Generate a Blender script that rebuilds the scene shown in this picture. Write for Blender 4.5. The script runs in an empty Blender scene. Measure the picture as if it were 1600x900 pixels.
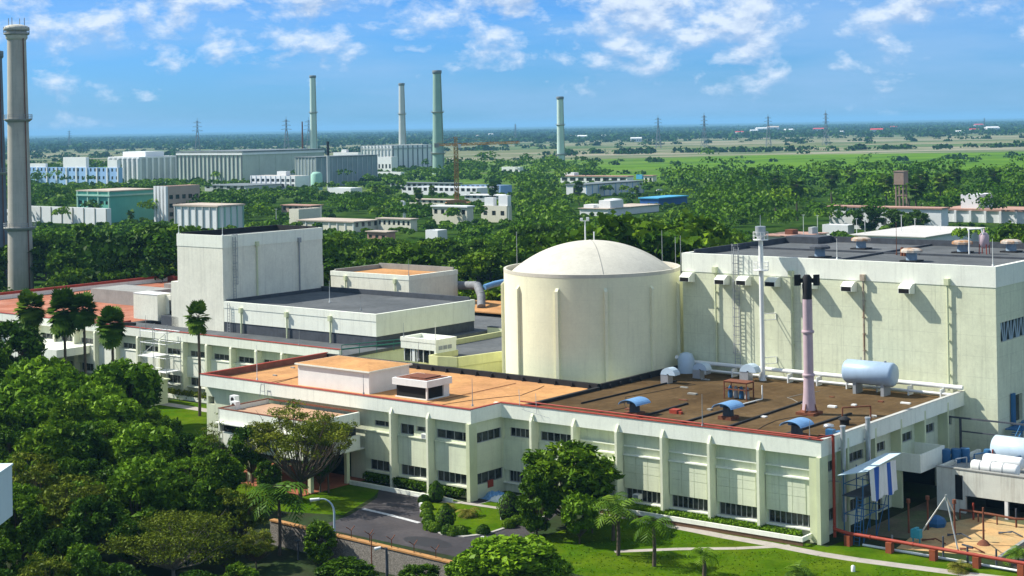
import bpy, math, random
import numpy as np
from mathutils import Vector, Matrix
R = math.radians
random.seed(7)
scene = bpy.context.scene
COL = scene.collection

# ------------------------------------------------------------------ camera, sky, sun, exposure
CAM_H = 42.0
F_PX, CX, CY = 2450.0, 800.0, 196.0      # focal length and principal point in photo pixels (1600 wide)
ROLL = R(1.0)
cam_d = bpy.data.cameras.new('camera'); cam = bpy.data.objects.new('camera', cam_d); COL.objects.link(cam)
cam_d.sensor_width = 36; cam_d.lens = F_PX / 1600 * 36; cam_d.clip_start = 1; cam_d.clip_end = 80000
cam_d.shift_y = -(450 - CY) / 1600
cam.matrix_world = Matrix.Translation((0, 0, CAM_H)) @ Matrix.Rotation(R(90), 4, 'X') @ Matrix.Rotation(-ROLL, 4, 'Z')
scene.camera = cam
SUN_EL, SUN_AZ = R(45), R(166)            # azimuth counted from +X towards +Y
sd = Vector((math.cos(SUN_EL)*math.cos(SUN_AZ), math.cos(SUN_EL)*math.sin(SUN_AZ), math.sin(SUN_EL)))
sun_d = bpy.data.lights.new('sun', 'SUN'); sun_d.energy = 5.0; sun_d.angle = R(0.5); sun_d.color = (1.0, 0.955, 0.87)
sun = bpy.data.objects.new('sun', sun_d); COL.objects.link(sun)
sun.rotation_euler = sd.to_track_quat('Z', 'Y').to_euler()
world = bpy.data.worlds.new('World'); scene.world = world; world.use_nodes = True
wn, wl = world.node_tree.nodes, world.node_tree.links
for n in list(wn): wn.remove(n)
def wnode(t, **k):
    n = wn.new(t)
    for a, b in k.items(): setattr(n, a, b)
    return n
sky = wnode('ShaderNodeTexSky', sky_type='NISHITA', sun_disc=False)
sky.sun_elevation = SUN_EL; sky.sun_rotation = R(90) - SUN_AZ
sky.altitude = 0; sky.air_density = 1.0; sky.dust_density = 0.25; sky.ozone_density = 3.0
tc = wnode('ShaderNodeTexCoord')
mp = wnode('ShaderNodeMapping'); mp.inputs['Scale'].default_value = (23, 23, 42); mp.inputs['Location'].default_value = (3.1, 2.6, .35)
wl.new(tc.outputs['Generated'], mp.inputs['Vector'])
nz = wnode('ShaderNodeTexNoise'); nz.inputs['Scale'].default_value = 1.0; nz.inputs['Detail'].default_value = 9; nz.inputs['Roughness'].default_value = .60
nz.inputs['Distortion'].default_value = .12
wl.new(mp.outputs[0], nz.inputs['Vector'])
sep = wnode('ShaderNodeSeparateXYZ'); wl.new(tc.outputs['Generated'], sep.inputs[0])
elev = wnode('ShaderNodeMapRange'); elev.inputs['From Min'].default_value = .0; elev.inputs['From Max'].default_value = .085
elev.inputs['To Min'].default_value = -.13; elev.inputs['To Max'].default_value = .06
wl.new(sep.outputs['Z'], elev.inputs['Value'])
ad = wnode('ShaderNodeMath', operation='ADD'); wl.new(nz.outputs['Fac'], ad.inputs[0]); wl.new(elev.outputs[0], ad.inputs[1])
cr = wnode('ShaderNodeValToRGB'); cr.color_ramp.elements[0].position = .47; cr.color_ramp.elements[0].color = (0, 0, 0, 1)
cr.color_ramp.elements[1].position = .63; cr.color_ramp.elements[1].color = (1, 1, 1, 1)
wl.new(ad.outputs[0], cr.inputs[0])
# broad thin veil below the puffs
mp2 = wnode('ShaderNodeMapping'); mp2.inputs['Scale'].default_value = (5, 5, 30); mp2.inputs['Location'].default_value = (1.7, 4.6, 2.1)
wl.new(tc.outputs['Generated'], mp2.inputs['Vector'])
nz2 = wnode('ShaderNodeTexNoise'); nz2.inputs['Scale'].default_value = 1.0; nz2.inputs['Detail'].default_value = 7; nz2.inputs['Roughness'].default_value = .6
wl.new(mp2.outputs[0], nz2.inputs['Vector'])
cr2 = wnode('ShaderNodeValToRGB'); cr2.color_ramp.elements[0].position = .38; cr2.color_ramp.elements[0].color = (0, 0, 0, 1)
cr2.color_ramp.elements[1].position = .72; cr2.color_ramp.elements[1].color = (.72, .72, .72, 1)
wl.new(nz2.outputs['Fac'], cr2.inputs[0])
tint = wnode('ShaderNodeMix', data_type='RGBA', blend_type='MULTIPLY'); tint.inputs[0].default_value = 1.0
lowm = wnode('ShaderNodeMapRange'); lowm.inputs['From Min'].default_value = .07; lowm.inputs['From Max'].default_value = .22
wl.new(sep.outputs['Z'], lowm.inputs['Value'])
tcol = wnode('ShaderNodeMix', data_type='RGBA'); tcol.inputs[6].default_value = (.42, 1.0, 2.05, 1); tcol.inputs[7].default_value = (.40, .66, .93, 1)
wl.new(lowm.outputs[0], tcol.inputs[0]); wl.new(tcol.outputs[2], tint.inputs[7])
wl.new(sky.outputs[0], tint.inputs[6])
m1 = wnode('ShaderNodeMix', data_type='RGBA'); m1.inputs[7].default_value = (4.6, 7.6, 11.8, 1)
wl.new(cr2.outputs[0], m1.inputs[0]); wl.new(tint.outputs[2], m1.inputs[6])
mp3 = wnode('ShaderNodeMapping'); mp3.inputs['Scale'].default_value = (23, 23, 42); mp3.inputs['Location'].default_value = (3.1, 2.6, .35+.30)
wl.new(tc.outputs['Generated'], mp3.inputs['Vector'])
nz3 = wnode('ShaderNodeTexNoise'); nz3.inputs['Scale'].default_value = 1.0; nz3.inputs['Detail'].default_value = 5; nz3.inputs['Roughness'].default_value = .6
nz3.inputs['Distortion'].default_value = .12
wl.new(mp3.outputs[0], nz3.inputs['Vector'])
df_ = wnode('ShaderNodeMath', operation='SUBTRACT'); wl.new(nz.outputs['Fac'], df_.inputs[0]); wl.new(nz3.outputs['Fac'], df_.inputs[1])
sh3 = wnode('ShaderNodeMapRange'); sh3.inputs['From Min'].default_value = -.10; sh3.inputs['From Max'].default_value = .09; wl.new(df_.outputs[0], sh3.inputs['Value'])
cc3 = wnode('ShaderNodeMix', data_type='RGBA'); cc3.inputs[6].default_value = (5.2, 7.4, 11.2, 1); cc3.inputs[7].default_value = (10.2, 11.8, 13.9, 1); wl.new(sh3.outputs[0], cc3.inputs[0])  # cloud shading put into the colour: bright upper edges, darker bases
m2 = wnode('ShaderNodeMix', data_type='RGBA'); wl.new(cc3.outputs[2], m2.inputs[7])
wl.new(cr.outputs[0], m2.inputs[0]); wl.new(m1.outputs[2], m2.inputs[6])
bg = wnode('ShaderNodeBackground'); bg.inputs['Strength'].default_value = .052
wo = wnode('ShaderNodeOutputWorld')
wl.new(m2.outputs[2], bg.inputs['Color']); wl.new(bg.outputs[0], wo.inputs['Surface'])
vs = scene.view_settings; vs.view_transform = 'Standard'; vs.look = 'None'; vs.gamma = 1; vs.use_curve_mapping = False
vs.exposure = 0.54
try:
    scene.cycles.max_bounces = 6; scene.cycles.transparent_max_bounces = 8; scene.cycles.volume_bounces = 0
except Exception: pass

# ------------------------------------------------------------------ frames: the site stands on a grid (a, b) turned against the view
TH = R(50.8)
AV = (math.cos(TH), math.sin(TH)); BV = (-math.sin(TH), math.cos(TH))
ORG = (29.8076, 154.893)                 # near ground corner of the front hall
def W(a, b): return (ORG[0]+a*AV[0]+b*BV[0], ORG[1]+a*AV[1]+b*BV[1])
def AB(x, y):
    x -= ORG[0]; y -= ORG[1]
    return (x*AV[0]+y*AV[1], x*BV[0]+y*BV[1])
def ray(px, py):
    u, v = px-CX, py-CY; c, s = math.cos(ROLL), math.sin(ROLL)
    return (u*c-v*s)/F_PX, (u*s+v*c)/F_PX
def G(px, py, z=0.0):
    r, d = ray(px, py); Y = (CAM_H-z)/d
    return (r*Y, Y)
def XZ(px, py, Y):
    r, d = ray(px, py); return r*Y, CAM_H-d*Y
def pix(x, y, z):
    U = x/y*F_PX; V = (CAM_H-z)/y*F_PX; c, s = math.cos(ROLL), math.sin(ROLL)
    return CX+U*c+V*s, CY-U*s+V*c
def on_a(px, py, a):
    r, d = ray(px, py); Y = (a+ORG[0]*AV[0]+ORG[1]*AV[1])/(r*AV[0]+AV[1])
    return AB(r*Y, Y)[1], CAM_H-d*Y
def on_b(px, py, b):
    r, d = ray(px, py); Y = (b+ORG[0]*BV[0]+ORG[1]*BV[1])/(r*BV[0]+BV[1])
    return AB(r*Y, Y)[0], CAM_H-d*Y

# ------------------------------------------------------------------ materials
MATS = {}
def mat(name, col, rough=.8, var=.18, scale=.6, streak=0., spec=.3, metal=0., col2=None, panel=None, bump=0., fine=0., streak_col=None, seam=None, blotch=0.):
    """surface with mottling (var), optional run-down streaks, optional second colour patches, optional casting joints"""
    if name in MATS: return MATS[name]
    m = bpy.data.materials.new(name); m.use_nodes = True; MATS[name] = m
    nt = m.node_tree; N, L = nt.nodes, nt.links
    bs = N['Principled BSDF']; bs.inputs['Roughness'].default_value = rough; bs.inputs['Metallic'].default_value = metal
    bs.inputs['Specular IOR Level'].default_value = spec
    geo = N.new('ShaderNodeNewGeometry')
    def noise(sc, det=5, rg=.6, vec=None):
        n = N.new('ShaderNodeTexNoise'); n.inputs['Scale'].default_value = sc; n.inputs['Detail'].default_value = det
        n.inputs['Roughness'].default_value = rg
        L.new(vec if vec else geo.outputs['Position'], n.inputs['Vector']); return n.outputs['Fac']
    def mix(fac, c1, c2, mode='MIX'):
        x = N.new('ShaderNodeMix'); x.data_type = 'RGBA'; x.blend_type = mode
        if isinstance(fac, float): x.inputs[0].default_value = fac
        else: L.new(fac, x.inputs[0])
        for i, c in ((6, c1), (7, c2)):
            if isinstance(c, tuple): x.inputs[i].default_value = (*c, 1)
            else: L.new(c, x.inputs[i])
        return x.outputs[2]
    def ramp(fac, p0, p1, v0=0., v1=1.):
        r = N.new('ShaderNodeMapRange'); r.inputs['From Min'].default_value = p0; r.inputs['From Max'].default_value = p1
        r.inputs['To Min'].default_value = v0; r.inputs['To Max'].default_value = v1; L.new(fac, r.inputs['Value']); return r.outputs[0]
    c = tuple(col)
    cur = c
    if col2: cur = mix(ramp(noise(scale*.45, 6, .65), .4, .62), c, tuple(col2))
    dark = tuple(v*(1-var*1.6) for v in c) if not col2 else None
    if var > 0:
        f = ramp(noise(scale, 7, .68), .35, .72, 1-var, 1+var*.35)
        cc = N.new('ShaderNodeCombineColor'); [L.new(f, cc.inputs[i]) for i in range(3)]
        cur = mix(1.0, cur, cc.outputs[0], 'MULTIPLY')
    if fine > 0:
        f = ramp(noise(scale*9, 4, .7), .3, .7, 1-fine, 1+fine*.4)
        cc = N.new('ShaderNodeCombineColor'); [L.new(f, cc.inputs[i]) for i in range(3)]
        cur = mix(1.0, cur, cc.outputs[0], 'MULTIPLY')
    if streak > 0:
        mpn = N.new('ShaderNodeMapping'); mpn.inputs['Scale'].default_value = (1.6, 1.6, .09); L.new(geo.outputs['Position'], mpn.inputs['Vector'])
        f = ramp(noise(1.3, 6, .7, mpn.outputs[0]), .5, .78, 0., streak)
        cur = mix(f, cur, streak_col or tuple(v*.45 for v in c))
    if blotch > 0:
        f = ramp(noise(scale*.35, 8, .7), .53, .66, 0., blotch); cur = mix(f, cur, tuple(v*.45 for v in c))
        f = ramp(noise(scale*1.7, 6, .7), .62, .72, 0., blotch); cur = mix(f, cur, tuple(min(1, v*1.45+.03) for v in c))
    if seam:
        sx_ = N.new('ShaderNodeSeparateXYZ'); L.new(geo.outputs['Position'], sx_.inputs[0])
        def lin2(kx, ky):
            q1 = N.new('ShaderNodeMath'); q1.operation = 'MULTIPLY'; q1.inputs[1].default_value = kx; L.new(sx_.outputs['X'], q1.inputs[0])
            q2 = N.new('ShaderNodeMath'); q2.operation = 'MULTIPLY_ADD'; q2.inputs[1].default_value = ky; L.new(sx_.outputs['Y'], q2.inputs[0]); L.new(q1.outputs[0], q2.inputs[2]); return q2.outputs[0]
        cv_ = N.new('ShaderNodeCombineXYZ'); L.new(lin2(*AV), cv_.inputs[0]); L.new(lin2(*BV), cv_.inputs[1])
        b_ = N.new('ShaderNodeTexBrick'); b_.offset = .5; b_.inputs['Scale'].default_value = 1; b_.inputs['Mortar Size'].default_value = .05; b_.inputs['Mortar Smooth'].default_value = .4
        b_.inputs['Brick Width'].default_value = seam[0]; b_.inputs['Row Height'].default_value = seam[1]; L.new(cv_.outputs[0], b_.inputs['Vector'])
        mm_ = N.new('ShaderNodeMath'); mm_.operation = 'MULTIPLY'; mm_.inputs[1].default_value = seam[2]; L.new(b_.outputs['Fac'], mm_.inputs[0]); cur = mix(mm_.outputs[0], cur, tuple(v*.3 for v in c))
    if panel:
        pw, ph, pstr = panel
        sx = N.new('ShaderNodeSeparateXYZ'); L.new(geo.outputs['Position'], sx.inputs[0])
        # along-wall coordinate on the turned grid: a+b
        def lin(kx, ky):
            m1_ = N.new('ShaderNodeMath'); m1_.operation = 'MULTIPLY'; m1_.inputs[1].default_value = kx; L.new(sx.outputs['X'], m1_.inputs[0])
            m2_ = N.new('ShaderNodeMath'); m2_.operation = 'MULTIPLY_ADD'; m2_.inputs[1].default_value = ky; L.new(sx.outputs['Y'], m2_.inputs[0]); L.new(m1_.outputs[0], m2_.inputs[2])
            return m2_.outputs[0]
        ab_ = lin(AV[0]+BV[0], AV[1]+BV[1])
        cv = N.new('ShaderNodeCombineXYZ'); L.new(ab_, cv.inputs[0]); L.new(sx.outputs['Z'], cv.inputs[1])
        bt = N.new('ShaderNodeTexBrick'); bt.offset = 0.0; bt.inputs['Scale'].default_value = 1; bt.inputs['Mortar Size'].default_value = .035
        bt.inputs['Brick Width'].default_value = pw; bt.inputs['Row Height'].default_value = ph; bt.inputs['Mortar Smooth'].default_value = .3
        L.new(cv.outputs[0], bt.inputs['Vector'])
        mm = N.new('ShaderNodeMath'); mm.operation = 'MULTIPLY'; mm.inputs[1].default_value = pstr; L.new(bt.outputs['Fac'], mm.inputs[0])
        cur = mix(mm.outputs[0], cur, tuple(v*.35 for v in c))
    if isinstance(cur, tuple): bs.inputs['Base Color'].default_value = (*cur, 1)
    else: L.new(cur, bs.inputs['Base Color'])
    if bump > 0:
        b = N.new('ShaderNodeBump'); b.inputs['Strength'].default_value = bump; b.inputs['Distance'].default_value = .08
        L.new(noise(scale*12, 4, .6), b.inputs['Height']); L.new(b.outputs[0], bs.inputs['Normal'])
    return m

GLASS = mat('dark_window_glass', (.010, .014, .016), rough=.14, var=.3, scale=1.3, spec=.6, col2=(.075, .085, .08))
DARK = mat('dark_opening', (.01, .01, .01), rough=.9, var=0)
WALL = mat('pale_green_render', (.69, .73, .54), rough=.85, var=.10, scale=.5, streak=.42, panel=(1.9, 1.2, .10), fine=.05)
WALLP = mat('pale_parapet_render', (.84, .86, .74), rough=.85, var=.08, scale=.4, streak=.34, fine=.05)
BIGW = mat('pale_green_concrete', (.71, .74, .53), rough=.88, var=.12, scale=.3, streak=.44, panel=(3.0, 2.4, .20), fine=.09)
TOWERW = mat('weathered_pale_concrete', (.80, .79, .66), rough=.9, var=.12, scale=.25, streak=.38, panel=(3.4, 30, .12), fine=.08)
PIL = mat('green_yellow_paint', (.62, .66, .42), rough=.8, var=.12, scale=.5, streak=.2)
WHITE = mat('white_paint', (.78, .79, .76), rough=.6, var=.08, scale=.7, streak=.12)
CREAMD = mat('cream_dome_concrete', (.60, .575, .48), rough=.9, var=.12, scale=.3, streak=.12, fine=.08, blotch=.25)
CREAMC = mat('cream_cylinder_concrete', (.81, .80, .57), rough=.85, var=.07, scale=.3, streak=.22, fine=.05, panel=(400, 1.5, .07))
ORANGE = mat('orange_tile_roofing', (.60, .32, .13), rough=.95, spec=.05, var=.25, scale=.22, col2=(.52, .27, .12), fine=.2, blotch=.4, seam=(6, 3, .22))
BROWN = mat('brown_bitumen_roofing', (.105, .066, .030), rough=.95, spec=.05, var=.38, scale=.16, col2=(.15, .10, .05), fine=.25, blotch=.45, seam=(9, 1.1, .30))
GREY = mat('grey_felt_roofing', (.115, .125, .13), rough=.95, spec=.05, var=.22, scale=.15, col2=(.15, .16, .165), fine=.2, blotch=.35, seam=(8, 1.2, .3))
REDR = mat('red_tile_roofing', (.42, .155, .09), rough=.95, spec=.05, var=.28, scale=.25, col2=(.52, .25, .17), fine=.2, blotch=.45)
BLACK = mat('black_bitumen', (.02, .021, .023), rough=.8, var=.3, scale=.6)
FELTW = mat('dark_grey_flashing', (.075, .085, .10), rough=.85, var=.3, scale=.9, streak=.4)
REDP = mat('red_paint', (.36, .055, .03), rough=.6, var=.25, scale=1.2, streak=.25)
RUSTP = mat('rust_streaked_pipe', (.34, .22, .14), rough=.85, var=.35, scale=1.5, col2=(.5, .45, .35))
RUST = mat('rusty_brown_paint', (.20, .07, .035), rough=.85, var=.35, scale=2.5)
STEEL = mat('galvanised_steel', (.52, .54, .56), rough=.38, var=.15, scale=1.5, metal=.6)
GREYP = mat('grey_paint', (.32, .34, .35), rough=.6, var=.15, scale=1.0)
BLUEP = mat('blue_paint', (.03, .13, .28), rough=.5, var=.2, scale=1.2)
LBLUE = mat('light_blue_metal', (.15, .33, .58), rough=.4, var=.2, scale=1.1, spec=.4)
PILW = mat('pale_pilaster_paint', (.78, .80, .60), rough=.8, var=.12, scale=.6, streak=.2)
TANKB = mat('pale_blue_tank_paint', (.48, .60, .70), rough=.35, var=.12, scale=.6, spec=.5, streak=.15)
PURPLE = mat('pale_mauve_paint', (.52, .39, .42), rough=.6, var=.15, scale=.7, streak=.25)
CONC = mat('grey_concrete', (.34, .34, .31), rough=.9, var=.22, scale=.3, streak=.5, fine=.1)
BARK = mat('tree_bark', (.11, .085, .06), rough=.95, var=.3, scale=2.5)
PALEBARK = mat('pale_grey_bark', (.30, .27, .22), rough=.95, var=.3, scale=2.5)

# ------------------------------------------------------------------ mesh builder
class MB:
    def __init__(s): s.v = []; s.f = []; s.smooth = []
    def add(s, vs, fs, smooth=False):
        o = len(s.v); s.v += [tuple(v) for v in vs]; s.f += [tuple(i+o for i in f) for f in fs]; s.smooth += [smooth]*len(fs); return s
    def box(s, a0, a1, b0, b1, z0, z1):
        if a0 > a1: a0, a1 = a1, a0
        if b0 > b1: b0, b1 = b1, b0
        vs = [(a, b, z) for z in (z0, z1) for a, b in ((a0, b0), (a1, b0), (a1, b1), (a0, b1))]
        return s.add(vs, [(3, 2, 1, 0), (4, 5, 6, 7), (0, 1, 5, 4), (1, 2, 6, 5), (2, 3, 7, 6), (3, 0, 4, 7)])
    def prism(s, poly, z0, z1):
        ar = sum(poly[i][0]*poly[(i+1) % len(poly)][1]-poly[(i+1) % len(poly)][0]*poly[i][1] for i in range(len(poly)))
        if ar < 0: poly = poly[::-1]
        n = len(poly); vs = [(x, y, z0) for x, y in poly]+[(x, y, z1) for x, y in poly]
        return s.add(vs, [tuple(range(n-1, -1, -1)), tuple(range(n, 2*n))]+[(i, (i+1) % n, n+(i+1) % n, n+i) for i in range(n)])
    def sheet(s, poly, z):
        ar = sum(poly[i][0]*poly[(i+1) % len(poly)][1]-poly[(i+1) % len(poly)][0]*poly[i][1] for i in range(len(poly)))
        if ar < 0: poly = poly[::-1]
        return s.add([(x, y, z) for x, y in poly], [tuple(range(len(poly)))])
    def cyl(s, p0, p1, r0, r1=None, n=10, caps=True, smooth=True):
        if r1 is None: r1 = r0
        p0, p1 = Vector(p0), Vector(p1); d = (p1-p0)
        if d.length < 1e-6: return s
        q = d.to_track_quat('Z', 'Y'); vs = []
        for p, r in ((p0, r0), (p1, r1)):
            for i in range(n):
                t = 2*math.pi*i/n; vs.append(p+q @ Vector((r*math.cos(t), r*math.sin(t), 0)))
        s.add(vs, [(i, (i+1) % n, n+(i+1) % n, n+i) for i in range(n)], smooth)
        if caps: s.add(vs, [tuple(range(n-1, -1, -1)), tuple(range(n, 2*n))])
        return s
    def tube(s, pts, r, n=8, r1=None):
        for i in range(len(pts)-1):
            ra = r if r1 is None else r+(r1-r)*i/(len(pts)-1); rb = r if r1 is None else r+(r1-r)*(i+1)/(len(pts)-1)
            s.cyl(pts[i], pts[i+1], ra, rb, n)
        return s
    def lathe(s, prof, c=(0, 0), n=32, smooth=True, close=True):
        vs = [(c[0]+r*math.cos(2*math.pi*i/n), c[1]+r*math.sin(2*math.pi*i/n), z) for r, z in prof for i in range(n)]
        fs = [(k*n+i, k*n+(i+1) % n, (k+1)*n+(i+1) % n, (k+1)*n+i) for k in range(len(prof)-1) for i in range(n)]
        s.add(vs, fs, smooth)
        if close:
            k = len(prof)-1; s.add(vs, [tuple(range(n-1, -1, -1)), tuple(range(k*n, k*n+n))])
        return s
    def warp(s, fn): s.v = [fn(*v) for v in s.v]; return s
    def bar(s, p0, p1, w, h=None):
        """square bar between two points"""
        h = h or w; p0, p1 = Vector(p0), Vector(p1); q = (p1-p0).to_track_quat('Z', 'Y')
        vs = [p+q @ Vector((x*w/2, y*h/2, 0)) for p in (p0, p1) for x, y in ((-1, -1), (1, -1), (1, 1), (-1, 1))]
        return s.add(vs, [(3, 2, 1, 0), (4, 5, 6, 7), (0, 1, 5, 4), (1, 2, 6, 5), (2, 3, 7, 6), (3, 0, 4, 7)])
    def build(s, name, m, parent=None, org=(0, 0, 0)):
        me = bpy.data.meshes.new(name)
        me.from_pydata([(v[0]-org[0], v[1]-org[1], v[2]-org[2]) for v in s.v], [], s.f); me.update()
        me.polygons.foreach_set('use_smooth', s.smooth)
        if m: me.materials.append(m)
        o = bpy.data.objects.new(name, me); COL.objects.link(o)
        if parent: o.parent = parent
        return o
def arch_panel(x0, x1, y0, y1, z): pass

def tag(o, label=None, cat=None, group=None, kind=None):
    if label: o['label'] = label
    if cat: o['category'] = cat
    if group: o['group'] = group
    if kind: o['kind'] = kind
    return o
class T:
    """a thing: an Empty at its base with parts; coordinates given to part() are absolute in the site grid (or world when grid=False)"""
    def __init__(s, name, label, cat, o=(0, 0, 0), group=None, grid=True, kind=None):
        s.o = o; s.e = bpy.data.objects.new(name, None); COL.objects.link(s.e); s.e.empty_display_size = .5
        if grid: x, y = W(o[0], o[1]); s.e.location = (x, y, o[2]); s.e.rotation_euler = (0, 0, TH)
        else: s.e.location = o
        tag(s.e, label, cat, group, kind)
    def part(s, name, mb, m, parent=None): return mb.build(name, m, parent or s.e, s.o)
def solo(name, label, cat, mb, m, o=(0, 0, 0), group=None, grid=True, kind=None):
    ob = mb.build(name, m, None, o)
    if grid: x, y = W(o[0], o[1]); ob.location = (x, y, o[2]); ob.rotation_euler = (0, 0, TH)
    else: ob.location = o
    return tag(ob, label, cat, group, kind)
def dup(root, loc, rotz=None, label=None, scale=None, group=None):
    r = root.copy(); COL.objects.link(r); r.location = loc
    if rotz is not None: r.rotation_euler = (0, 0, rotz)
    if scale is not None: r.scale = scale if isinstance(scale, (tuple, list)) else (scale,)*3
    if label: r['label'] = label
    if group: r['group'] = group
    for ch in list(root.children):
        c = ch.copy(); COL.objects.link(c); c.parent = r
        for g in list(ch.children):
            d = g.copy(); COL.objects.link(d); d.parent = c
    return r

# wall with holes. ax='b': plane a=f facing -A, runs along b ; ax='a': plane b=f facing -B, runs along a
def wall(mb, ax, f, s0, s1, z0, z1, t=.3, holes=()):
    zs = sorted({z0, z1, *[h[2] for h in holes if z0 < h[2] < z1], *[h[3] for h in holes if z0 < h[3] < z1]})
    for za, zb in zip(zs, zs[1:]):
        zm = (za+zb)/2; cuts = sorted((h[0], h[1]) for h in holes if h[2] < zm < h[3]); p = s0
        segs = []
        for c0, c1 in cuts:
            if c0 > p: segs.append((p, c0))
            p = max(p, c1)
        if p < s1: segs.append((p, s1))
        for q0, q1 in segs:
            if ax == 'b': mb.box(f, f+t, q0, q1, za, zb)
            else: mb.box(q0, q1, f, f+t, za, zb)
    return mb
def win(t, ax, f, s0, s1, z0, z1, n=4, rec=.22, fm=None, fw=.07, warp=None, name='window', horiz=0):
    """a window: frame bars with the pane as sub-part, set back into its hole"""
    m = MB(); g = MB()
    def bx(mm, p0, p1, q0, q1, d0, d1):
        if ax == 'b': mm.box(f+d0, f+d1, p0, p1, q0, q1)
        else: mm.box(p0, p1, f+d0, f+d1, q0, q1)
    e = .003
    bx(m, s0+e, s1-e, z0+e, z0+fw, rec-.06, rec+.02); bx(m, s0+e, s1-e, z1-fw, z1-e, rec-.06, rec+.02)
    for i in range(n+1):
        c = s0+e+(s1-s0-2*e-fw)*i/n
        bx(m, c, c+fw, z0+fw, z1-fw, rec-.06, rec+.02)
    for i in range(horiz):
        z = z0+(z1-z0)*(i+1)/(horiz+1); bx(m, s0+fw, s1-fw, z-.03, z+.03, rec-.05, rec+.015)
    bx(g, s0+e, s1-e, z0+e, z1-e, rec+.024, rec+.05)
    if warp: m.warp(warp); g.warp(warp)
    w = t.part(name, m, fm or GREYP)
    t.part('pane', g, GLASS, w)
    return w
# ------------------------------------------------------------------ ground
def ground_mat():
    m = bpy.data.materials.new('plain_and_fields'); m.use_nodes = True; nt = m.node_tree; N, L = nt.nodes, nt.links
    bs = N['Principled BSDF']; bs.inputs['Roughness'].default_value = .95; bs.inputs['Specular IOR Level'].default_value = 0
    geo = N.new('ShaderNodeNewGeometry')
    def mapn(sc, loc=(0, 0, 0)):
        q = N.new('ShaderNodeMapping'); q.inputs['Scale'].default_value = sc; q.inputs['Location'].default_value = loc
        L.new(geo.outputs['Position'], q.inputs['Vector']); return q.outputs[0]
    def noise(v, det=6, rg=.6):
        n = N.new('ShaderNodeTexNoise'); n.inputs['Scale'].default_value = 1; n.inputs['Detail'].default_value = det; n.inputs['Roughness'].default_value = rg
        L.new(v, n.inputs['Vector']); return n.outputs['Fac']
    def rng(f, a, b, c=0., d=1.):
        r = N.new('ShaderNodeMapRange'); r.inputs['From Min'].default_value = a; r.inputs['From Max'].default_value = b
        r.inputs['To Min'].default_value = c; r.inputs['To Max'].default_value = d; L.new(f, r.inputs['Value']); return r.outputs[0]
    def mix(f, a, b, mode='MIX'):
        x = N.new('ShaderNodeMix'); x.data_type = 'RGBA'; x.blend_type = mode
        if isinstance(f, float): x.inputs[0].default_value = f
        else: L.new(f, x.inputs[0])
        for i, c in ((6, a), (7, b)):
            if isinstance(c, tuple): x.inputs[i].default_value = (*c, 1)
            else: L.new(c, x.inputs[i])
        return x.outputs[2]
    def math_(op, a, b):
        x = N.new('ShaderNodeMath'); x.operation = op
        for i, c in enumerate((a, b)):
            if isinstance(c, (int, float)): x.inputs[i].default_value = c
            else: L.new(c, x.inputs[i])
        return x.outputs[0]
    sp = N.new('ShaderNodeSeparateXYZ'); L.new(geo.outputs['Position'], sp.inputs[0])
    big = noise(mapn((.0012, .0018, 1), (4, 2, 0)))
    # distance from the site, with a wandering edge
    dist = math_('ADD', sp.outputs['Y'], math_('MULTIPLY', math_('SUBTRACT', big, .5), 900))
    right = rng(sp.outputs['X'], -150, 250)
    near = mix(rng(noise(mapn((.03, .03, 1))), .4, .65), (.022, .055, .006), (.045, .085, .012))
    lush = mix(rng(noise(mapn((.006, .012, 1), (1, 7, 0))), .42, .62), (.105, .205, .014), (.06, .14, .012))
    lush = mix(rng(noise(mapn((.02, .05, 1), (3, 1, 0))), .6, .7), lush, (.03, .075, .02))
    vor = N.new('ShaderNodeTexVoronoi'); vor.inputs['Scale'].default_value = 1; vor.feature = 'F1'; L.new(mapn((.0011, .0045, 1), (2, 5, 0)), vor.inputs['Vector'])
    vs_ = N.new('ShaderNodeSeparateColor'); L.new(vor.outputs['Color'], vs_.inputs[0])
    fr = N.new('ShaderNodeValToRGB'); cr_ = fr.color_ramp; cr_.interpolation = 'CONSTANT'
    cols = [(0, (.22, .21, .13)), (.2, (.085, .13, .05)), (.36, (.27, .25, .18)), (.55, (.11, .17, .06)), (.7, (.19, .19, .10)), (.86, (.06, .10, .045))]
    while len(cr_.elements) < len(cols): cr_.elements.new(.5)
    for e, (p, c) in zip(cr_.elements, cols): e.position = p; e.color = (*c, 1)
    L.new(vs_.outputs[0], fr.inputs[0])
    plain = mix(rng(noise(mapn((.004, .014, 1), (9, 1, 0)), 7, .7), .42, .6), fr.outputs[0], (.075, .12, .045))
    plain = mix(rng(noise(mapn((.0018, .011, 1), (5, 3, 0)), 5, .6), .56, .60), plain, (.33, .29, .21))
    farc = mix(rng(noise(mapn((.0006, .0022, 1), (2, 8, 0))), .45, .6), (.03, .065, .03), (.075, .11, .05))
    c = mix(rng(dist, 900, 1250), near, mix(right, mix(.6, plain, lush), lush))
    c = mix(rng(dist, 1900, 2050), c, plain)
    c = mix(rng(dist, 3900, 4600), c, farc)
    L.new(c, bs.inputs['Base Color'])
    return m
g = MB(); g.sheet([(-30000, -400), (30000, -400), (30000, 60000), (-30000, 60000)], 0)
solo('ground', None, None, g, ground_mat(), grid=False, kind='structure')

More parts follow.
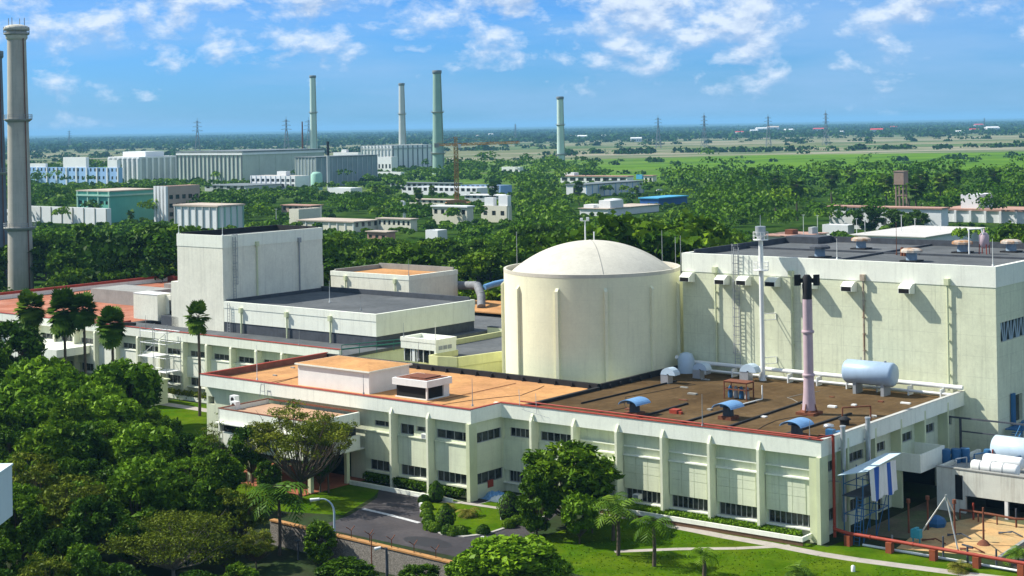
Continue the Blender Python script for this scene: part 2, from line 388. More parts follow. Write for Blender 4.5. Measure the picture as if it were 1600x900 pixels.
LAWN = mat('mown_grass', (.058, .135, .004), rough=.95, var=.32, scale=.35, col2=(.105, .165, .008), fine=.3, spec=0, blotch=.22)
SOIL = mat('shaded_leaf_litter_soil', (.035, .04, .018), rough=.95, var=.4, scale=.3, fine=.3, col2=(.03, .06, .015), spec=.1)
ASPH = mat('asphalt', (.062, .058, .062), rough=.9, var=.22, scale=.25, fine=.2, col2=(.085, .076, .076), blotch=.35, spec=.1)
SAND = mat('orange_sand', (.60, .36, .15), rough=.95, var=.25, scale=.5, fine=.2, col2=(.5, .36, .17))
PATHC = mat('pale_concrete_path', (.42, .38, .33), rough=.9, var=.2, scale=.6, fine=.15)
KERB = mat('kerb_concrete', (.45, .43, .38), rough=.9, var=.25, scale=1.2)

def gsheet(name, pts, z, m, kind='structure', **k):
    mb = MB(); mb.sheet(pts, z); return solo(name, k.get('label'), k.get('cat'), mb, m, kind=kind)
gsheet('site_ground', [(-70, -60), (60, -60), (110, 10), (110, 230), (-40, 230), (-70, 150)], .004, SOIL)
gsheet('lawn', [(-3, -30), (-.2, -6), (-.2, 24), (-14, 24.4), (-22, 16), (-24, -30)], .008, LAWN)
gsheet('lawn', [(-5.8, 54), (-11, 50.8), (-19, 47.6), (-24, 60), (-24, 96), (-8, 96), (-5.8, 84)], .008, LAWN)
gsheet('lawn', [(-8, 88), (17.5, 88), (17.5, 122), (-8, 128)], .008, LAWN)
gsheet('road', [(-24.2, 23), (-16.8, 24.6), (-9, 27.5), (-2, 30), (-1.3, 39.5), (-7.2, 40.2), (-7.8, 53), (-11, 50.2), (-18.5, 47.0), (-24.2, 46.2)], .012, ASPH)
gsheet('path', [(13.2, 88), (15.2, 88), (15.2, 130), (13.2, 130)], .012, PATHC)
def strip(pts, w, mb, z0, z1=None):
    for (x0, y0), (x1, y1) in zip(pts, pts[1:]):
        L_ = math.hypot(x1-x0, y1-y0); nx, ny = -(y1-y0)/L_*w/2, (x1-x0)/L_*w/2
        q = [(x0+nx, y0+ny), (x1+nx, y1+ny), (x1-nx, y1-ny), (x0-nx, y0-ny)]
        if z1 is None: mb.sheet(q, z0)
        else: mb.prism(q, z0, z1)
    return mb
# curved path in front of the hall
pp = []
for px, py in ((940, 800), (985, 809), (1060, 824), (1130, 838), (1200, 850), (1283, 866), (1340, 875), (1400, 883), (1500, 896), (1620, 910)):
    pp.append(AB(*G(px, py)))
PATHS = [pp, [AB(*G(x, y)) for x, y in ((960, 862), (1060, 858), (1150, 857), (1235, 853))]]
mb = strip(pp, 1.5, MB(), .016); solo('path', None, None, mb, PATHC, kind='structure')
mb = strip([AB(*G(x, y)) for x, y in ((960, 862), (1060, 858), (1150, 857), (1235, 853))], .9, MB(), .020); solo('path', None, None, mb, PATHC, kind='structure')
# garden island inside the road loop, with kerb
isl = [AB(*G(x, y)) for x, y in ((655, 772), (656, 800), (663, 822), (690, 836), (725, 840), (760, 836), (785, 828), (812, 818), (860, 806), (850, 770), (800, 776), (742, 790), (700, 779), (668, 768))]
mb = MB(); mb.prism(isl, .0, .1); solo('kerb', None, None, mb, KERB, kind='structure')
cx_ = sum(p[0] for p in isl)/len(isl); cy_ = sum(p[1] for p in isl)/len(isl)
mb = MB(); mb.sheet([(cx_+(x-cx_)*.95, cy_+(y-cy_)*.95) for x, y in isl], .106); solo('lawn', None, None, mb, LAWN, kind='structure')
mb = strip([AB(*G(x, y)) for x, y in ((668, 784), (722, 787), (790, 797))], .8, MB(), .115); solo('path', None, None, mb, PATHC, kind='structure')
# painted lines, dark patch and kerb blocks
LINE = mat('worn_white_road_paint', (.62, .62, .6), rough=.8, var=.3, scale=2.5, fine=.3)
mb = strip([AB(*G(x, y)) for x, y in ((567, 795), (610, 805), (655, 817))], .55, MB(), .018); solo('road_marking', None, None, mb, LINE, kind='structure')
mb = strip([AB(*G(x, y)) for x, y in ((752, 838), (775, 843), (797, 848))], .4, MB(), .018); solo('road_marking', None, None, mb, LINE, kind='structure')
c0 = AB(*G(668, 847)); st = [(c0[0]+1.5*math.cos(t*.5), c0[1]+3.1*math.sin(t*.5)) for t in range(12)]
mb = MB(); mb.sheet(st, .017); solo('dark_road_patch', None, None, mb, mat('dark_patch', (.03, .028, .03), rough=.6, var=.2), kind='structure')
# sandy yard beside the hall
gsheet('yard_sand', [AB(*G(x, y)) for x, y in ((1400, 857), (1425, 838), (1470, 818), (1530, 808), (1610, 822), (1610, 850), (1560, 872), (1500, 866))], .012, SAND)
gsheet('lawn', [(-3.2, -30), (-2.6, -8), (-.6, -.8), (2.4, -1.0), (2.5, -30)], .010, LAWN)
gsheet('yard_paving', [(6, -.8), (60, -.8), (60, -40), (9, -40), (8.5, -16), (7.5, -8)], .0075, mat('yard_earth', (.14, .11, .075), rough=.95, var=.35, scale=.4, fine=.3, col2=(.1, .13, .05)))
mb = MB(); a_, b_ = AB(*G(1562, 874)); c_, d_ = AB(*G(1600, 849)); mb.bar((a_, b_, .15), (c_+(c_-a_), d_+(d_-b_), .15), .35, .3)
solo('kerb', None, None, mb, CONC, kind='structure')
gsheet('road', [(a_-.3, b_-.4), (c_+(c_-a_), d_+(d_-b_)-.4), (20, -40), (2, -40), (2, -20)], .013, ASPH)
# ------------------------------------------------------------------ front hall (low two-storey block)
def wf(a, b, z):                                  # the front runs very slightly off the grid
    k = .031*min(max(b, 0), 40)*(1 if a <= 9 else max(0, 1-(a-9)/8)); return (a-k, b, z)
hall = T('laboratory_hall', 'long low pale green hall with orange and brown flat roofs before the dome', 'building', (0, 0, 0))
PT = 10.24; RF = 9.45; PBZ = 8.6
def hp(name, mb, m, parent=None, w=True):
    if w: mb.warp(wf)
    return hall.part(name, mb, m, parent)
BAYS = [1.1+5.75*k for k in range(7)]            # pilaster positions on the long front
# wall with window holes
up = [(BAYS[k]+1.0, BAYS[k+1]-.35 if k < 6 else 40.5, 6.35, 7.4) for k in (5,)]+[(36.1, 39.6, 6.35, 7.4)]
lo = [(BAYS[k]+.35, BAYS[k+1]-.35, 1.15, 2.5) for k in range(6)]+[(36.0, 39.8, 1.15, 2.5)]
m = MB(); wall(m, 'b', 1.25, 1.1, 41.2, 0, PBZ+.3, .4, up+lo); hp('wall', m, WALL)
m = MB()                                          # projecting lower panels and ledges between the pilasters
for k in range(4):
    s0, s1 = (BAYS[k]+.24 if k else 1.45), BAYS[k+1]-.24
    m.box(1.06, 1.247, s0, s1, 2.5, 6.05)
    q = (s1-s0-.7)/3
    for i in range(3):
        for z0_, z1_ in ((2.53, 4.2), (4.25, 5.1), (5.15, 6.03)): m.box(1.01, 1.062, s0+.7+q*i, s0+.7+q*(i+1)-.05, z0_, z1_)
hp('spandrel_panels', m, WALL)
m = MB(); 
s0, s1 = BAYS[4]+.24, BAYS[5]-.24; m.box(1.02, 1.247, s0, s1, 2.5, 6.05)
for k in (5, 6):
    s0 = BAYS[k]+.24; s1 = BAYS[k+1]-.24 if k < 6 else 40.6
    m.box(1.02, 1.247, s0, s1, 2.5, 6.1)
hp('spandrel_panels', m, WALL)
def ledge(*q):
    m = MB(); m.box(*q); hp('ledge', m, WALLP)
for k in range(5):
    s0, s1 = (BAYS[k]+.24 if k else 1.45), BAYS[k+1]-.24
    ledge(.82, 1.247, s0, s1, 6.06, 6.2); ledge(.95, 1.247, s0, s1, 7.0, 7.12)
for k in range(7):
    s0 = BAYS[k]+.24 if k else 1.45; s1 = BAYS[k+1]-.24 if k < 6 else 40.6
    ledge(.9, 1.247, s0, s1, 1.0, 1.14)
for (s0, s1, z0, z1) in up: win(hall, 'b', 1.25, s0, s1, z0, z1, 5, warp=wf)
for (s0, s1, z0, z1) in lo: win(hall, 'b', 1.25, s0, s1, z0, z1, 8, warp=wf)
def pilaster_b(b, a=-.12, zt=9.35, w=.30, d=1.38, m=None, host=hall, warp=wf):
    q = MB(); q.box(a, a+d, b-w/2, b+w/2, 0, zt-.7)
    q.add([(a, b-w/2, zt-.7), (a+.34, b-w/2, zt-.7), (a+.34, b+w/2, zt-.7), (a, b+w/2, zt-.7), (a+.42, b-w/2, zt+.1), (a+.46, b-w/2, zt+.1), (a+.46, b+w/2, zt+.1), (a+.42, b+w/2, zt+.1)],
          [(0, 1, 5, 4), (1, 2, 6, 5), (2, 3, 7, 6), (3, 0, 4, 7), (4, 5, 6, 7)])
    if warp: q.warp(warp)
    return host.part('pilaster', q, m or PILW)
for b in BAYS[1:]: pilaster_b(b)
m = MB(); m.box(0, 1.7, .0, .42, 0, PBZ); m.box(0.42, 1.7, .42, 1.4, 0, PBZ-.003); hp('corner_pier', m, PIL)
# parapet ring round both roofs
m = MB()
m.box(.35, .75, 0.0, 41.2, PBZ, PT-.002)                 # long front
m.box(-5.05, -4.65, 40.0, 86.6, PBZ+.1, PT-.001)         # stepped-out front
m.box(-4.65, .75, 40.0, 40.4, PBZ+.1, PT-.003)           # step return
m.box(.75, 35.0, 0.0, .4, PBZ, PT-.004)                  # right side
hp('parapet', m, WALLP)
m = MB(); m.box(.75, 1.25, .4, 41.2, PBZ+.003, PBZ+.2); m.box(-4.65, -4.1, 40.4, 86.2, PBZ+.103, PBZ+.3); m.box(.75, 35, .4, 1.2, PBZ+.006, PBZ+.2); hp('soffit', m, WALL)
m = MB(); m.box(.30, .80, -.05, 40.05, PT, PT+.09); m.box(-5.1, -4.6, 40.05, 86.65, PT, PT+.09); m.box(-4.6, .80, 40.05, 40.4, PT, PT+.088)
m.box(-4.6, 16.5, 86.2, 86.65, PT, PT+.087); hp('parapet_coping', m, REDP)
m = MB(); m.box(.8, 35, -.04, .44, PT, PT+.06); hp('parapet_coping', m, mat('grey_coping', (.5, .5, .46), var=.2, streak=.2))
m = MB(); m.box(-4.65, 16.3, 86.2, 86.6, PBZ+.1, PT-.003); hp('parapet', m, mat('red_brown_parapet', (.22, .09, .06), var=.3))
m = MB(); m.box(16.3, 16.7, 38.9, 86.6, 9.0, PT-.1); m.box(16.7, 34.9, 38.6, 39.0, 9.0, PT-.12); hp('parapet', m, BLACK)
# kerb between roofs
m = MB(); m.box(.9, 16.3, 38.5, 39.0, RF, RF+.35); hp('roof_kerb', m, BLACK)
m = MB(); m.box(.75, 35, .4, 38.5, 9.0, RF); hp('roof', m, BROWN)
m = MB(); m.prism([(-4.65, 40.4), (.75, 40.4), (.75, 39.0), (16.3, 39.0), (16.3, 86.2), (-4.65, 86.2)], 9.0, RF+.02); hp('roof', m, ORANGE)
# stepped-out front (b 40..57 and 84..86.6), and the wall behind the porch
BAY2 = [46.4, 52.2]
h2u = [(40.9, 46.1, 6.35, 7.4), (46.9, 49.2, 6.75, 7.35), (49.6, 51.8, 6.2, 7.4), (52.8, 56.0, 6.7, 7.35), (85., 86.2, 6.3, 7.3)]
h2l = [(40.9, 46.1, 1.4, 2.65), (46.9, 51.8, 1.4, 2.65), (52.8, 56.8, 1.4, 2.65)]
m = MB(); wall(m, 'b', -4.1, 40.4, 86.2, 0, PBZ+.4, .4, h2u+h2l+[(60, 84, 0, 3)]); hp('wall', m, WALL)
for (s0, s1, z0, z1) in h2u[:4]: win(hall, 'b', -4.1, s0, s1, z0, z1, max(2, int((s1-s0)/1.1)), warp=wf)
for (s0, s1, z0, z1) in h2l: win(hall, 'b', -4.1, s0, s1, z0, z1, int((s1-s0)/.85), warp=wf)
m = MB()
for s0, s1 in ((40.9, 46.1), (46.7, 51.9), (52.5, 57.3)):
    m.box(-4.35, -4.103, s0, s1, 2.7, 6.0); m.box(-4.5, -4.103, s0, s1, 6.003, 6.13); m.box(-4.5, -4.103, s0, s1, 1.2, 1.37)
hp('spandrel_panels', m, WALL)
for b in BAY2: pilaster_b(b, -5.4)
m = MB(); m.box(-5.4, -4.1, 40.0, 40.5, 0, PBZ+.097); hp('corner_pier', m, PIL)
m = MB(); wall(m, 'a', 40.4, -4.1, 1.25, 0, PBZ+.4, .4, [(-3.6, .7, 6.2, 7.4), (-3.9, .9, 1.5, 2.8)]); hp('wall', m, WALL)
win(hall, 'a', 40.4, -3.6, .7, 6.2, 7.4, 4, warp=wf); win(hall, 'a', 40.4, -3.9, .9, 1.5, 2.8, 4, warp=wf)
m = MB(); m.box(-1.9, -.9, 40.36, 40.397, .9, 1.75); hp('hatch', m, REDP)
# right side wall (b = 0 side, facing the yard)
SB = [6.1, 12.3, 18.4, 24.4, 30.5]
sh = [(1.6, 5.6, 6.3, 7.4), (7.6, 11.8, 6.4, 7.4), (12.8, 16.9, 6.4, 7.4), (18.9, 23.6, 6.4, 7.4), (24.9, 29.4, 6.4, 7.4), (31.0, 34.2, 6.4, 7.4),
      (1.6, 5.6, 1.3, 2.6), (18.9, 30.2, 0, 4.0), (7.6, 11.8, 1.3, 2.6), (12.9, 16.0, .02, 2.6)]
m = MB(); wall(m, 'a', 1.2, 1.7, 35, 0, PBZ+.3, .4, sh); hp('wall', m, WALL)
for h in sh[:7]+sh[8:9]: win(hall, 'a', 1.2, *h, 4, warp=wf)
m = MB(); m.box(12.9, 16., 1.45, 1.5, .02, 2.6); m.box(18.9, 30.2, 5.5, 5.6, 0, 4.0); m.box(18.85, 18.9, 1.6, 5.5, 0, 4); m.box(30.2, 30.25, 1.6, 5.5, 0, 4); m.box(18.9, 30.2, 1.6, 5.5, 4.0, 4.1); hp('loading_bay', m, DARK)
m = MB(); m.box(1.7, 5.9, 1.0, 1.197, 2.9, 5.4); m.box(6.3, 12.1, 1.02, 1.197, 3.0, 5.2); m.box(12.5, 18.2, .7, 1.197, 3.0, 3.15); hp('spandrel_panels', m, WALL)
for a in SB:
    q = MB(); q.box(a-.18, a+.18, 0, 1.25, 0 if a < 20 or a > 30 else 3.99, PBZ-.02)
    z = PBZ-.02; q.add([(a-.18, 0, z), (a+.18, 0, z), (a+.18, -.03, z), (a-.18, -.03, z), (a-.18, 0, z+1), (a+.18, 0, z+1)], [(3, 2, 5, 4), (0, 3, 4), (1, 5, 2), (0, 1, 2, 3)])
    hp('pilaster', q, PIL)
# hanging balcony box
m = MB(); z0, z1 = 4.1, 6.05
for q in ((18.0, 24.2, -2.3, -2.15), (18.0, 18.15, -2.15, 1.19), (24.05, 24.2, -2.15, 1.19)): m.box(*q, z0, z1)
m.box(18.15, 24.05, -2.15, 1.19, z0, z0+.15); hp('balcony', m, WALLP)
# planter ledge and hedge strip along the front
m = MB(); m.box(-1.5, -1.3, 1.2, 29.0, .45, .9); m.box(-1.3, 1.0, 1.2, 1.4, .45, .9); hp('planter_wall', m, WALLP)
m = MB(); m.box(-1.42, -1.3, 1.25, 28.9, 0, .45); hp('planter_base', m, mat('brown_brick_base', (.16, .09, .05), var=.3, scale=2))
m = MB(); m.box(-6.9, -6.7, 41.4, 58, 0, .5); hp('planter_wall', m, WALLP)
# entrance canopy on the front at the fifth bay
can = MB(); can.box(-3.0, 1.0, 24.4, 30.0, 4.35, 4.6); can.box(-3.0, -2.85, 24.4, 30.0, 4.6, 5.5); can.box(-2.85, 1.0, 24.4, 24.55, 4.6, 5.5); can.box(-2.85, 1.0, 29.85, 30.0, 4.6, 5.5)
can.box(-2.8, -2.5, 24.6, 24.9, 0, 4.35); can.box(-2.8, -2.5, 29.5, 29.8, 0, 4.35)
hp('canopy', can, PIL)
# back and interior faces so that the block is closed
m = MB(); m.box(16.3, 16.68, 39.0, 86.5, 0, 8.997); m.box(-4.1, 16.2, 86.2, 86.55, 0, PBZ+.09); m.box(5.6, 34.9, 38.6, 38.95, 0, 8.99); hp('wall', m, WALL)

# ---- porch wing on columns in front of the stepped front
porch = T('entrance_porch', 'raised pale green entrance wing on columns with tan flat roof behind the thin tree', 'building', (-5.1, 57.5, 0))
pw = lambda mb: mb.warp(wf)
a0, a1, b0, b1 = -13.2, -4.15, 57.3, 73.5
m = MB(); m.box(a0, -5.2, b0, b0+.3, 6.7, 8.3); m.box(a0, -5.2, b0+.003, b0+.3, 3.9, 5.6); m.box(a0, a0+.3, b0+.3, b1, 6.7, 8.3); m.box(a0-.5, a0, b0, b1, 6.62, 6.75); m.box(a0, a0+.3, b0+.3, b1, 3.9, 5.6)
m.box(a0, a1, b0+.3, b1, 3.75, 3.9); m.box(a0, -5.2, b1-.3, b1, 3.9, 8.3)
pw(m); porch.part('wall', m, WALLP)
m = MB(); m.box(a0+.3, -5.2, b0+.3, b1-.3, 7.5, 7.8); pw(m); porch.part('roof', m, mat('tan_flat_roofing', (.50, .31, .19), rough=.9, var=.22, scale=.25, fine=.14))
m = MB(); m.box(a0+.02, -5.18, b1-.28, b1+.02, 8.3, 8.4); m.box(-5.25, -5.12, b0+.3, b1-.3, 8.2, 8.4); m.box(a0-.02, a0+.3, b0, b1-.3, 8.3, 8.38); pw(m); porch.part('parapet_coping', m, RUST)
m = MB(); m.box(a0+.5, -5.2, b0+.7, b1-.5, 4.4, 7.5); pw(m); porch.part('glazing', m, GLASS)
for q in (b0+.3, 63, 68, b1-.5):
    for aa in ((a0+.15,) if q != b0+.3 else (a0+.15, -7.2)):
        m = MB(); m.box(aa, aa+.5, q, q+.45, 0, 3.75); pw(m); porch.part('column', m, PIL)
m = MB(); m.prism([(a0-1, b0+.2), (a1, b0+.2), (a1, b1), (a0-1, b1)], .02, .13); pw(m); porch.part('floor', m, mat('red_brown_paving', (.33, .11, .05), var=.3, scale=.5, fine=.2))

# ---- red pipe down the right corner
m = MB(); m.tube([(2.2, -.35, PT+.3), (2.2, -.35, .4)], .16, 8); m.tube([(2.2, -.35, PT+.3), (.2, .3, PT+.3), (.1, 38, PT+.28)], .09, 6); solo('fire_water_pipe', 'dark red pipe running along the roof edge and down the near corner', 'pipe', m, REDP, (2.2, -.35, 0))
def side_duct(a, zt, zb, lab):
    m = MB(); m.tube([(a, -.45, zt), (a, -.45, zb)], .26, 10); m.cyl((a, -.45, zt), (a, -.45, zt+.12), .32, .3, 10); m.cyl((a, -.45, zb+.4), (a, -.45, zb+.5), .33, .33, 10)
    m.cyl((a, -.45, 5.5), (a, .99, 5.5), .08, .08, 6); m.cyl((a, -.45, 8.9), (a, .2, 8.9), .08, .08, 6)
    solo('vent_duct', lab, 'duct', m, STEEL, (a, -.45, 0), 'ducts on the shaded side wall')
side_duct(4.1, 11.1, 1.6, 'tall silver duct nearest the red pipe on the shaded side wall')
side_duct(9.6, 11.1, 4.6, 'shorter silver duct on the shaded side wall above the striped sheet')

# ---- air conditioners in front windows
def ac(a, b, z, lab, face=1):
    t = T('air_conditioner', lab, 'air conditioner', (a, b, z), 'window air conditioners')
    m = MB(); m.box(a-.55, a+.3, b-.38, b+.38, z, z+.55); t.part('housing', m, WHITE)
    m = MB(); m.box(a-.556, a-.552, b-.3, b+.3, z+.07, z+.48); t.part('grille', m, GREYP)
    return t
for b, z, lab in ((27.8, 1.6, 'white air conditioner farthest left in the ground floor windows right of the big tree'), (25.3, 1.5, 'white air conditioner second from the left in the ground floor windows'), (22.2, 1.45, 'white air conditioner in the lower window just right of the second bare pilaster')):
    ac(1.25-.031*b, b, z, lab)
ac(-5.25, 47.7, 6.1, 'white air conditioner in the upper window left of the projecting corner')
for (a, b, lab) in ((-8.8, 77, 'white fan unit on the porch roof near its back'), (-11.6, 73.6, 'white fan unit on the porch roof near its front edge')):
    t = T('air_conditioner', lab, 'air conditioner', (a, b, 7.8), 'roof air conditioners'); m = MB(); m.box(a-.35, a+.35, b-.5, b+.5, 7.8, 8.75); t.part('housing', m, WHITE)
    m = MB(); m.cyl((a-.352, b, 8.28), (a-.37, b, 8.28), .3, .3, 12); t.part('fan', m, DARK)
# ------------------------------------------------------------------ things on the hall roof
def rw(a, b): return wf(a, b, 0)[:2]
pent = T('rooftop_penthouse', 'long white penthouse with tan roof standing on the orange roof', 'roof structure', (-.2, 60, RF))
m = MB(); m.box(-.6, 6.6, 60.2, 72.8, RF, 12.1); m.warp(wf); pent.part('wall', m, WHITE)
m = MB(); m.box(-.9, 6.9, 59.9, 73.1, 12.1, 12.28)
z = 12.28; A0, A1, B0, B1 = -.85, 6.85, 59.95, 73.05
m2 = MB(); m2.add([(A0, B0, z), (A1, B0, z), (A1, B1, z), (A0, B1, z), (3, 64, z+.42), (3, 69, z+.42)], [(0, 1, 4), (1, 2, 5, 4), (2, 3, 5), (3, 0, 4, 5)]); m2.warp(wf)
m.warp(wf); pent.part('roof_slab', m, WALLP); pent.part('roof', m2, ORANGE)
tnk = T('roof_water_tank', 'small grey round tank at the left end of the white penthouse', 'water tank', (6.3, 74.6, RF))
m = MB(); m.lathe([(.9, RF), (.9, 11.0), (.82, 11.4), (.5, 11.7), (.12, 11.8)], rw(6.3, 74.6), 20); tnk.part('shell', m, STEEL)
m = MB(); m.lathe([(.2, 11.8), (.2, 11.95)], rw(6.3, 74.6), 10); tnk.part('lid', m, GREYP)
lv = T('louvred_ventilator', 'small box ventilator with dark louvred sides on the orange roof', 'roof structure', (0, 51.2, RF))
m = MB(); m.box(.0, 4.0, 51.2, 56.4, RF, 9.6); m.box(-.25, 4.25, 50.95, 56.65, 11.0, 11.8); m.box(-.05, .15, 51.15, 51.35, 9.6, 11.0); m.box(3.0, 4.0, 51.2, 51.4, 9.6, 11.0); m.warp(wf); lv.part('frame', m, WHITE)
m = MB(); m.box(.15, 3.85, 51.4, 56.3, 9.6, 11.0); m.warp(wf); lv.part('louvres', m, DARK)
m = MB(); m.box(.1, 3.9, 51.3, 56.3, 11.8, 11.86); m.box(.6, 3.4, 52, 54.5, 11.86, 12.0); m.warp(wf); lv.part('roof', m, RUST)
# rods: slim lightning rods with foot
def rod(a, b, z, h, lab, m_=GREYP, r=.05, warp=True, grp='slim lightning rods'):
    if warp: a, b = rw(a, b)
    q = MB(); q.cyl((a, b, z), (a, b, z+.25), .14, .1, 8); q.cyl((a, b, z+.25), (a, b, z+h), r, r*.4, 6)
    solo('lightning_rod', lab, 'lightning rod', q, m_, (a, b, z), grp)
rod(-3.0, 41.5, PT, 3.2, 'thin rod at the projecting corner of the orange roof'); rod(-4.3, 57.5, PT, 2.4, 'thin rod on the roof edge in front of the white penthouse')
rod(.5, 1.3, PT, 1.9, 'thin rod on the near right corner of the hall'); rod(.5, 13.6, PT, 3.4, 'thin tall rod on the long red-edged roof rim')
rod(-4.2, 76.5, PT, 4.5, 'pale thin rod near the left end of the orange roof', WHITE)
rod(8, 61, 12.3, 2.4, 'thin rod at the right end of the penthouse roof', warp=False)
# rooftop ventilators with curved cowls
def cowl(a, b, lab, yaw=0., s=1.12, colr=LBLUE, z=RF, grp='curved blue cowls on the brown roof'):
    t = T('roof_ventilator', lab, 'roof vent', (a, b, z), grp)
    m = MB(); m.box(a-.75*s, a+.75*s, b-.75*s, b+.75*s, z, z+.35*s); t.part('base', m, RUST)
    m = MB(); m.cyl((a, b, z+.35*s), (a, b, z+1.2*s), .55*s, .5*s, 14); t.part('neck', m, FELTW)
    m = MB(); n = 10; L_ = 1.25*s; r = 1.0*s; vs = []; fs = []
    for i in range(n+1):
        an = math.pi*(.06+.88*i/n)
        for rr in (r, r*.94):
            for sx in (-1, 1): vs.append((a+sx*L_ if False else a+rr*math.cos(an)*1.15, b+sx*L_, z+1.05*s+rr*math.sin(an)*.62))
    for i in range(n):
        k = i*4; fs += [(k, k+1, k+5, k+4), (k+2, k+6, k+7, k+3), (k, k+4, k+6, k+2), (k+1, k+3, k+7, k+5)]
    fs += [(0, 2, 3, 1), (n*4, n*4+1, n*4+3, n*4+2)]
    m.add(vs, fs); m.box(a-.9*s, a+.9*s, b-.06, b+.06, z+1.06*s, z+1.45*s); t.part('hood', m, colr)
    if yaw: t.e.rotation_euler[2] += yaw
    return t
cowl(5.0, 25.6, 'blue curved cowl leftmost on the brown roof', yaw=R(90)); cowl(8.8, 15.8, 'blue curved cowl in the middle of the brown roof', yaw=R(90)); cowl(4.0, 4.7, 'blue curved cowl nearest the right front corner of the brown roof', yaw=R(90))
# gooseneck vents at the back
def goose(a, b, lab, s=1.):
    t = T('gooseneck_vent', lab, 'roof vent', (a, b, RF), 'gooseneck vents at the foot of the big wall')
    m = MB(); m.box(a-.55*s, a+.55*s, b-.55*s, b+.55*s, RF, RF+1.1*s); t.part('shaft', m, STEEL)
    vs = []; n = 8
    for i in range(n+1):
        an = math.pi*(1-i/n)
        for rr in (1.25*s, .2*s):
            for sx in (-.6*s, .6*s): vs.append((a+sx, b-.55*s+.0+rr*math.cos(an)*.85, RF+1.1*s+rr*math.sin(an)*.72))
    fs = []
    for i in range(n):
        k = i*4; fs += [(k, k+4, k+5, k+1), (k+2, k+3, k+7, k+6), (k, k+2, k+6, k+4), (k+1, k+5, k+7, k+3)]
    fs += [(0, 1, 3, 2), (n*4, n*4+2, n*4+3, n*4+1)]
    m = MB(); m.add(vs, fs); t.part('hood', m, TANKB)
    m = MB(); m.box(a-.5*s, a+.5*s, b-1.6*s, b-.75*s, RF+1.06*s, RF+1.09*s); t.part('mouth', m, DARK)
goose(25.0, 34.6, 'silver gooseneck vent left of the other two, nearest the dome'); goose(30.5, 33.4, 'silver gooseneck vent in the middle of the three at the big wall'); goose(31.8, 27.2, 'silver gooseneck vent beside the tall white pole', 1.1)
# felt seams / ducts on the roof
for i, ((x0, y0), (x1, y1)) in enumerate((((4.2, 24.2), (14.2, 24.4)), ((2.8, 18.5), (19.5, 18.7)), ((3.1, 13.2), (22.6, 14.0)), ((8.3, 34.7), (26.6, 34.2)), ((1.5, 6.3), (18.7, 6.1)))):
    m = MB(); m.bar((*rw(x0, y0), RF+.09), (*rw(x1, y1), RF+.09), .28 if i != 3 else .1, .2)
    solo('roof_duct', 'low dark duct running back across the brown roof', 'duct', m, BLACK, (*rw(x0, y0), RF), 'low dark ducts on the brown roof')
# purple stack
def xyd(x, y): return AB(x, y)
ps = T('mauve_exhaust_stack', 'pale mauve exhaust stack with black top standing on the brown roof', 'chimney', (16.2, 9.9, RF))
c = (16.2, 9.9)
m = MB(); m.lathe([(.78, RF+.5), (.62, RF+2.4), (.55, RF+5), (.53, 22.2)], c, 20); 
for z in (RF+4.2, RF+9.0): m.lathe([(.66, z), (.7, z+.1), (.7, z+.22), (.64, z+.3)], c, 20)
ps.part('shaft', m, PURPLE)
m = MB(); m.lathe([(.52, 22.2), (.52, 22.3), (.52, 24.6), (.3, 24.9)], c, 16); ps.part('cap', m, BLACK)
m = MB(); m.box(c[0]-.15, c[0]+.15, c[1]-1.2, c[1]+1.2, 24.0, 24.5)
for q in (-1.35, .85): m.box(c[0]-.45, c[0]+.4, c[1]+q, c[1]+q+.5, 23.7, 24.9)
m.warp(lambda a, b, z: (c[0]+(a-c[0])*.6+(b-c[1])*-.5, c[1]+(b-c[1])*.8, z))
ps.part('vent_boxes', m, BLACK)
m = MB(); m.box(c[0]-1.1, c[0]+1.1, c[1]-1.1, c[1]+1.1, RF, RF+.3); m.lathe([(.95, RF+.3), (.85, RF+.5)], c, 12)
for dx, dy in ((1, 0), (-1, 0), (0, 1), (0, -1)): m.bar((c[0]+dx*1.0, c[1]+dy*1.0, RF+.3), (c[0]+dx*.7, c[1]+dy*.7, RF+1.2), .1)
ps.part('base', m, RUST)
# blue-grey horizontal tank on saddles
tk = T('horizontal_tank', 'pale blue horizontal cylinder tank on saddles against the big wall', 'tank', (31.2, 10, RF))
m = MB(); zc, r = 11.95, 1.42; a = 31.6
prof = [(6.9, .0), (6.9, .8), (7.05, 1.25), (7.3, r), (13.0, r), (13.25, 1.25), (13.4, .8), (13.4, 0)]
n = 28; vs = [(a+rr*math.cos(2*math.pi*i/n), bb, zc+rr*math.sin(2*math.pi*i/n)) for bb, rr in prof for i in range(n)]
m.add(vs, [(k*n+i, (k+1)*n+i, (k+1)*n+(i+1) % n, k*n+(i+1) % n) for k in range(len(prof)-1) for i in range(n)], True); tk.part('shell', m, mat('blue_grey_tank_paint', (.34, .46, .60), rough=.4, var=.14, scale=.7, streak=.2, spec=.4))
for q in (8.0, 11.6): m = MB(); m.box(a-.9, a+.9, q, q+.4, RF, zc-.9); tk.part('saddle', m, GREYP)
m = MB(); m.lathe([(.16, zc+r-.03), (.16, zc+r+.15)], (a, 8.2), 10)
m.cyl((a, 11.3, zc+r-.02), (a, 11.3, zc+r+.35), .05, .05, 6); tk.part('hatch', m, GREYP)
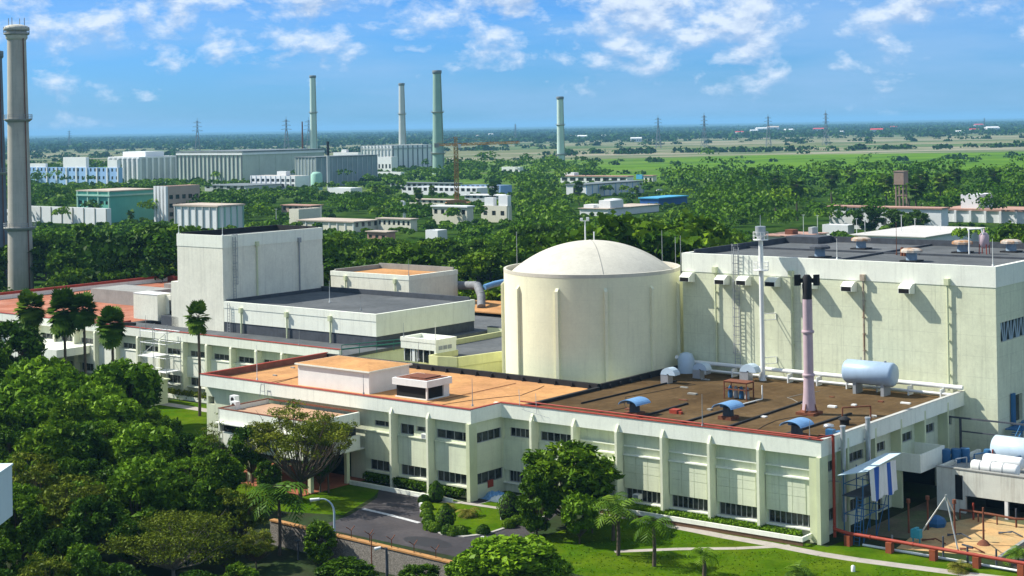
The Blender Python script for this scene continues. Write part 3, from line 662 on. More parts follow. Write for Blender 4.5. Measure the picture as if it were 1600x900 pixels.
# steam pipes along the foot of the big wall
m = MB(); m.tube([(34.2, -.2, 10.75), (34.2, 36.0, 10.75)], .27, 10); m.tube([(34.2, 36, 10.75), (33.6, 38, 10.75), (32.5, 38.0, 11.5)], .27, 8); solo('insulated_pipe', 'thick white insulated pipe along the foot of the big wall', 'pipe', m, WHITE, (34.2, 0, RF))
m = MB(); m.tube([(33.3, .5, 10.0), (33.3, 36.0, 10.0)], .16, 8)
for b in range(2, 36, 4): m.box(33.1, 34.4, b, b+.15, RF, 10.5)
solo('lower_pipe', 'thinner white pipe below the thick one at the big wall foot', 'pipe', m, WHITE, (33.3, 0, RF))
m = MB()
for i in range(3): m.lathe([(1.1, RF), (1.1, 11.2-.35*i), (.8, 11.9-.35*i), (.3, 12.1-.35*i)], (33.2-1.4*i, 37.0-.2*i), 14) if i == 0 else None
solo('dished_vessel', 'white round vessel in the corner between dome and big wall', 'tank', m, TANKB, (33.2, 37, RF))
# rusty equipment rack
rk = T('equipment_rack', 'rusty rack of valves and gauges on the brown roof before the mauve stack', 'equipment', (20.3, 22.2, RF))
m = MB()
for a_, b_ in ((19.4, 19.8), (19.4, 22.8), (21.0, 19.8), (21.0, 22.8)): m.bar((a_, b_, RF), (a_, b_, RF+2.0), .12)
for z in (RF+1.2, RF+2.0):
    m.bar((19.4, 19.8, z), (19.4, 22.8, z), .12); m.bar((21, 19.8, z), (21, 22.8, z), .12); m.bar((19.4, 19.8, z), (21, 19.8, z), .12); m.bar((19.4, 22.8, z), (21, 22.8, z), .12)
m.box(19.3, 21.1, 19.7, 22.9, RF+2.06, RF+2.12); rk.part('frame', m, RUST)
for i in range(4):
    m = MB(); m.lathe([(.28, RF+.1), (.3, RF+.6), (.22, RF+1.0), (.3, RF+1.1), (.1, RF+1.5)], (20.2, 20.2+.75*i), 12); rk.part('valve', m, BLUEP if i % 2 else GREYP)
m = MB(); m.tube([(20.6, 18.4, RF+1.8), (20.6, 18.4, RF+.2), (16.0, 18.6, RF+.2)], .08, 6); solo('conduit', 'thin white conduit bending down behind the rusty rack', 'pipe', m, WHITE, (20.6, 18.4, RF))
# small red box, hatch wheel, goalpost pipe
m = MB(); m.box(8.0, 9.0, 22.0, 23.0, RF, RF+.45); m.box(8.1, 8.5, 21.5, 22.0, RF, RF+.3); solo('junction_box', 'small red box on the brown roof between two blue cowls', 'box', m, REDP, (8, 22, RF))
t = T('goalpost_pipe', 'rusty goalpost pipe beside a dark drum near the right roof rim', 'pipe', (15.6, 3.2, RF))
m = MB(); m.tube([(13.8, 4.6, RF), (13.8, 4.6, RF+1.6), (16.4, 2.6, RF+1.6), (16.4, 2.6, RF)], .09, 6); t.part('pipe', m, RUST)
m = MB(); m.lathe([(.5, RF), (.5, RF+.5), (.7, RF+.55), (.7, RF+.62), (.2, RF+.9)], (12.9, 3.9), 14); t.part('drum', m, BLACK)
m = MB(); m.lathe([(.35, RF), (.35, RF+.35), (.6, RF+.5), (.5, RF+.75), (.1, RF+.85)], (8.6, 3.5), 14); solo('mushroom_vent', 'small grey mushroom vent by the right rim of the brown roof', 'roof vent', m, STEEL, (8.6, 3.5, RF))
m = MB(); m.box(5.4, 6.1, 1.4, 2.2, RF, RF+.9); m.box(6.6, 7.6, 1.3, 1.9, RF, RF+.5); solo('pump_box', 'small dark blue pump box near the red roof corner', 'equipment', m, BLUEP, (5.4, 1.4, RF))
# television-like aerials at the front rim
m = MB()
b = 37.2; m.tube([(.1-.03*b, b, PT), (1.2-.03*b, b+1.0, PT+1.6)], .03, 5); m.tube([(.1-.03*b, b-2.4, PT-.6), (1.0-.03*b, b-1.6, PT+1.4)], .03, 5); m.tube([(-.2-.03*b, b-.5, PT-.3), (-.2-.03*b, b-4.5, PT-.9)], .025, 5)
solo('aerial', 'bent thin aerial rods on the red-edged rim at the roof joint', 'aerial', m, GREYP, (0, 37, PT))
m = MB()
for p, q in (((0, 0, 0), (.1, .2, 1.7)), ((0, 1.0, 0), (.1, .8, 1.7)), ((.05, .1, .8), (.05, .9, .8)), ((.1, .2, 1.6), (.1, .8, 1.6))): m.bar((-5.5+p[0]-1.24, 73.6+p[1], 8.45+p[2]), (-5.5+q[0]-1.24, 73.6+q[1], 8.45+q[2]), .06)
solo('trestle', 'small grey trestle leaning on the parapet above the porch roof', 'trestle', m, GREYP, (-6.7, 73.6, 8.4))
# red roof-edge pipe with stand-offs on the orange roof
m = MB(); m.tube([(-4.4-1.24, 44, RF+.5), (-4.4-1.24, 85, RF+.5)], .05, 6)
for b in np.arange(44, 85.1, 3.4): m.cyl((-4.4-1.24, b, RF), (-4.4-1.24, b, RF+.5), .04, .04, 5)
m.tube([(-4.4-1.24, 50, RF+.1), (14, 50, RF+.1)], .04, 5); m.tube([(-4.4-1.24, 77, RF+.1), (14, 77, RF+.1)], .04, 5)
solo('conduit', 'thin conduit on short stands round the orange roof', 'pipe', m, RUST, (-5.6, 44, RF))
m = MB()
for b in np.arange(40, 86, 2.6): m.box(15.9, 16.15, b, b+.2, RF+.02, RF+.55)
for a_ in np.arange(18, 34, 2.2): m.box(a_, a_+.2, 38.2, 38.4, RF, RF+.5)
solo('conduit', 'short dark posts carrying a wire along the back rim of the roofs', 'pipe', m, BLACK, (16, 40, RF))

# loose things and cables on the roofs
rr_ = random.Random(5)
for i in range(16):
    a, b = rr_.uniform(3, 30), rr_.uniform(3, 36); m = MB(); w_, l_, h_ = rr_.uniform(.12, .3), rr_.uniform(.2, .6), rr_.uniform(.08, .2); x_, y_ = rw(a, b)
    m.box(x_-w_, x_+w_, y_-l_, y_+l_, RF, RF+h_); solo('loose_block', 'small loose block lying on the brown roof', 'block', m, [CONC, WHITE, RUST][i % 3], (x_, y_, RF), 'loose blocks on the brown roof')
for i in range(9):
    a, b = rr_.uniform(-3, 14), rr_.uniform(43, 84); x_, y_ = rw(a, b)
    if -2 < a < 8 and 50 < b < 75: continue
    m = MB(); m.box(x_-.15, x_+.15, y_-.3, y_+.3, RF+.02, RF+.16); solo('loose_block', 'small loose block lying on the orange roof', 'block', m, CONC, (x_, y_, RF), 'loose blocks on the orange roof')
def cable(pts, lab, z=RF+.03, r=.03, mm=BLACK):
    m = MB(); q = []
    for (x0, y0), (x1, y1) in zip(pts, pts[1:]):
        for k in range(6): u = k/6; q.append((*rw(x0+(x1-x0)*u+.12*math.sin(7*u+x0), y0+(y1-y0)*u+.12*math.cos(5*u+y0)), z))
    q.append((*rw(*pts[-1]), z)); m.tube(q, r, 5); solo('cable', lab, 'cable', m, mm, (*rw(*pts[0]), RF))
cable([(1.5, 30), (9, 29), (14, 33), (26, 31)], 'dark cable wandering across the left part of the brown roof')
cable([(5, 10), (11, 11), (16, 9.5)], 'dark cable leading to the foot of the mauve stack')
cable([(20, 12), (24, 17), (30, 16)], 'pale cable behind the mauve stack', mm=CONC)
cable([(-3, 48), (3, 47), (9, 44), (15, 46)], 'dark cable on the orange roof near the roof joint', z=RF+.05)
cable([(-2, 76), (5, 78), (12, 76)], 'dark cable on the orange roof left of the penthouse', z=RF+.05)
# ------------------------------------------------------------------ dome
dome = T('containment_dome', 'cream round reactor containment with pilasters and shallow domed cap', 'building', (32, 51.1, 0))
DC = (32.0, 51.1); DR = 11.9
m = MB(); m.lathe([(DR, 0), (DR, 22.3)], DC, 128, close=False); dome.part('wall', m, CREAMC)
m = MB(); m.lathe([(DR+.02, 22.3), (DR+.02, 22.75)], DC, 128, close=False); m.lathe([(DR+.02, 22.75), (DR-.32, 22.75)], DC, 128, close=False); m.lathe([(DR-.32, 22.75), (DR-.32, 22.1)], DC, 128, close=False); dome.part('rim', m, CREAMD)
rc = 10.75; hcap = 3.95; Rs = (rc*rc+hcap*hcap)/(2*hcap); prof = []
for k in range(25):
    t = k/24; r = rc*math.cos(t*math.pi/2); prof.append((max(r, .01), 22.35+hcap-Rs+math.sqrt(Rs*Rs-r*r)))
m = MB(); m.lathe([(rc, 22.0)]+prof, DC, 128, close=False); cap = dome.part('cap', m, CREAMD)
m = MB(); pts = []
for k in range(-12, 13):
    r = rc*k/12.; ang = R(-84.6)-TH; z = 22.35+hcap-Rs+math.sqrt(Rs*Rs-r*r)+.03; pts.append((DC[0]+r*math.cos(ang), DC[1]+r*math.sin(ang), z))
m.tube(pts, .035, 5); dome.part('earth_strip', m, CONC, cap)
for wd in (-146.4, -114.8, -84.6, -53.1, -31.8+9, 3, 33, 63, 93, 123, 153, 183):
    an = R(wd)-TH; q = MB(); q.box(DR-.1, DR+.42, -.2, .2, 0, 20.6)
    q.add([(DR-.1, -.2, 20.6), (DR+.42, -.2, 20.6), (DR+.42, .2, 20.6), (DR-.1, .2, 20.6), (DR-.1, -.2, 21.1), (DR-.1, .2, 21.1)], [(0, 1, 4), (1, 2, 5, 4), (2, 3, 5), (3, 0, 4, 5)])
    ca, sa = math.cos(an), math.sin(an); q.warp(lambda x, y, z: (DC[0]+x*ca-y*sa, DC[1]+x*sa+y*ca, z)); dome.part('pilaster', q, CREAMC)

# ------------------------------------------------------------------ big hall
big = T('turbine_hall', 'tall windowless pale green hall with dark grey roof right of the dome', 'building', (35, -4, 0))
BA0, BA1, BB0, BB1, BZ = 35., 66., -4., 38.5, 24.85
m = MB(); m.box(BA0, BA0+.5, BB0, BB1, 0, BZ-2.4)
wall(m, 'a', BB0, BA0+.5, 60, 0, BZ-2.4, .5, [(36.2, 60, 16.0, 18.3), (39.6, 42.4, 6.2, 9.4)])
m.box(BA0+.5, BA1, BB1-.5, BB1, 0, BZ-2.4); m.box(BA1-.5, BA1, BB0+.5, BB1-.5, 0, BZ-2.4); m.box(60, BA1-.5, BB0, BB0+.5, 0, BZ-2.4)
big.part('wall', m, BIGW)
m = MB(); P_ = BZ-2.4; m.box(BA0-.06, BA0+.5, BB0-.06, BB1+.06, P_, BZ); m.box(BA0+.5, BA1+.06, BB0-.06, BB0+.5, P_, BZ-.001); m.box(BA0+.5, BA1+.06, BB1-.5, BB1+.06, P_, BZ-.002); m.box(BA1-.5, BA1+.06, BB0+.5, BB1-.5, P_, BZ-.003)
big.part('parapet', m, WALLP)
m = MB(); m.box(BA0+.5, BA1-.5, BB0+.5, BB1-.5, 23.3, BZ-.45); big.part('roof', m, GREY)
m = MB(); m.box(BA0+.52, BA1-.52, 17.3, 17.6, BZ-.45, BZ-.2); m.box(50.2, 50.5, BB0+.5, 17.3, BZ-.45, BZ-.2); m.box(50.2, 50.5, 17.6, BB1-.52, BZ-.45, BZ-.2); big.part('roof_kerb', m, FELTW)
m = MB(); m.box(BA1-.75, BA1-.52, BB0+.6, BB1-.6, BZ-.44, BZ+.35); m.box(BA0+2, BA1-.8, BB1-.75, BB1-.52, BZ-.44, BZ+.32); m.box(BA1-5, BA1-.8, BB1-6, BB1-.8, BZ-.44, BZ+.5); big.part('parapet_lining', m, FELTW)
m = MB(); m.box(36.2, 60, BB0+.4, BB0+.45, 16, 18.3); m.box(39.6, 42.4, BB0+.4, BB0+.45, 6.2, 9.4); wb = big.part('clerestory_window', m, GLASS)
m = MB()
for k in range(12):
    a = 36.4+k*2.0
    m.bar((a, BB0+.3, 16.0), (a+.75, BB0+.3, 18.3), .12); m.bar((a+1.3, BB0+.3, 16.0), (a+.75, BB0+.3, 18.3), .12); m.bar((a+1.65, BB0+.3, 16.0), (a+1.65, BB0+.3, 18.3), .12)
big.part('lattice_frame', m, TANKB, wb)
for (b, z) in ((37.3, 22.29), (32.0, 22.21), (28.8, 22.27), (24.6, 22.31), (19.4, 22.32), (14.1, 22.26), (6.6, 22.41)):
    z -= .3
    q = MB(); b1_ = b+.75; b0_ = b-.75
    q.add([(34.94, b0_, z-.9), (34.94, b1_, z-.9), (34.94, b1_, z+.35), (34.94, b0_, z+.35), (33.5, b0_, z-.75), (33.5, b1_, z-.75), (33.5, b1_, z-.15), (33.5, b0_, z-.15), (34.3, b0_, z+.35), (34.3, b1_, z+.35)],
          [(0, 1, 5, 4), (4, 5, 6, 7), (7, 6, 9, 8), (8, 9, 2, 3), (0, 4, 7, 8, 3), (1, 2, 9, 6, 5)])
    h = big.part('wall_hood', q, WALLP)
    q = MB(); q.add([(33.49, b0_+.1, z-.72), (33.49, b1_-.1, z-.72), (33.49, b1_-.1, z-.2), (33.49, b0_+.1, z-.2)], [(0, 1, 2, 3)]); big.part('opening', q, DARK, h)
for i, b in enumerate((33.3, 22.2, 12.4, 1.7)):
    q = MB(); q.cyl((34.7, b, 10.2), (34.7, b, 22.6), .13, .13, 8); q.box(34.35, 34.94, b-.28, b+.28, 22.5, 23.25)
    for z in range(12, 22, 2): q.box(34.6, 34.94, b-.17, b+.17, z, z+.1)
    big.part('downpipe', q, [PIL, PIL, RUSTP, PIL][i])
# ladder on the big wall
def ladder(host_grid, a, b, z0, z1, lab, along='b', out=-.25, cage=True, w=.55, mm=GREYP, grp='caged access ladders'):
    t = T('access_ladder', lab, 'ladder', (a, b, z0), grp)
    q = MB()
    def P(s, o, z): return (a+o, b+s, z) if along == 'b' else (a+s, b+o, z)
    for s in (-w/2, w/2): q.bar(P(s, out, z0), P(s, out, z1), .07)
    t.part('rail', q, mm)
    q = MB(); z = z0+.3
    while z < z1-.1: q.bar(P(-w/2, out, z), P(w/2, out, z), .045); z += .45
    t.part('rungs', q, mm)
    if cage:
        q = MB(); z = z0+2.4
        while z < z1+.6:
            pts = [P(-w/2*math.cos(x)*1.3, out+(-.75)*math.sin(x), z) for x in [math.pi*k/6 for k in range(7)]]
            for u, v in zip(pts, pts[1:]): q.bar(u, v, .05)
            z += 1.15
        for k in range(1, 6): q.bar(P(-w/2*math.cos(math.pi*k/6)*1.3, out-.75*math.sin(math.pi*k/6), z0+2.4), P(-w/2*math.cos(math.pi*k/6)*1.3, out-.75*math.sin(math.pi*k/6), z1+.5), .035)
        t.part('cage', q, mm)
    return t
ladder(1, 34.94, 30.1, 10.0, 25.9, 'tall caged ladder up the sunlit big wall', w=.75)
# white vent pole with platforms in front of the wall
vp = T('white_vent_stack', 'slim white vent pole with two ringed platforms before the big wall', 'chimney', (33.2, 25.6, RF)); c = (33.2, 25.6)
m = MB(); m.cyl((*c, RF), (*c, RF+.6), .45, .3, 14); m.cyl((*c, RF+.6), (*c, 27.2), .3, .29, 14); vp.part('shaft', m, WHITE)
m = MB(); m.cyl((*c, 27.0), (*c, 27.7), .29, .62, 16); m.cyl((*c, 27.7), (*c, 28.8), .66, .66, 16); m.cyl((*c, 28.8), (*c, 30.2), .05, .03, 6); vp.part('head', m, STEEL)
for z in (23.3, 27.1):
    m = MB(); m.lathe([(.3, z-.05), (.95, z-.05), (.95, z+.05), (.3, z+.05)], c, 16, close=False)
    for k in range(12):
        x, y = c[0]+.92*math.cos(k*math.pi/6), c[1]+.92*math.sin(k*math.pi/6); m.bar((x, y, z), (x, y, z+1.0), .045)
    for zz in (z+.5, z+1.0):
        for k in range(12): m.bar((c[0]+.92*math.cos(k*math.pi/6), c[1]+.92*math.sin(k*math.pi/6), zz), (c[0]+.92*math.cos((k+1)*math.pi/6), c[1]+.92*math.sin((k+1)*math.pi/6), zz), .045)
    vp.part('platform', m, WHITE)
for z in (17, 11.5): m = MB(); m.tube([(c[0], c[1], z+.8), (34.94, c[1]-1.0, z+.8), (34.94, c[1]-1.0, z), (c[0], c[1], z)], .05, 5); vp.part('brace', m, WHITE)
# turbines and fittings on the big roof
def mush(a, b, lab, top=CONC, s=1.):
    z = BZ-.45; t = T('roof_extractor', lab, 'roof vent', (a, b, z), 'mushroom extractors on the big grey roof')
    m = MB(); m.box(a-1.1*s, a+1.1*s, b-1.1*s, b+1.1*s, z, z+.18); t.part('base', m, BLACK)
    m = MB(); m.cyl((a, b, z+.18), (a, b, z+1.35*s), .68*s, .62*s, 16); t.part('neck', m, mat('dull_blue_grey_metal', (.24, .33, .42), rough=.6, var=.25, scale=2))
    m = MB(); m.lathe([(1.0*s, z+1.15*s), (1.35*s, z+1.15*s), (1.33*s, z+1.42*s), (.95*s, z+1.62*s), (.05, z+1.68*s)], (a, b), 10, smooth=False); t.part('hood', m, top)
RUSTYW = mat('rust_stained_white', (.55, .52, .46), var=.3, scale=1.5, col2=(.40, .2, .08))
mush(41.5, 21.8, 'dark topped extractor nearest the white pole on the grey roof', FELTW); mush(55.8, 23.2, 'pale extractor far back left on the grey roof', RUSTYW); mush(41.6, 9.3, 'rust stained extractor nearest the front edge of the grey roof', RUSTYW)
mush(56.2, 9.0, 'rust stained extractor far back beside the white drum', RUSTYW); mush(60.0, 4.0, 'pale extractor farthest right on the grey roof', RUSTYW)
z = BZ-.45; t = T('roof_drum', 'white drum on legs with a bent pipe on the grey roof', 'tank', (55.5, 5.6, z)); c = (55.6, 5.8)
m = MB(); m.lathe([(.1, z+.7), (.62, z+1.2), (.62, z+2.4), (.35, z+2.75), (.12, z+2.8), (.12, z+3.2)], c, 16); t.part('shell', m, PURPLE)
m = MB(); [m.bar((c[0]+dx, c[1]+dy, z), (c[0]+dx*.9, c[1]+dy*.9, z+1.3), .09) for dx, dy in ((.5, .5), (-.5, .5), (.5, -.5), (-.5, -.5))]; t.part('leg', m, REDP)
m = MB(); m.tube([(c[0]-1.0, c[1]+1.6, z), (c[0]-1.0, c[1]+1.6, z+3.2), (c[0]-.5, c[1]+.2, z+3.3), (c[0]-.5, c[1]-.1, z+2.6)], .1, 6); t.part('pipe', m, WHITE)
m = MB(); m.cyl((48.5, 13.8, z), (48.5, 13.8, z+1.1), .25, .2, 8); m.cyl((48.2, 13.3, z), (48.2, 13.3, z+.8), .2, .2, 8); solo('flue', 'rusty short flue behind the front extractor', 'pipe', m, RUST, (48.5, 13.8, z))
rod(35.4, 16.2, BZ, 2.6, 'thin white rod on the front edge of the big hall', WHITE, warp=False); rod(35.3, -3.6, BZ, 3.2, 'thin white rod on the near corner of the big hall', WHITE, warp=False)
rod(49, 14.8, BZ-.4, 4.2, 'dark thin rod in the middle of the big roof', RUST, warp=False)
for (px, yt, a, b, lab) in ((807, 362, 30, 63.4, 'pale rod left behind the dome'), (1034, 360, 43.6, 50.2, 'pale rod behind the right shoulder of the dome'), (1055, 370, 42, 45, 'pale rod at the corner between dome and big hall'), (1063, 368, 44, 44.5, 'pale rod just left of the big hall corner')):
    y = W(a, b)[1]; x, z1 = XZ(px, yt, y); aa, bb = AB(x, y); rod(aa, bb, 0, z1, lab, GREYP, .09, warp=False)
for (px, yb, yt, Y, lab) in ((914, 385, 345, 226, 'floodlight pole behind the dome top'), (928, 385, 362, 226, 'short pole behind the dome top')):
    x, z1 = XZ(px, yt, Y); q = MB(); q.cyl((x, Y, 0), (x, Y, z1), .14, .1, 8)
    if yt == 345:
        q.bar((x-.6, Y, z1), (x+.6, Y, z1), .1); q.box(x-.7, x-.3, Y-.2, Y+.2, z1, z1+.4); q.box(x+.2, x+.6, Y-.2, Y+.2, z1+.1, z1+.5)
    solo('light_pole', lab, 'pole', q, WHITE, (x, Y, 0), 'poles behind the dome', grid=False)
# ------------------------------------------------------------------ left wing (two storeys, grey and red roofs)
lw = T('office_wing', 'long pale green two-storey wing with red roof rim behind the fan palms', 'building', (19, 86.9, 0))
LA = 19.4; LP = 10.24
m = MB(); m.box(LA, LA+.4, 87, 200, 8.85, LP); m.box(LA+.4, 80, 199.6, 200, 8.85, LP); lw.part('parapet', m, WALLP)
m = MB(); m.box(LA-.05, LA+.45, 87, 200.05, LP, LP+.09); m.box(LA+.45, 80, 199.6, 200.05, LP, LP+.5); m.box(LA+.45, 28, 146.4, 146.7, 9.4, 9.7); m.box(78, 78.4, 137, 199.6, 9.4, LP+.35); lw.part('parapet_coping', m, REDP)
m = MB(); m.box(LA+.4, 80, 86.8, 146.5, 8.9, 9.35); lw.part('roof', m, GREY)
m = MB(); m.box(LA+.4, 80, 146.5, 199.6, 8.9, 9.4); lw.part('roof', m, REDR)
LB_ = [87.7+5.72*k for k in range(19)]
hu = [(b+.5, b+5.1, 6.5, 7.4) for b in LB_]; hl = [(b+.5, b+5.1, 1.9, 3.2) for b in LB_]
m = MB(); wall(m, 'b', LA+.95, 87, 200, 0, 9.0, .4, hu+hl); lw.part('wall', m, WALL)
for h in hu+hl: win(lw, 'b', LA+.95, *h, 4, rec=.2)
m = MB()
for b in LB_: m.box(LA+.6, LA+.947, b+.2, b+5.5, 3.25, 6.3); m.box(LA+.5, LA+.947, b+.2, b+5.5, 6.3, 6.42); m.box(LA+.5, LA+.947, b+.2, b+5.5, 1.7, 1.85)
lw.part('spandrel_panels', m, WALLP)
for b in LB_: pilaster_b(b, LA-.15, zt=9.3, w=.42, d=1.1, host=lw, warp=None)
m = MB(); m.box(LA-6, LA+.5, 147, 163, 5.0, 6.3); m.box(LA-6, LA-5.7, 147.3, 162.7, 0, 5); lw.part('annex_wall', m, WALLP)
m = MB(); m.box(LA-1.2, LA-.9, 88, 150, 0, .6); lw.part('planter_wall', m, WALLP)
m = MB(); m.box(LA+1.3, 80, 87, 87.4, 0, 8.9); m.box(79.6, 80, 87.4, 199.6, 0, 8.9); lw.part('wall', m, WALL)

# ---- tower and grey-roofed block
tw = T('tower_block', 'tall blank weathered pale tower with ladder, rising left of the grey roof', 'building', (28.5, 122.8, 0))
m = MB(); m.box(28.5, 50.8, 122.8, 134.3, 9, 22.9); tw.part('wall', m, TOWERW)
m = MB(); m.box(28.44, 28.9, 122.74, 134.36, 22.9, 24.9); m.box(28.9, 50.86, 122.74, 123.2, 22.9, 24.899); m.box(50.4, 50.86, 123.2, 134.36, 22.9, 24.898); m.box(28.9, 50.4, 133.9, 134.36, 22.9, 24.897); tw.part('parapet', m, WALLP)
m = MB(); m.box(28.9, 50.4, 123.2, 133.9, 22.9, 24.2); tw.part('roof', m, GREY)
m = MB(); m.box(28.95, 50.35, 133.5, 133.88, 24.2, 25.1); m.box(50.0, 50.38, 123.3, 133.5, 24.2, 25.1); tw.part('parapet_lining', m, BLACK)
for a in (35.7, 45.2):
    q = MB(); q.cyl((a, 122.6, 14.4), (a, 122.6, 23.0), .13, .13, 8); q.box(a-.3, a+.3, 122.35, 122.74, 22.7, 23.5); tw.part('downpipe', q, PIL if a < 40 else GREYP)
ladder(1, 30.7, 122.74, 14.5, 24.6, 'caged ladder on the shaded side of the tall tower', along='a')
rod(28.7, 134.1, 24.9, 3.6, 'thin pale rod on the left corner of the tower', WHITE, warp=False); rod(28.7, 123, 24.9, 5.6, 'thin pale rod on the near corner of the tower', WHITE, warp=False)
st = T('stair_annex', 'low pale block stepping down from the left foot of the tower', 'building', (28.5, 134.4, 0))
m = MB(); m.box(28.6, 48, 134.4, 136.2, 9, 16.85); m.box(30.2, 46, 136.2, 139.8, 10.9, 14.2); m.box(28.5, 31.5, 139.8, 146.3, 10.0, 14.3); m.box(31.5, 42, 139.8, 142, 9.9, 14.2); st.part('wall', m, TOWERW)
m = MB(); m.box(30.15, 30.19, 137.9, 138.7, 10.9, 13.4); st.part('door', m, DARK)
m = MB(); m.box(28.45, 31.55, 139.75, 146.35, 14.3, 14.42); st.part('roof', m, WHITE)
ladder(1, 30.1, 136.9, 9.5, 15.0, 'caged ladder by the dark door left of the tower', along='b', cage=True)
gb = T('control_block', 'low pale block with dark base strip and wide grey roof right of the tower', 'building', (28.5, 88.4, 0))
m = MB(); m.box(28.5, 51, 88.4, 122.7, 10.95, 13.2); gb.part('wall', m, WALLP)
m = MB(); m.box(28.44, 28.9, 88.34, 122.7, 13.2, 14.3); m.box(28.9, 51.06, 88.34, 88.8, 13.2, 14.299); m.box(50.6, 51.06, 88.8, 122.7, 13.2, 14.297); gb.part('parapet', m, WALLP)
m = MB(); m.box(28.6, 50.9, 88.5, 139, 9.3, 10.95); gb.part('base_flashing', m, FELTW)
m = MB(); m.box(28.9, 50.6, 88.8, 122.7, 13.2, 13.95); gb.part('roof', m, GREY)
m = MB(); m.box(50.15, 50.58, 88.9, 122.6, 13.95, 14.75); m.box(29, 50.1, 122.3, 122.72, 13.95, 14.5); gb.part('parapet_lining', m, FELTW)
for b in (118.3, 107.6, 97.9):
    q = MB(); q.cyl((28.3, b, 9.4), (28.3, b, 12.9), .14, .14, 8); q.box(27.95, 28.5, b-.25, b+.25, 12.7, 13.5); gb.part('downpipe', q, PIL)
ladder(1, 28.44, 121.2, 9.4, 14.1, 'short ladder on the sunlit wall at the tower foot', along='b', cage=False)
rod(38, 108, 14, 3.6, 'white rod standing in the middle of the grey block roof', WHITE, warp=False); rod(33, 96, 14, 2.4, 'thin rod near the right corner of the grey block roof', GREYP, warp=False)
bb = T('rear_block', 'pale block with tan roof behind the grey-roofed block', 'building', (62, 113, 0))
m = MB(); m.box(62.1, 75, 113, 132.5, 9, 15.2); bb.part('wall', m, TOWERW)
m = MB(); m.box(62.04, 62.5, 112.94, 132.56, 15.2, 16.0); m.box(62.5, 75.06, 112.94, 113.4, 15.2, 15.999); m.box(74.6, 75.06, 113.4, 132.56, 15.2, 16.0); m.box(62.5, 74.6, 132.1, 132.56, 15.2, 16.0); bb.part('parapet', m, WALLP)
m = MB(); m.box(62.5, 74.6, 113.4, 132.1, 15.2, 15.5); bb.part('roof', m, ORANGE)
m = MB(); m.box(74.2, 74.58, 113.4, 132, 15.5, 16.5); m.box(62.6, 74.1, 131.7, 132.08, 15.5, 16.3); bb.part('parapet_lining', m, CONC)
for b in (128.5, 116.2):
    q = MB(); q.cyl((61.9, b, 9.4), (61.9, b, 14.6), .13, .13, 8); q.box(61.6, 62.1, b-.25, b+.25, 14.5, 15.3); bb.part('downpipe', q, PIL)
rod(62.3, 113.2, 16, 3, 'thin rod on the near corner of the tan-roofed rear block', GREYP, warp=False)
# silver bent pipes
m = MB(); p = [(57, 127, 14.5), (57, 131, 17.5), (62, 140, 17.5)]; m.tube([(60, 133, 9.4), (60, 133, 17.2), (57, 139.5, 17.2), (57, 140, 12)], .55, 12); m.tube([(59, 135.5, 9.4), (59, 135.5, 15.6), (59, 138, 15.6)], .4, 10)
solo('steam_duct', 'fat silver bent duct between the tower and the rear block', 'duct', m, STEEL, (60, 134, 9.3))
def pxp(px, py, a): b, z = on_a(px, py, a); return (a, b, z)
m = MB(); m.tube([pxp(715, 446, 76), pxp(746, 446, 74), pxp(752, 462, 72), pxp(752, 480, 70)], .75, 12); solo('steam_duct', 'thick grey duct bending down right of the rear block', 'duct', m, mat('dull_lagged_duct', (.22, .23, .24), rough=.7, var=.3, scale=1.2), pxp(750, 470, 72))
m = MB(); m.tube([pxp(757, 449, 74), pxp(772, 444, 76), pxp(800, 438, 79)], .55, 12); solo('steam_duct', 'silver-blue duct sloping up behind the dome left edge', 'duct', m, LBLUE, pxp(772, 448, 75))
# roofs between dome and grey block
lo_ = T('link_building', 'low grey and orange roofed link between the grey block and the dome', 'building', (44, 70, 0))
m = MB(); m.box(52, 80, 64, 86.7, 0, 9.9); lo_.part('wall', m, WALL)
m = MB(); m.box(52, 66, 64, 86.7, 9.9, 10.05); lo_.part('roof', m, GREY)
m = MB(); m.box(66, 80, 64, 112, 9.95, 10.15); m.box(65.8, 66, 64, 86.7, 10.05, 10.6); lo_.part('roof', m, ORANGE)
m = MB(); m.box(64, 65, 79, 85, 10.05, 10.5); m.box(60.5, 61, 77, 83, 10.05, 10.5); lo_.part('roof_kerb', m, BLACK)
m = MB(); m.box(76, 80, 90, 100, 9.9, 12.2); lo_.part('plant_room', m, CONC)
# kiosk and yellowish annexes behind the orange roof
ks = T('stair_kiosk', 'small pale flat-roofed kiosk with dark glazed front behind the orange roof', 'building', (22, 70.7, 0))
m = MB(); m.box(22, 26.3, 70.7, 77.3, 11.0, 12.0); m.box(22.003, 26.3, 70.703, 71, 9.2, 11.0); m.box(26, 26.3, 71, 77.3, 9.2, 11.0); m.box(21.95, 22.3, 70.65, 77.35, 12, 12.55); m.box(22.3, 26.35, 70.65, 71, 12, 12.549); m.box(26, 26.35, 71, 77.35, 12, 12.548); m.box(22.3, 26, 77, 77.35, 12, 12.547); ks.part('wall', m, WALLP)
m = MB(); m.box(22.3, 25.9, 71, 77, 9.2, 11.0); w_ = ks.part('window', m, GLASS)
m = MB(); [m.box(22.2, 22.298, b, b+.1, 9.2, 11) for b in (72, 73.2, 74.4, 75.6, 76.8)]; m.box(22.15, 22.29, 74.8, 75.3, 9.2, 10.9); ks.part('mullions', m, WHITE, w_)
m = MB(); [m.box(22.6+k*.95, 23.4+k*.95, 70.66, 70.70, 11.05, 11.6) for k in range(3)]; ks.part('vent', m, GREYP)
rod(22.2, 76.9, 12.5, 2, 'thin rod at the left corner of the kiosk', GREYP, warp=False); rod(22.2, 70.9, 12.5, 2.6, 'pale rod at the near corner of the kiosk', WHITE, warp=False)
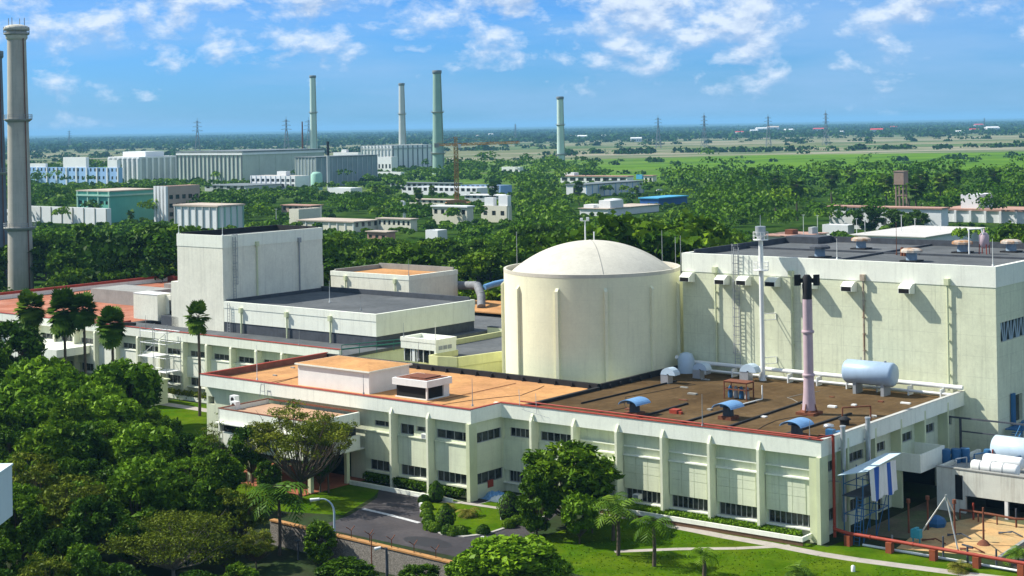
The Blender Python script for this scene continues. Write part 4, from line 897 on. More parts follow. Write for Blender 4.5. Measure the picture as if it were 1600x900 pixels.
YEL = mat('pale_yellow_render', (.68, .68, .34), rough=.85, var=.12, scale=.5, streak=.25)
an = T('yellow_annex', 'pale yellow annex with grey roof and chamfered corner left of the dome', 'building', (21, 64, 0))
poly = [(26.5, 66.5), (26.5, 62.0), (30.5, 59.6), (46, 66), (46, 80), (27, 80)]
poly = [(20.4, 68.8), (21.2, 66.0), (30.5, 64.2), (34, 66.5), (50, 66.5), (50, 78), (26.4, 78), (26.4, 70.6), (20.6, 70.6)]
m = MB(); m.prism(poly, 0, 9.3); m.prism([(x+(30-x)*.03, y+(71-y)*.03) for x, y in poly], 9.3, 9.5); an.part('wall', m, YEL)
m = MB()
for (x0, y0), (x1, y1) in zip(poly, poly[1:]+poly[:1]):
    m.bar((x0, y0, 10.0), (x1, y1, 10.0), .3, 1.3)
an.part('parapet', m, YEL)
m = MB(); m.prism([(x+(30-x)*.035, y+(71-y)*.035) for x, y in poly], 9.5, 9.9); an.part('roof', m, GREY)
# green railing across the grey roof, small bits
m = MB(); m.tube([(20.2, 87.3, 10.2), (34, 82, 10.4), (36.5, 80.5, 10.4)], .12, 6); m.tube([(20.2, 87.3, 10.8), (34, 82, 10.9)], .07, 6)
for k in range(6): m.cyl((20.2+2.6*k, 87.3-.98*k, 9.3), (20.2+2.6*k, 87.3-.98*k, 10.8), .05, .05, 5)
solo('pipe_rail', 'green pipes on low stands crossing the grey roof', 'pipe', m, mat('green_paint', (.03, .16, .12), rough=.5, var=.2), (20.2, 87.3, 9.35))
# roof details of the left wing
m = MB(); m.box(44, 52, 165, 180, 9.4, 12.0); m.box(60, 70, 152, 178, 9.4, 11.6); solo('plant_room', 'low grey plant room on the red roof left of the tower', 'roof structure', m, CONC, (44, 165, 9.4))
m = MB(); m.box(50, 58, 143, 150, 9.4, 13.2); m.box(49.6, 58.4, 142.6, 150.4, 13.2, 13.5); solo('plant_room', 'pale plant room with pink roof between red roof and tower', 'roof structure', m, WALLP, (50, 143, 9.4))
m = MB(); m.lathe([(1.3, 9.4), (1.3, 11.2), (.9, 11.9), (.2, 12.1)], (46, 161.5), 16); solo('roof_water_tank', 'round pale tank on the red roof', 'water tank', m, TANKB, (46, 161.5, 9.4))
m = MB(); m.bar((20.5, 100, 9.7), (20.5, 128, 9.7), .12); m.bar((22, 147, 9.7), (24, 140, 9.9), .5); solo('conduit', 'long low pipe lying behind the red rim of the grey roof', 'pipe', m, BLACK, (20.5, 100, 9.4))
for i, b in enumerate((95.5, 118, 131.5, 141)): rod(LA+.2, b, LP, 2.2, 'thin rod on the red rim of the left wing', GREYP, warp=False, grp='rods on the left wing rim')
# scaffold tower with pale platforms in front of the wing
sc_ = T('scaffold_tower', 'light steel scaffold tower standing against the left wing', 'scaffold', (17, 125, 0))
m = MB()
A_, B_ = (15.8, 18.6), (121.6, 128.0)
for a in A_:
    for b in (121.6, 124.8, 128.0): m.cyl((a, b, 0), (a, b, 11.4 if b > 122 else 9.6), .06, .06, 6)
for z in (2.2, 4.4, 6.6, 8.8, 10.6):
    for a in A_: m.cyl((a, 121.6, z), (a, 128, z), .05, .05, 6)
    for b in (121.6, 124.8, 128.0): m.cyl((15.8, b, z), (18.6, b, z), .05, .05, 6)
m.cyl((15.8, 121.6, 2.2), (15.8, 128, 6.6), .045, .045, 6); m.cyl((15.8, 128, 6.6), (15.8, 121.6, 10.6), .045, .045, 6)
sc_.part('frame', m, STEEL)
m = MB(); m.box(15.4, 18.8, 124.6, 128.2, 6.62, 6.74); m.box(15.8, 18.6, 121.6, 124.6, 4.42, 4.5); sc_.part('platform', m, WHITE)
# small guard hut among trees
hx, hy = AB(*G(222, 632)); hut = T('guard_hut', 'small cream hut with one dark window among the left trees', 'building', (hx, hy, 0))
m = MB(); m.box(hx-1.5, hx+3, hy-2.5, hy+3, 0, 3.6); m.box(hx-1.8, hx+3.3, hy-2.8, hy+3.3, 3.6, 3.8); hut.part('wall', m, PIL)
m = MB(); m.box(hx-1.54, hx-1.5, hy-1.2, hy+.3, 1.6, 2.8); hut.part('window', m, GLASS)
# ------------------------------------------------------------------ yard on the right
ax = T('yard_annex', 'low white yard building with stained wall and tanks on its deck', 'building', (20, -3, 0))
m = MB(); m.box(20, 20.4, -40, -3.2, 1.9, 4.6); m.box(20, 20.4, -6.4, -3.2, 0, 1.9); m.box(20.4, 31, -3.6, -3.2, 0, 4.6)
ax.part('wall', m, mat('stained_white_render', (.68, .69, .60), rough=.9, var=.15, scale=.5, streak=.6, streak_col=(.2, .15, .1)))
m = MB(); m.box(20.4, 34.9, -40, -3.6, 3.9, 4.2); ax.part('deck', m, CONC)
m = MB(); m.box(19.95, 19.99, -6.1, -5.3, 1.4, 4.0); ax.part('door', m, DARK)
m = MB(); m.box(19.93, 20.45, -40, -3.15, 4.6, 4.7); ax.part('coping', m, CONC)
for k in range(6):
    q = MB(); b = -11-4.2*k; q.box(20.02, 20.38, b, b+.35, 0, 1.9); ax.part('column', q, WHITE)
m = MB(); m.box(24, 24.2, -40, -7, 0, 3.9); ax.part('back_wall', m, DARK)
def htank(a, b0, b1, z, r, lab, m_=WHITE, z0=4.2, bands=()):
    t = T('storage_tank', lab, 'tank', (a, b0, z0)); n = 24
    prof = [(b0, 0), (b0, r*.5), (b0+.08, r*.85), (b0+.25, r), (b1-.25, r), (b1-.08, r*.85), (b1, r*.5), (b1, 0)]
    q = MB(); q.add([(a+rr*math.cos(2*math.pi*i/n), bb_, z+rr*math.sin(2*math.pi*i/n)) for bb_, rr in prof for i in range(n)],
        [(k*n+i, (k+1)*n+i, (k+1)*n+(i+1) % n, k*n+(i+1) % n) for k in range(len(prof)-1) for i in range(n)], True); t.part('shell', q, m_)
    for bd in bands:
        q = MB(); q.cyl((a, bd, z), (a, bd+.12, z), r+.02, r+.02, n); t.part('band', q, GREYP)
    for bd in (b0+(b1-b0)*.2, b0+(b1-b0)*.8):
        q = MB(); q.box(a-r*.7, a+r*.7, bd-.1, bd+.1, z0, z-r*.6); t.part('saddle', q, CONC)
    return t
for nm, px, py, w, r, a, lab, mm in (('t', 1555, 735, 5.2, .62, 21.6, 'white banded tank nearest the stained wall edge', WHITE), ('t', 1568, 721, 4.4, .66, 23.8, 'white tank lying just behind the nearest banded one', WHITE), ('t', 1598, 706, 6.5, 1.45, 27.5, 'large pale blue tank at the right edge of the deck', TANKB)):
    b, z = on_a(px, py, a); htank(a, b-w/2, b+w/2, max(z, 4.25+r), r, lab, mm, bands=(b-w*.2, b+w*.05, b+w*.28) if a < 22 else ())
for i, (px, py) in enumerate(((1478, 726), (1494, 728), (1508, 721), (1545, 718))):
    b, z = on_a(px, py, 24+i*.8); a = 24+i*.8; m = MB(); m.lathe([(.5, 4.2), (.56, 4.6), (.5, 5.0), (.56, 5.3), (.5, 5.7)], (a, b), 16)
    solo('blue_drum', ['blue drum at the left end of the deck', 'blue drum second on the deck beside the stained wall', 'blue drum third on the deck behind the rail', 'blue drum behind the white tanks'][i], 'drum', m, BLUEP, (a, b, 4.2), 'drums on the deck')
# pipework clutter on the deck
for i in range(9):
    b0 = -4.5-1.25*i; a0_ = 22+(i*37 % 11)*.5; m = MB()
    m.tube([(a0_, b0, 4.2), (a0_, b0, 5.2+(i % 3)*.3), (a0_+1.5, b0-.6, 5.2+(i % 3)*.3), (a0_+1.5, b0-.6, 4.2)], .07, 6); m.lathe([(.14, 4.9), (.18, 5.0), (.14, 5.1)], (a0_, b0), 8)
    solo('pipework', 'thin bent pipe with a valve on the deck behind the stained wall', 'pipe', m, [STEEL, BLUEP, REDP][i % 3], (a0_, b0, 4.2), 'pipework on the deck')
# dark frame and blue stair at the big hall side
m = MB()
for b in (-1.0, -9.5):
    m.bar((31.5, b, 4.2), (31.5, b, 7.8), .22)
m.bar((31.5, 1.0, 7.8), (31.5, -10, 7.8), .18); m.bar((31.5, -1, 6.3), (31.5, -9.5, 6.3), .14)
solo('steel_portal', 'dark steel portal frame against the big hall corner', 'frame', m, FELTW, (31.5, -5, 4.2))
st_ = T('blue_stair', 'blue steel stair and landing by the dark doorway of the big hall', 'stairs', (38, -6, 4.2))
m = MB(); z = 6.1
m.box(36.5, 44, -6.2, -4.2, z-.1, z)
for a in (36.5, 39, 41.5, 44):
    m.bar((a, -6.2, 0), (a, -6.2, z+1.1), .1)
for zz in (z+.55, z+1.1): m.bar((36.5, -6.2, zz), (44, -6.2, zz), .08)
m.box(38.6, 39.5, -4.35, -4.1, 6.2, 9.8); st_.part('landing', m, BLUEP)
m = MB(); [m.box(36.5-.3*k, 36.8-.3*k, -6.2, -5.1, z-.1-.2*k, z-.05-.2*k) for k in range(18)]; m.bar((36.5, -6.2, z), (31, -6.2, z-3.6), .12); m.bar((36.5, -6.2, z+1), (31, -6.2, z-2.6), .08); st_.part('flight', m, BLUEP)
# striped sheet on blue staging
sx = T('staging', 'blue steel staging with a ladder under the striped sheet', 'scaffold', (5.5, -2.2, 0))
m = MB()
for a in (3.2, 6.0, 8.8):
    for b in (-.9, -3.0): m.bar((a, b, 0), (a, b, 7.0 if b > -2 else 6.5), .09)
for z in (2.6, 4.4, 5.6): m.bar((3.2, -.9, z), (8.8, -.9, z), .07); m.bar((3.2, -3, z), (8.8, -3, z), .07); m.bar((3.2, -.9, z), (3.2, -3, z), .07); m.bar((8.8, -.9, z), (8.8, -3, z), .07); m.bar((6.0, -.9, z), (6.0, -3, z), .07)
m.bar((3.2, -3, 0), (6, -3, 4.4), .06); m.bar((6, -3, 0), (8.8, -3, 4.4), .06); sx.part('frame', m, BLUEP)
m = MB(); m.box(3.1, 8.9, -3.1, -.8, 4.4, 4.5); sx.part('deck', m, FELTW)
m = MB(); m.bar((2.0, -3.1, 0), (3.1, -3.0, 4.5), .08); m.bar((2.0, -2.5, 0), (3.1, -2.4, 4.5), .08)
for k in range(13): m.bar((2.0+.085*k, -3.1, .35*k), (2.0+.085*k, -2.45, .35*k), .05)
sx.part('ladder', m, BLUEP)
sh_ = T('striped_sheet', 'blue and white striped hanging sheet below a pale sloping awning', 'awning', (7, -3.3, 0))
STR = [WHITE, BLUEP]
xs = [(4.1, 5.1, 0), (5.1, 6.0, 1), (6.0, 7.9, 0), (7.9, 8.8, 1), (8.8, 10.0, 0)]
SB_ = mat('cobalt_blue_cloth', (.03, .12, .45), rough=.7, var=.15, scale=1)
for s0, s1, k in xs:
    q = MB(); n = 5
    vs = []
    for i in range(n+1):
        a = s0+(s1-s0)*i/n; w_ = .09*math.sin(a*5.1)
        for th_ in (0, .02): vs += [(a, -3.35+w_+th_, 7.15), (a, -3.4-w_+th_, 3.9+.15*math.sin(a*2))]
    fs = []
    for i in range(n):
        j = i*4; fs += [(j, j+1, j+5, j+4), (j+2, j+6, j+7, j+3)]
    q.add(vs, fs); sh_.part('stripe', q, [WHITE, SB_][k])
m = MB(); m.add([(.6, -1.6, 6.95), (10.4, -2.0, 7.5), (10.9, -3.5, 7.6), (3.2, -3.5, 7.1), (.6, -1.6, 7.01), (10.4, -2.0, 7.56), (10.9, -3.5, 7.66), (3.2, -3.5, 7.16)], [(3, 2, 1, 0), (4, 5, 6, 7), (0, 1, 5, 4), (1, 2, 6, 5), (2, 3, 7, 6), (3, 0, 4, 7)]); sh_.part('awning', m, mat('pale_translucent_sheet', (.55, .68, .72), rough=.5, var=.1))
# tripod of pale poles
def gp(px, py, z=0): return AB(*G(px, py, z))
tp = T('tripod', 'tall tripod of three pale poles over the sandy yard', 'tripod', (*gp(1470, 850), 0))
ap = gp(1478, 777, 5.6)
for (px, py) in ((1432, 843), (1498, 865), (1495, 812)):
    g_ = gp(px, py); q = MB(); q.cyl((*g_, 0), (ap[0], ap[1], 5.7), .075, .06, 8); tp.part('leg', q, WHITE)
m = MB(); m.cyl((ap[0], ap[1], 5.3), (ap[0], ap[1], 5.85), .12, .12, 8); tp.part('head', m, STEEL)
# red pipe on brown piers
rp = T('fire_main', 'long red pipe carried on brown piers along the lawn edge', 'pipe', (1.4, -6, 0))
m = MB(); m.tube([(1.7, -.6, 1.35), (1.5, -2.1, 1.2), (1.2, -30, 1.15)], .17, 10); m.tube([(2.2, -.35, 1.5), (1.7, -.6, 1.35)], .17, 10)
for b in (-4.5, -9, -13.5): m.cyl((1.45, b, 1.19), (1.45, b-.1, 1.19), .23, .23, 10)
rp.part('pipe', m, REDP)
for (px, py) in ((1325, 853), (1392, 863), (1456, 877), (1523, 889), (1590, 903)):
    a, b = gp(px, py); q = MB(); q.box(1.05, 1.75, b-.3, b+.3, 0, 1.04); rp.part('pier', q, mat('red_brown_pier', (.30, .075, .03), rough=.8, var=.25, scale=2))
# rusty posts and odd yard pieces
for i, (px, yb, yt, lab, mm) in enumerate(((1420, 833, 781, 'dark post with pale top by the loading bay', RUST), (1450, 828, 776, 'rusty red post by the loading bay', RUST), (1492, 845, 782, 'rusty post behind the tripod', RUST), (1537, 851, 793, 'brown post on a sandy mound', RUST), (1474, 874, 838, 'short dark post behind the red pipe', FELTW), (1512, 882, 853, 'short black post with a T head', FELTW), (1557, 886, 858, 'black post nearest the right corner', FELTW), (1588, 823, 795, 'black post at the yard rail', FELTW), (1521, 812, 786, 'red and white post at the annex wall', REDP), (1394, 848, 836, 'small post near the red pipe', CONC))):
    x, y = G(px, yb); h = XZ(px, yt, y)[1]; a, b = AB(x, y); m = MB(); m.cyl((a, b, 0), (a, b, h), .11, .1, 8)
    if i in (0, 1, 2): m.cyl((a, b, h-.3), (a, b, h+.1), .22, .2, 8)
    if i == 3: m.lathe([(.7, 0), (.4, .35), (.12, .5)], (a, b), 10)
    if i == 5: m.bar((a-.2, b-.6, h), (a+.2, b+.6, h), .15)
    solo('yard_post', lab, 'post', m, mm, (a, b, 0))
a, b = gp(1432, 848); m = MB(); m.box(a-.35, a+.3, b-.5, b+.45, .5, 1.35); m.bar((a, b-.35, 0), (a, b-.35, .5), .12); m.bar((a, b+.35, 0), (a, b+.35, .5), .12); m.box(a-.4, a+.35, b-.15, b+.15, 1.35, 1.5)
solo('cable_cabinet', 'small turquoise cabinet on legs behind the red pipe', 'cabinet', m, mat('turquoise_paint', (.05, .35, .42), rough=.5, var=.2), (a, b, 0))
a, b = gp(1464, 822); t = T('covered_machine', 'blue tarpaulin covered machine in the shade by the loading bay', 'machine', (a, b, 0))
m = MB(); m.lathe([(.9, 0), (1.0, .4), (.8, .8), (.3, 1.1), (.05, 1.15)], (a, b), 7, smooth=False); t.part('cover', m, BLUEP)
a, b = gp(1545, 812); m = MB()
m.tube([(a-1.5, b+2.5, 1.0), (a-1.5, b-1, 1.0), (a-1.5, b-3.5, .9), (a-.5, b-5.5, .9)], .12, 8)
for d in (2.5, .5, -1.5, -3.5): m.cyl((a-1.5, b+d, 0), (a-1.5, b+d, 1.0), .08, .08, 6)
solo('yard_pipe', 'rusty bent pipe run at the back of the sandy yard', 'pipe', m, RUST, (a, b, 0))
for i, (px, py) in enumerate(((1480, 838), (1500, 860), (1560, 835), (1440, 846))):
    a, b = gp(px, py); m = MB(); m.tube([(a, b, .1), (a+.6, b-1.2, .35), (a+.2, b-2.4, .1)], .07, 6); m.tube([(a+.5, b+.2, .1), (a-.4, b-1.5, .5)], .05, 6)
    solo('scrap_pipe', 'bent piece of scrap pipe lying on the sand', 'pipe', m, [FELTW, RUST][i % 2], (a, b, 0), 'scrap lying in the yard')
m = MB(); a, b = gp(1510, 884); m.tube([(2.0, -3.5, .15), (2.1, -22, .15)], .13, 8); solo('ground_pipe', 'white pipe lying in the grass behind the red pipe', 'pipe', m, WHITE, (2, -4, 0))
m = MB(); a, b = gp(1333, 893); m.lathe([(.2, 0), (.2, .5), (.05, .6)], (a, b), 8); solo('marker_post', 'tiny white marker post on the front lawn', 'post', m, WHITE, (a, b, 0))

# ------------------------------------------------------------------ stone wall, lamps
SW = bpy.data.materials.new('rubble_stone'); SW.use_nodes = True; nt = SW.node_tree; N, L = nt.nodes, nt.links
bs = N['Principled BSDF']; bs.inputs['Roughness'].default_value = .95; g_ = N.new('ShaderNodeNewGeometry'); mp_ = N.new('ShaderNodeMapping'); mp_.inputs['Scale'].default_value = (1.6, 1.6, 3.6); L.new(g_.outputs['Position'], mp_.inputs['Vector'])
vv = N.new('ShaderNodeTexVoronoi'); vv.feature = 'DISTANCE_TO_EDGE'; L.new(mp_.outputs[0], vv.inputs['Vector']); v2 = N.new('ShaderNodeTexVoronoi'); L.new(mp_.outputs[0], v2.inputs['Vector'])
r1 = N.new('ShaderNodeMapRange'); r1.inputs['From Max'].default_value = .1; L.new(vv.outputs['Distance'], r1.inputs['Value'])
hs = N.new('ShaderNodeSeparateColor'); L.new(v2.outputs['Color'], hs.inputs[0]); cr_ = N.new('ShaderNodeValToRGB'); cr_.color_ramp.elements[0].color = (.20, .18, .15, 1); cr_.color_ramp.elements[1].color = (.42, .38, .33, 1); L.new(hs.outputs[0], cr_.inputs[0])
mx = N.new('ShaderNodeMix'); mx.data_type = 'RGBA'; mx.inputs[6].default_value = (.07, .06, .05, 1); L.new(r1.outputs[0], mx.inputs[0]); L.new(cr_.outputs[0], mx.inputs[7]); L.new(mx.outputs[2], bs.inputs['Base Color'])
bp = N.new('ShaderNodeBump'); bp.inputs['Strength'].default_value = .8; bp.inputs['Distance'].default_value = .1; L.new(r1.outputs[0], bp.inputs['Height']); L.new(bp.outputs[0], bs.inputs['Normal'])
WZ = 2.5
p0, p1 = G(455, 818, WZ), G(760, 890, WZ); p0 = (p0[0], p0[1]); d = Vector((p1[0]-p0[0], p1[1]-p0[1])).normalized(); n_ = Vector((-d.y, d.x))
bw = T('boundary_wall', 'rubble stone boundary wall with orange coping below the road', 'wall', (*p0, 0), grid=False)
e0 = Vector(p0)-d*3; e1 = Vector(p1)+d*6
q = lambda w: [tuple(e0+n_*w), tuple(e1+n_*w), tuple(e1-n_*w), tuple(e0-n_*w)]
m = MB(); m.prism(q(.22), 0, WZ-.15); bw.part('masonry', m, SW)
m = MB(); m.prism(q(.3), WZ-.15, WZ); bw.part('coping', m, mat('orange_coping', (.45, .23, .08), rough=.9, var=.3, scale=1.5))
for k, px in enumerate((548, 580, 617, 654, 689)):
    t_ = (px-455)/(760-455); s = Vector(p0).lerp(Vector(p1), .05+t_*.93); m = MB(); x, y = s; z = WZ
    m.bar((x, y, z), (x, y, z+.7), .07); m.bar((x, y, z+.7), (x+n_.x*.35+d.x*.1, y+n_.y*.35, z+1.1), .06); m.bar((x, y, z+.7), (x-n_.x*.35-d.x*.3, y-n_.y*.35, z+1.1), .06); bw.part('wire_bracket', m, RUST)
def lamp(px, yb, yt, hx, lab, Y=None, m_=TANKB):
    x, y = G(px, yb); h = XZ(px, yt, y)[1]; t = T('street_lamp', lab, 'street lamp', (x, y, 0), 'street lamps', grid=False)
    q = MB(); pts = [(x, y, 0), (x, y, h*.7)]
    for k in range(1, 7):
        an = math.pi*.55*k/6; pts.append((x-hx*(1-math.cos(an))*.6, y, h*.7+h*.3*math.sin(an)))
    q.tube(pts, .11, 8, .06); t.part('post', q, m_)
    q = MB(); e = pts[-1]; s = Vector((-1, 0, -.12)); a_ = Vector(e); b_ = a_+s*.95
    q.cyl(a_, b_, .13, .2, 8); t.part('lamp_head', q, WHITE)
lamp(523, 850, 779, 2.1, 'pale blue curved street lamp beside the road'); 
x, y = G(605, 925); h = XZ(605, 856, y)[1]; t = T('street_lamp', 'dark street lamp with a short arm in front of the stone wall', 'street lamp', (x, y, 0), 'street lamps', grid=False)
m = MB(); m.cyl((x, y, 0), (x, y, h), .13, .1, 8); m.cyl((x, y, h-.1), (x-.5, y, h+.05), .05, .05, 6); t.part('post', m, FELTW)
m = MB(); m.cyl((x-.5, y, h+.05), (x-1.05, y, h-.1), .1, .17, 8); t.part('lamp_head', m, WHITE)
x, y = G(581, 895); h = XZ(581, 838, y)[1]; m = MB(); m.cyl((x, y, 0), (x, y, h), .06, .05, 6); m.bar((x, y, h), (x-.3, y, h+.35), .05); m.bar((x, y, h), (x+.3, y, h+.35), .05); solo('fence_post', 'tall thin post with forked top before the stone wall', 'post', m, RUST, (x, y, 0), grid=False)
x, y = G(466, 875); m = MB(); m.cyl((x, y, 0), (x, y, 1.9), .1, .1, 6); m.bar((x-.3, y, 1.9), (x+.3, y, 1.9), .12); solo('fence_post', 'short thick dark post left of the stone wall', 'post', m, FELTW, (x, y, 0), grid=False)
# kerb blocks along the road, painted
m = MB()
for k in range(7):
    a, b = gp(614+k*7.5, 767+k*1.8); 
    t_ = MB(); t_.box(a-.15, a+.15, b-.35, b+.35, 0, .2); solo('kerb_block', 'small white painted kerb block beside the entrance road', 'kerb block', t_, WHITE, (a, b, 0), 'white kerb blocks')
for k, (px, py, lab) in enumerate(((661, 792, 'white kerb block at the left rim of the garden island'), (686, 828, 'white block at the front rim of the garden island'), (789, 814, 'white block near the round bush on the island'))):
    a, b = gp(px, py); t_ = MB(); t_.box(a-.2, a+.2, b-.45, b+.45, .1, .4); solo('kerb_block', lab, 'kerb block', t_, WHITE, (a, b, .1))
# tarpaulin heap at the inner corner, covered scooter
a, b = gp(782, 780); t = T('tarpaulin_heap', 'crumpled blue and white tarpaulins lying at the inner corner', 'tarpaulin', (a, b, 0))
def heap(cx, cy, r, h, seed):
    rr = random.Random(seed); vs = []; fs = []; n = 10
    for i in range(n+1):
        for j in range(n+1):
            u, v = i/n*2-1, j/n*2-1; d_ = max(0, 1-(u*u+v*v)); vs.append((cx+u*r, cy+v*r*1.4, .015+h*d_**.6*rr.uniform(.55, 1.1)))
    for i in range(n):
        for j in range(n):
            k = i*(n+1)+j; fs.append((k, k+n+1, k+n+2, k+1))
    return MB().add(vs, fs)
t.part('sheet', heap(a, b+.6, 1.1, .9, 1), LBLUE); t.part('sheet', heap(a-.9, b-.6, .9, .7, 2), WHITE)
a, b = gp(1005, 800); t = T('parked_scooter', 'white and mauve scooter parked before the ground floor windows', 'scooter', (a, b, 0))
m = MB(); m.box(a-.2, a+.2, b-.75, b+.5, .35, .75); m.add([(a-.2, b+.45, .4), (a+.2, b+.45, .4), (a+.15, b+.75, 1.2), (a-.15, b+.75, 1.2), (a-.2, b+.3, .4), (a+.2, b+.3, .4), (a+.15, b+.62, 1.2), (a-.15, b+.62, 1.2)], [(0, 1, 2, 3), (4, 7, 6, 5), (0, 3, 7, 4), (1, 5, 6, 2), (3, 2, 6, 7)]); t.part('body', m, PURPLE)
for d_ in (-.6, .75): m = MB(); m.cyl((a-.07, b+d_, .26), (a+.07, b+d_, .26), .26, .26, 14); t.part('wheel', m, BLACK)
m = MB(); m.bar((a-.35, b+.68, 1.25), (a+.35, b+.68, 1.25), .06); t.part('handlebar', m, BLACK)
m = MB(); m.box(a-.16, a+.16, b-.7, b+.1, .75, .88); t.part('seat', m, BLACK)
# pale blue roadside box at far left, mounted on a column outside the frame
x0, z0 = XZ(20, 805, 98.5); x1, z1 = XZ(20, 727, 98.5)
t = T('water_tank_tower', 'pale square tank box cut by the left picture edge', 'water tank', (x0-3, 96.5, 0), grid=False)
m = MB(); m.box(x0-5.5, x0, 95, 98.5, z0, z1); m.box(x0-5.6, x0+.06, 94.94, 98.56, z1, z1+.12); t.part('tank', m, mat('pale_blue_render', (.62, .70, .72), rough=.8, var=.06, scale=.4, streak=.12))
m = MB(); m.box(x0-4.5, x0-3, 96, 97.5, 0, z0-.003); t.part('column', m, CONC)
m = MB(); m.lathe([(.28, z1+.12), (.28, z1+.3), (.1, z1+.36)], (x0-.5, 96), 10); m.cyl((x0-.55, 95.4, z1+.12), (x0-.55, 95.4, z1+.9), .05, .05, 6); m.lathe([(.2, z1+.12), (.2, z1+.28)], (x0-1.3, 95.6), 10); t.part('fitting', m, GREYP)
# ------------------------------------------------------------------ buildings beyond the site
KEEP = []      # (px0, px1, pytop, Y): picture span that must stay open in front of a far building, used when trees are planted
FOOT = [(-8, 36, -3, 42), (-15, 20, 40, 200), (17, 82, 60, 202), (34, 70, -44, 40), (18, 46, 36, 66)]   # footprints on the site grid
def foot(a0, a1, b0, b1): FOOT.append((a0-2, a1+2, b0-2, b1+2))
def mid(name, label, cat, pc, yb, yt, pl, pr, mw, mr, style=(), over=0., keep=None, group=None, al=None, par=0.):
    """box building whose near corner stands at photo pixel (pc, yb); its left face runs to pl, its right face to pr"""
    x, y = G(pc, yb); a0, b0 = AB(x, y); z1 = XZ(pc, yt, y)[1]
    b1 = on_a(pl, yb, a0)[0] if pl < pc-1 else b0+12
    a1 = on_b(pr, yb, b0)[0] if pr > pc+1 else a0+14
    a1 = min(a1, a0+160); b1 = min(b1, b0+200)
    foot(a0, a1, b0, b1); KEEP.append((pl-2, pr+2, keep if keep else yb-1, y))
    t = T(name, label, cat, (a0, b0, 0), group)
    holes_b, holes_a = [], []
    for s in style:
        if s[0] == 'win':      # face, rows [(z0,z1)], n, width share
            _, face, rows, n, sh = s
            S0, S1 = (b0, b1) if face == 'b' else (a0, a1)
            for z0_, z1_ in rows:
                for k in range(n):
                    c = S0+(S1-S0)*(k+.5)/n; w = (S1-S0)/n*sh/2
                    (holes_b if face == 'b' else holes_a).append((c-w, c+w, z0_, z1_))
    zt = z1-over-par
    m = MB(); wall(m, 'b', a0, b0, b1, 0, zt, .4, holes_b); wall(m, 'a', b0, a0+.4, a1, 0, zt, .4, holes_a)
    m.box(a1-.4, a1, b0+.4, b1, 0, zt); m.box(a0+.4, a1-.4, b1-.4, b1, 0, zt)
    t.part('wall', m, mw)
    for (hs, ax_, f) in ((holes_b, 'b', a0), (holes_a, 'a', b0)):
        for h in hs[:60]:
            g_ = MB()
            if ax_ == 'b': g_.box(f+.25, f+.35, h[0], h[1], h[2], h[3])
            else: g_.box(h[0], h[1], f+.25, f+.35, h[2], h[3])
            t.part('window', g_, GLASS)
    e = .6 if over else -.41
    m = MB(); m.box(a0-e, a1+e, b0-e, b1+e, zt if over else zt-.6, zt+over if over else zt-.2); t.part('roof', m, mr)
    if par: m = MB(); m.box(a0-.05, a0+.3, b0-.05, b1+.05, zt, z1); m.box(a0+.3, a1+.05, b0-.05, b0+.3, zt, z1-.01); m.box(a1-.3, a1+.05, b0+.3, b1+.05, zt, z1-.01); m.box(a0+.3, a1-.3, b1-.3, b1+.05, zt, z1-.02); t.part('parapet', m, al or mw)
    for s in style:
        if s[0] == 'rib':
            _, face, n, w, d, mm, zf = s
            for k in range(n+1):
                m = MB()
                if face == 'b': c = b0+(b1-b0-w)*k/n; m.box(a0-d, a0-.003, c, c+w, 0, zt*zf)
                else: c = a0+(a1-a0-w)*k/n; m.box(c, c+w, b0-d, b0-.003, 0, zt*zf)
                t.part('fin', m, mm)
        if s[0] == 'band':
            _, z0_, z1_, mm, pr_ = s; m = MB(); m.box(a0-pr_, a0-.004, b0-pr_, b1, z0_, z1_); m.box(a0-.004, a1, b0-pr_, b0-.004, z0_, z1_); t.part('band', m, mm)
        if s[0] == 'top':      # roof hut: share positions
            _, u0, u1, v0, v1, h, mm = s; m = MB(); m.box(a0+(a1-a0)*u0, a0+(a1-a0)*u1, b0+(b1-b0)*v0, b0+(b1-b0)*v1, zt+over-.1, z1+h); t.part('roof_hut', m, mm)
    t.box = (a0, a1, b0, b1, z1)
    return t
BLUEW = mat('pale_blue_render', (.62, .70, .72)) if 'pale_blue_render' in MATS else None
BLUEF = mat('light_blue_render', (.27, .45, .72), rough=.85, var=.1, scale=.1, streak=.1)
WHITEW = mat('white_render', (.74, .76, .76), rough=.85, var=.08, scale=.15, streak=.15)
PGREY = mat('pale_grey_concrete', (.44, .48, .48), rough=.9, var=.12, scale=.1, streak=.3)
GREENC = mat('grey_green_concrete', (.52, .57, .50), rough=.9, var=.14, scale=.08, streak=.4)
DARKC = mat('dark_weathered_concrete', (.16, .19, .20), rough=.9, var=.2, scale=.08, streak=.3)
TEAL = mat('shaded_teal_render', (.12, .42, .33), rough=.85, var=.12, scale=.12, streak=.2)
TEALL = mat('pale_teal_render', (.32, .55, .44), rough=.85, var=.1, scale=.12, streak=.15)
TAN = mat('tan_render', (.50, .37, .29), rough=.9, var=.12, scale=.12, streak=.2)
BEIGE = mat('beige_flat_roofing', (.50, .42, .34), rough=.9, var=.2, scale=.1)
CREAM = mat('cream_render', (.68, .66, .54), rough=.85, var=.1, scale=.15, streak=.25)
PINKR = mat('pinkish_roofing', (.44, .26, .20), rough=.9, var=.2, scale=.1)
SHEETB = mat('bright_blue_sheet_roofing', (.08, .38, .62), rough=.5, var=.12, scale=.15)
SHEETD = mat('deep_blue_sheet', (.03, .12, .38), rough=.6, var=.12, scale=.15)

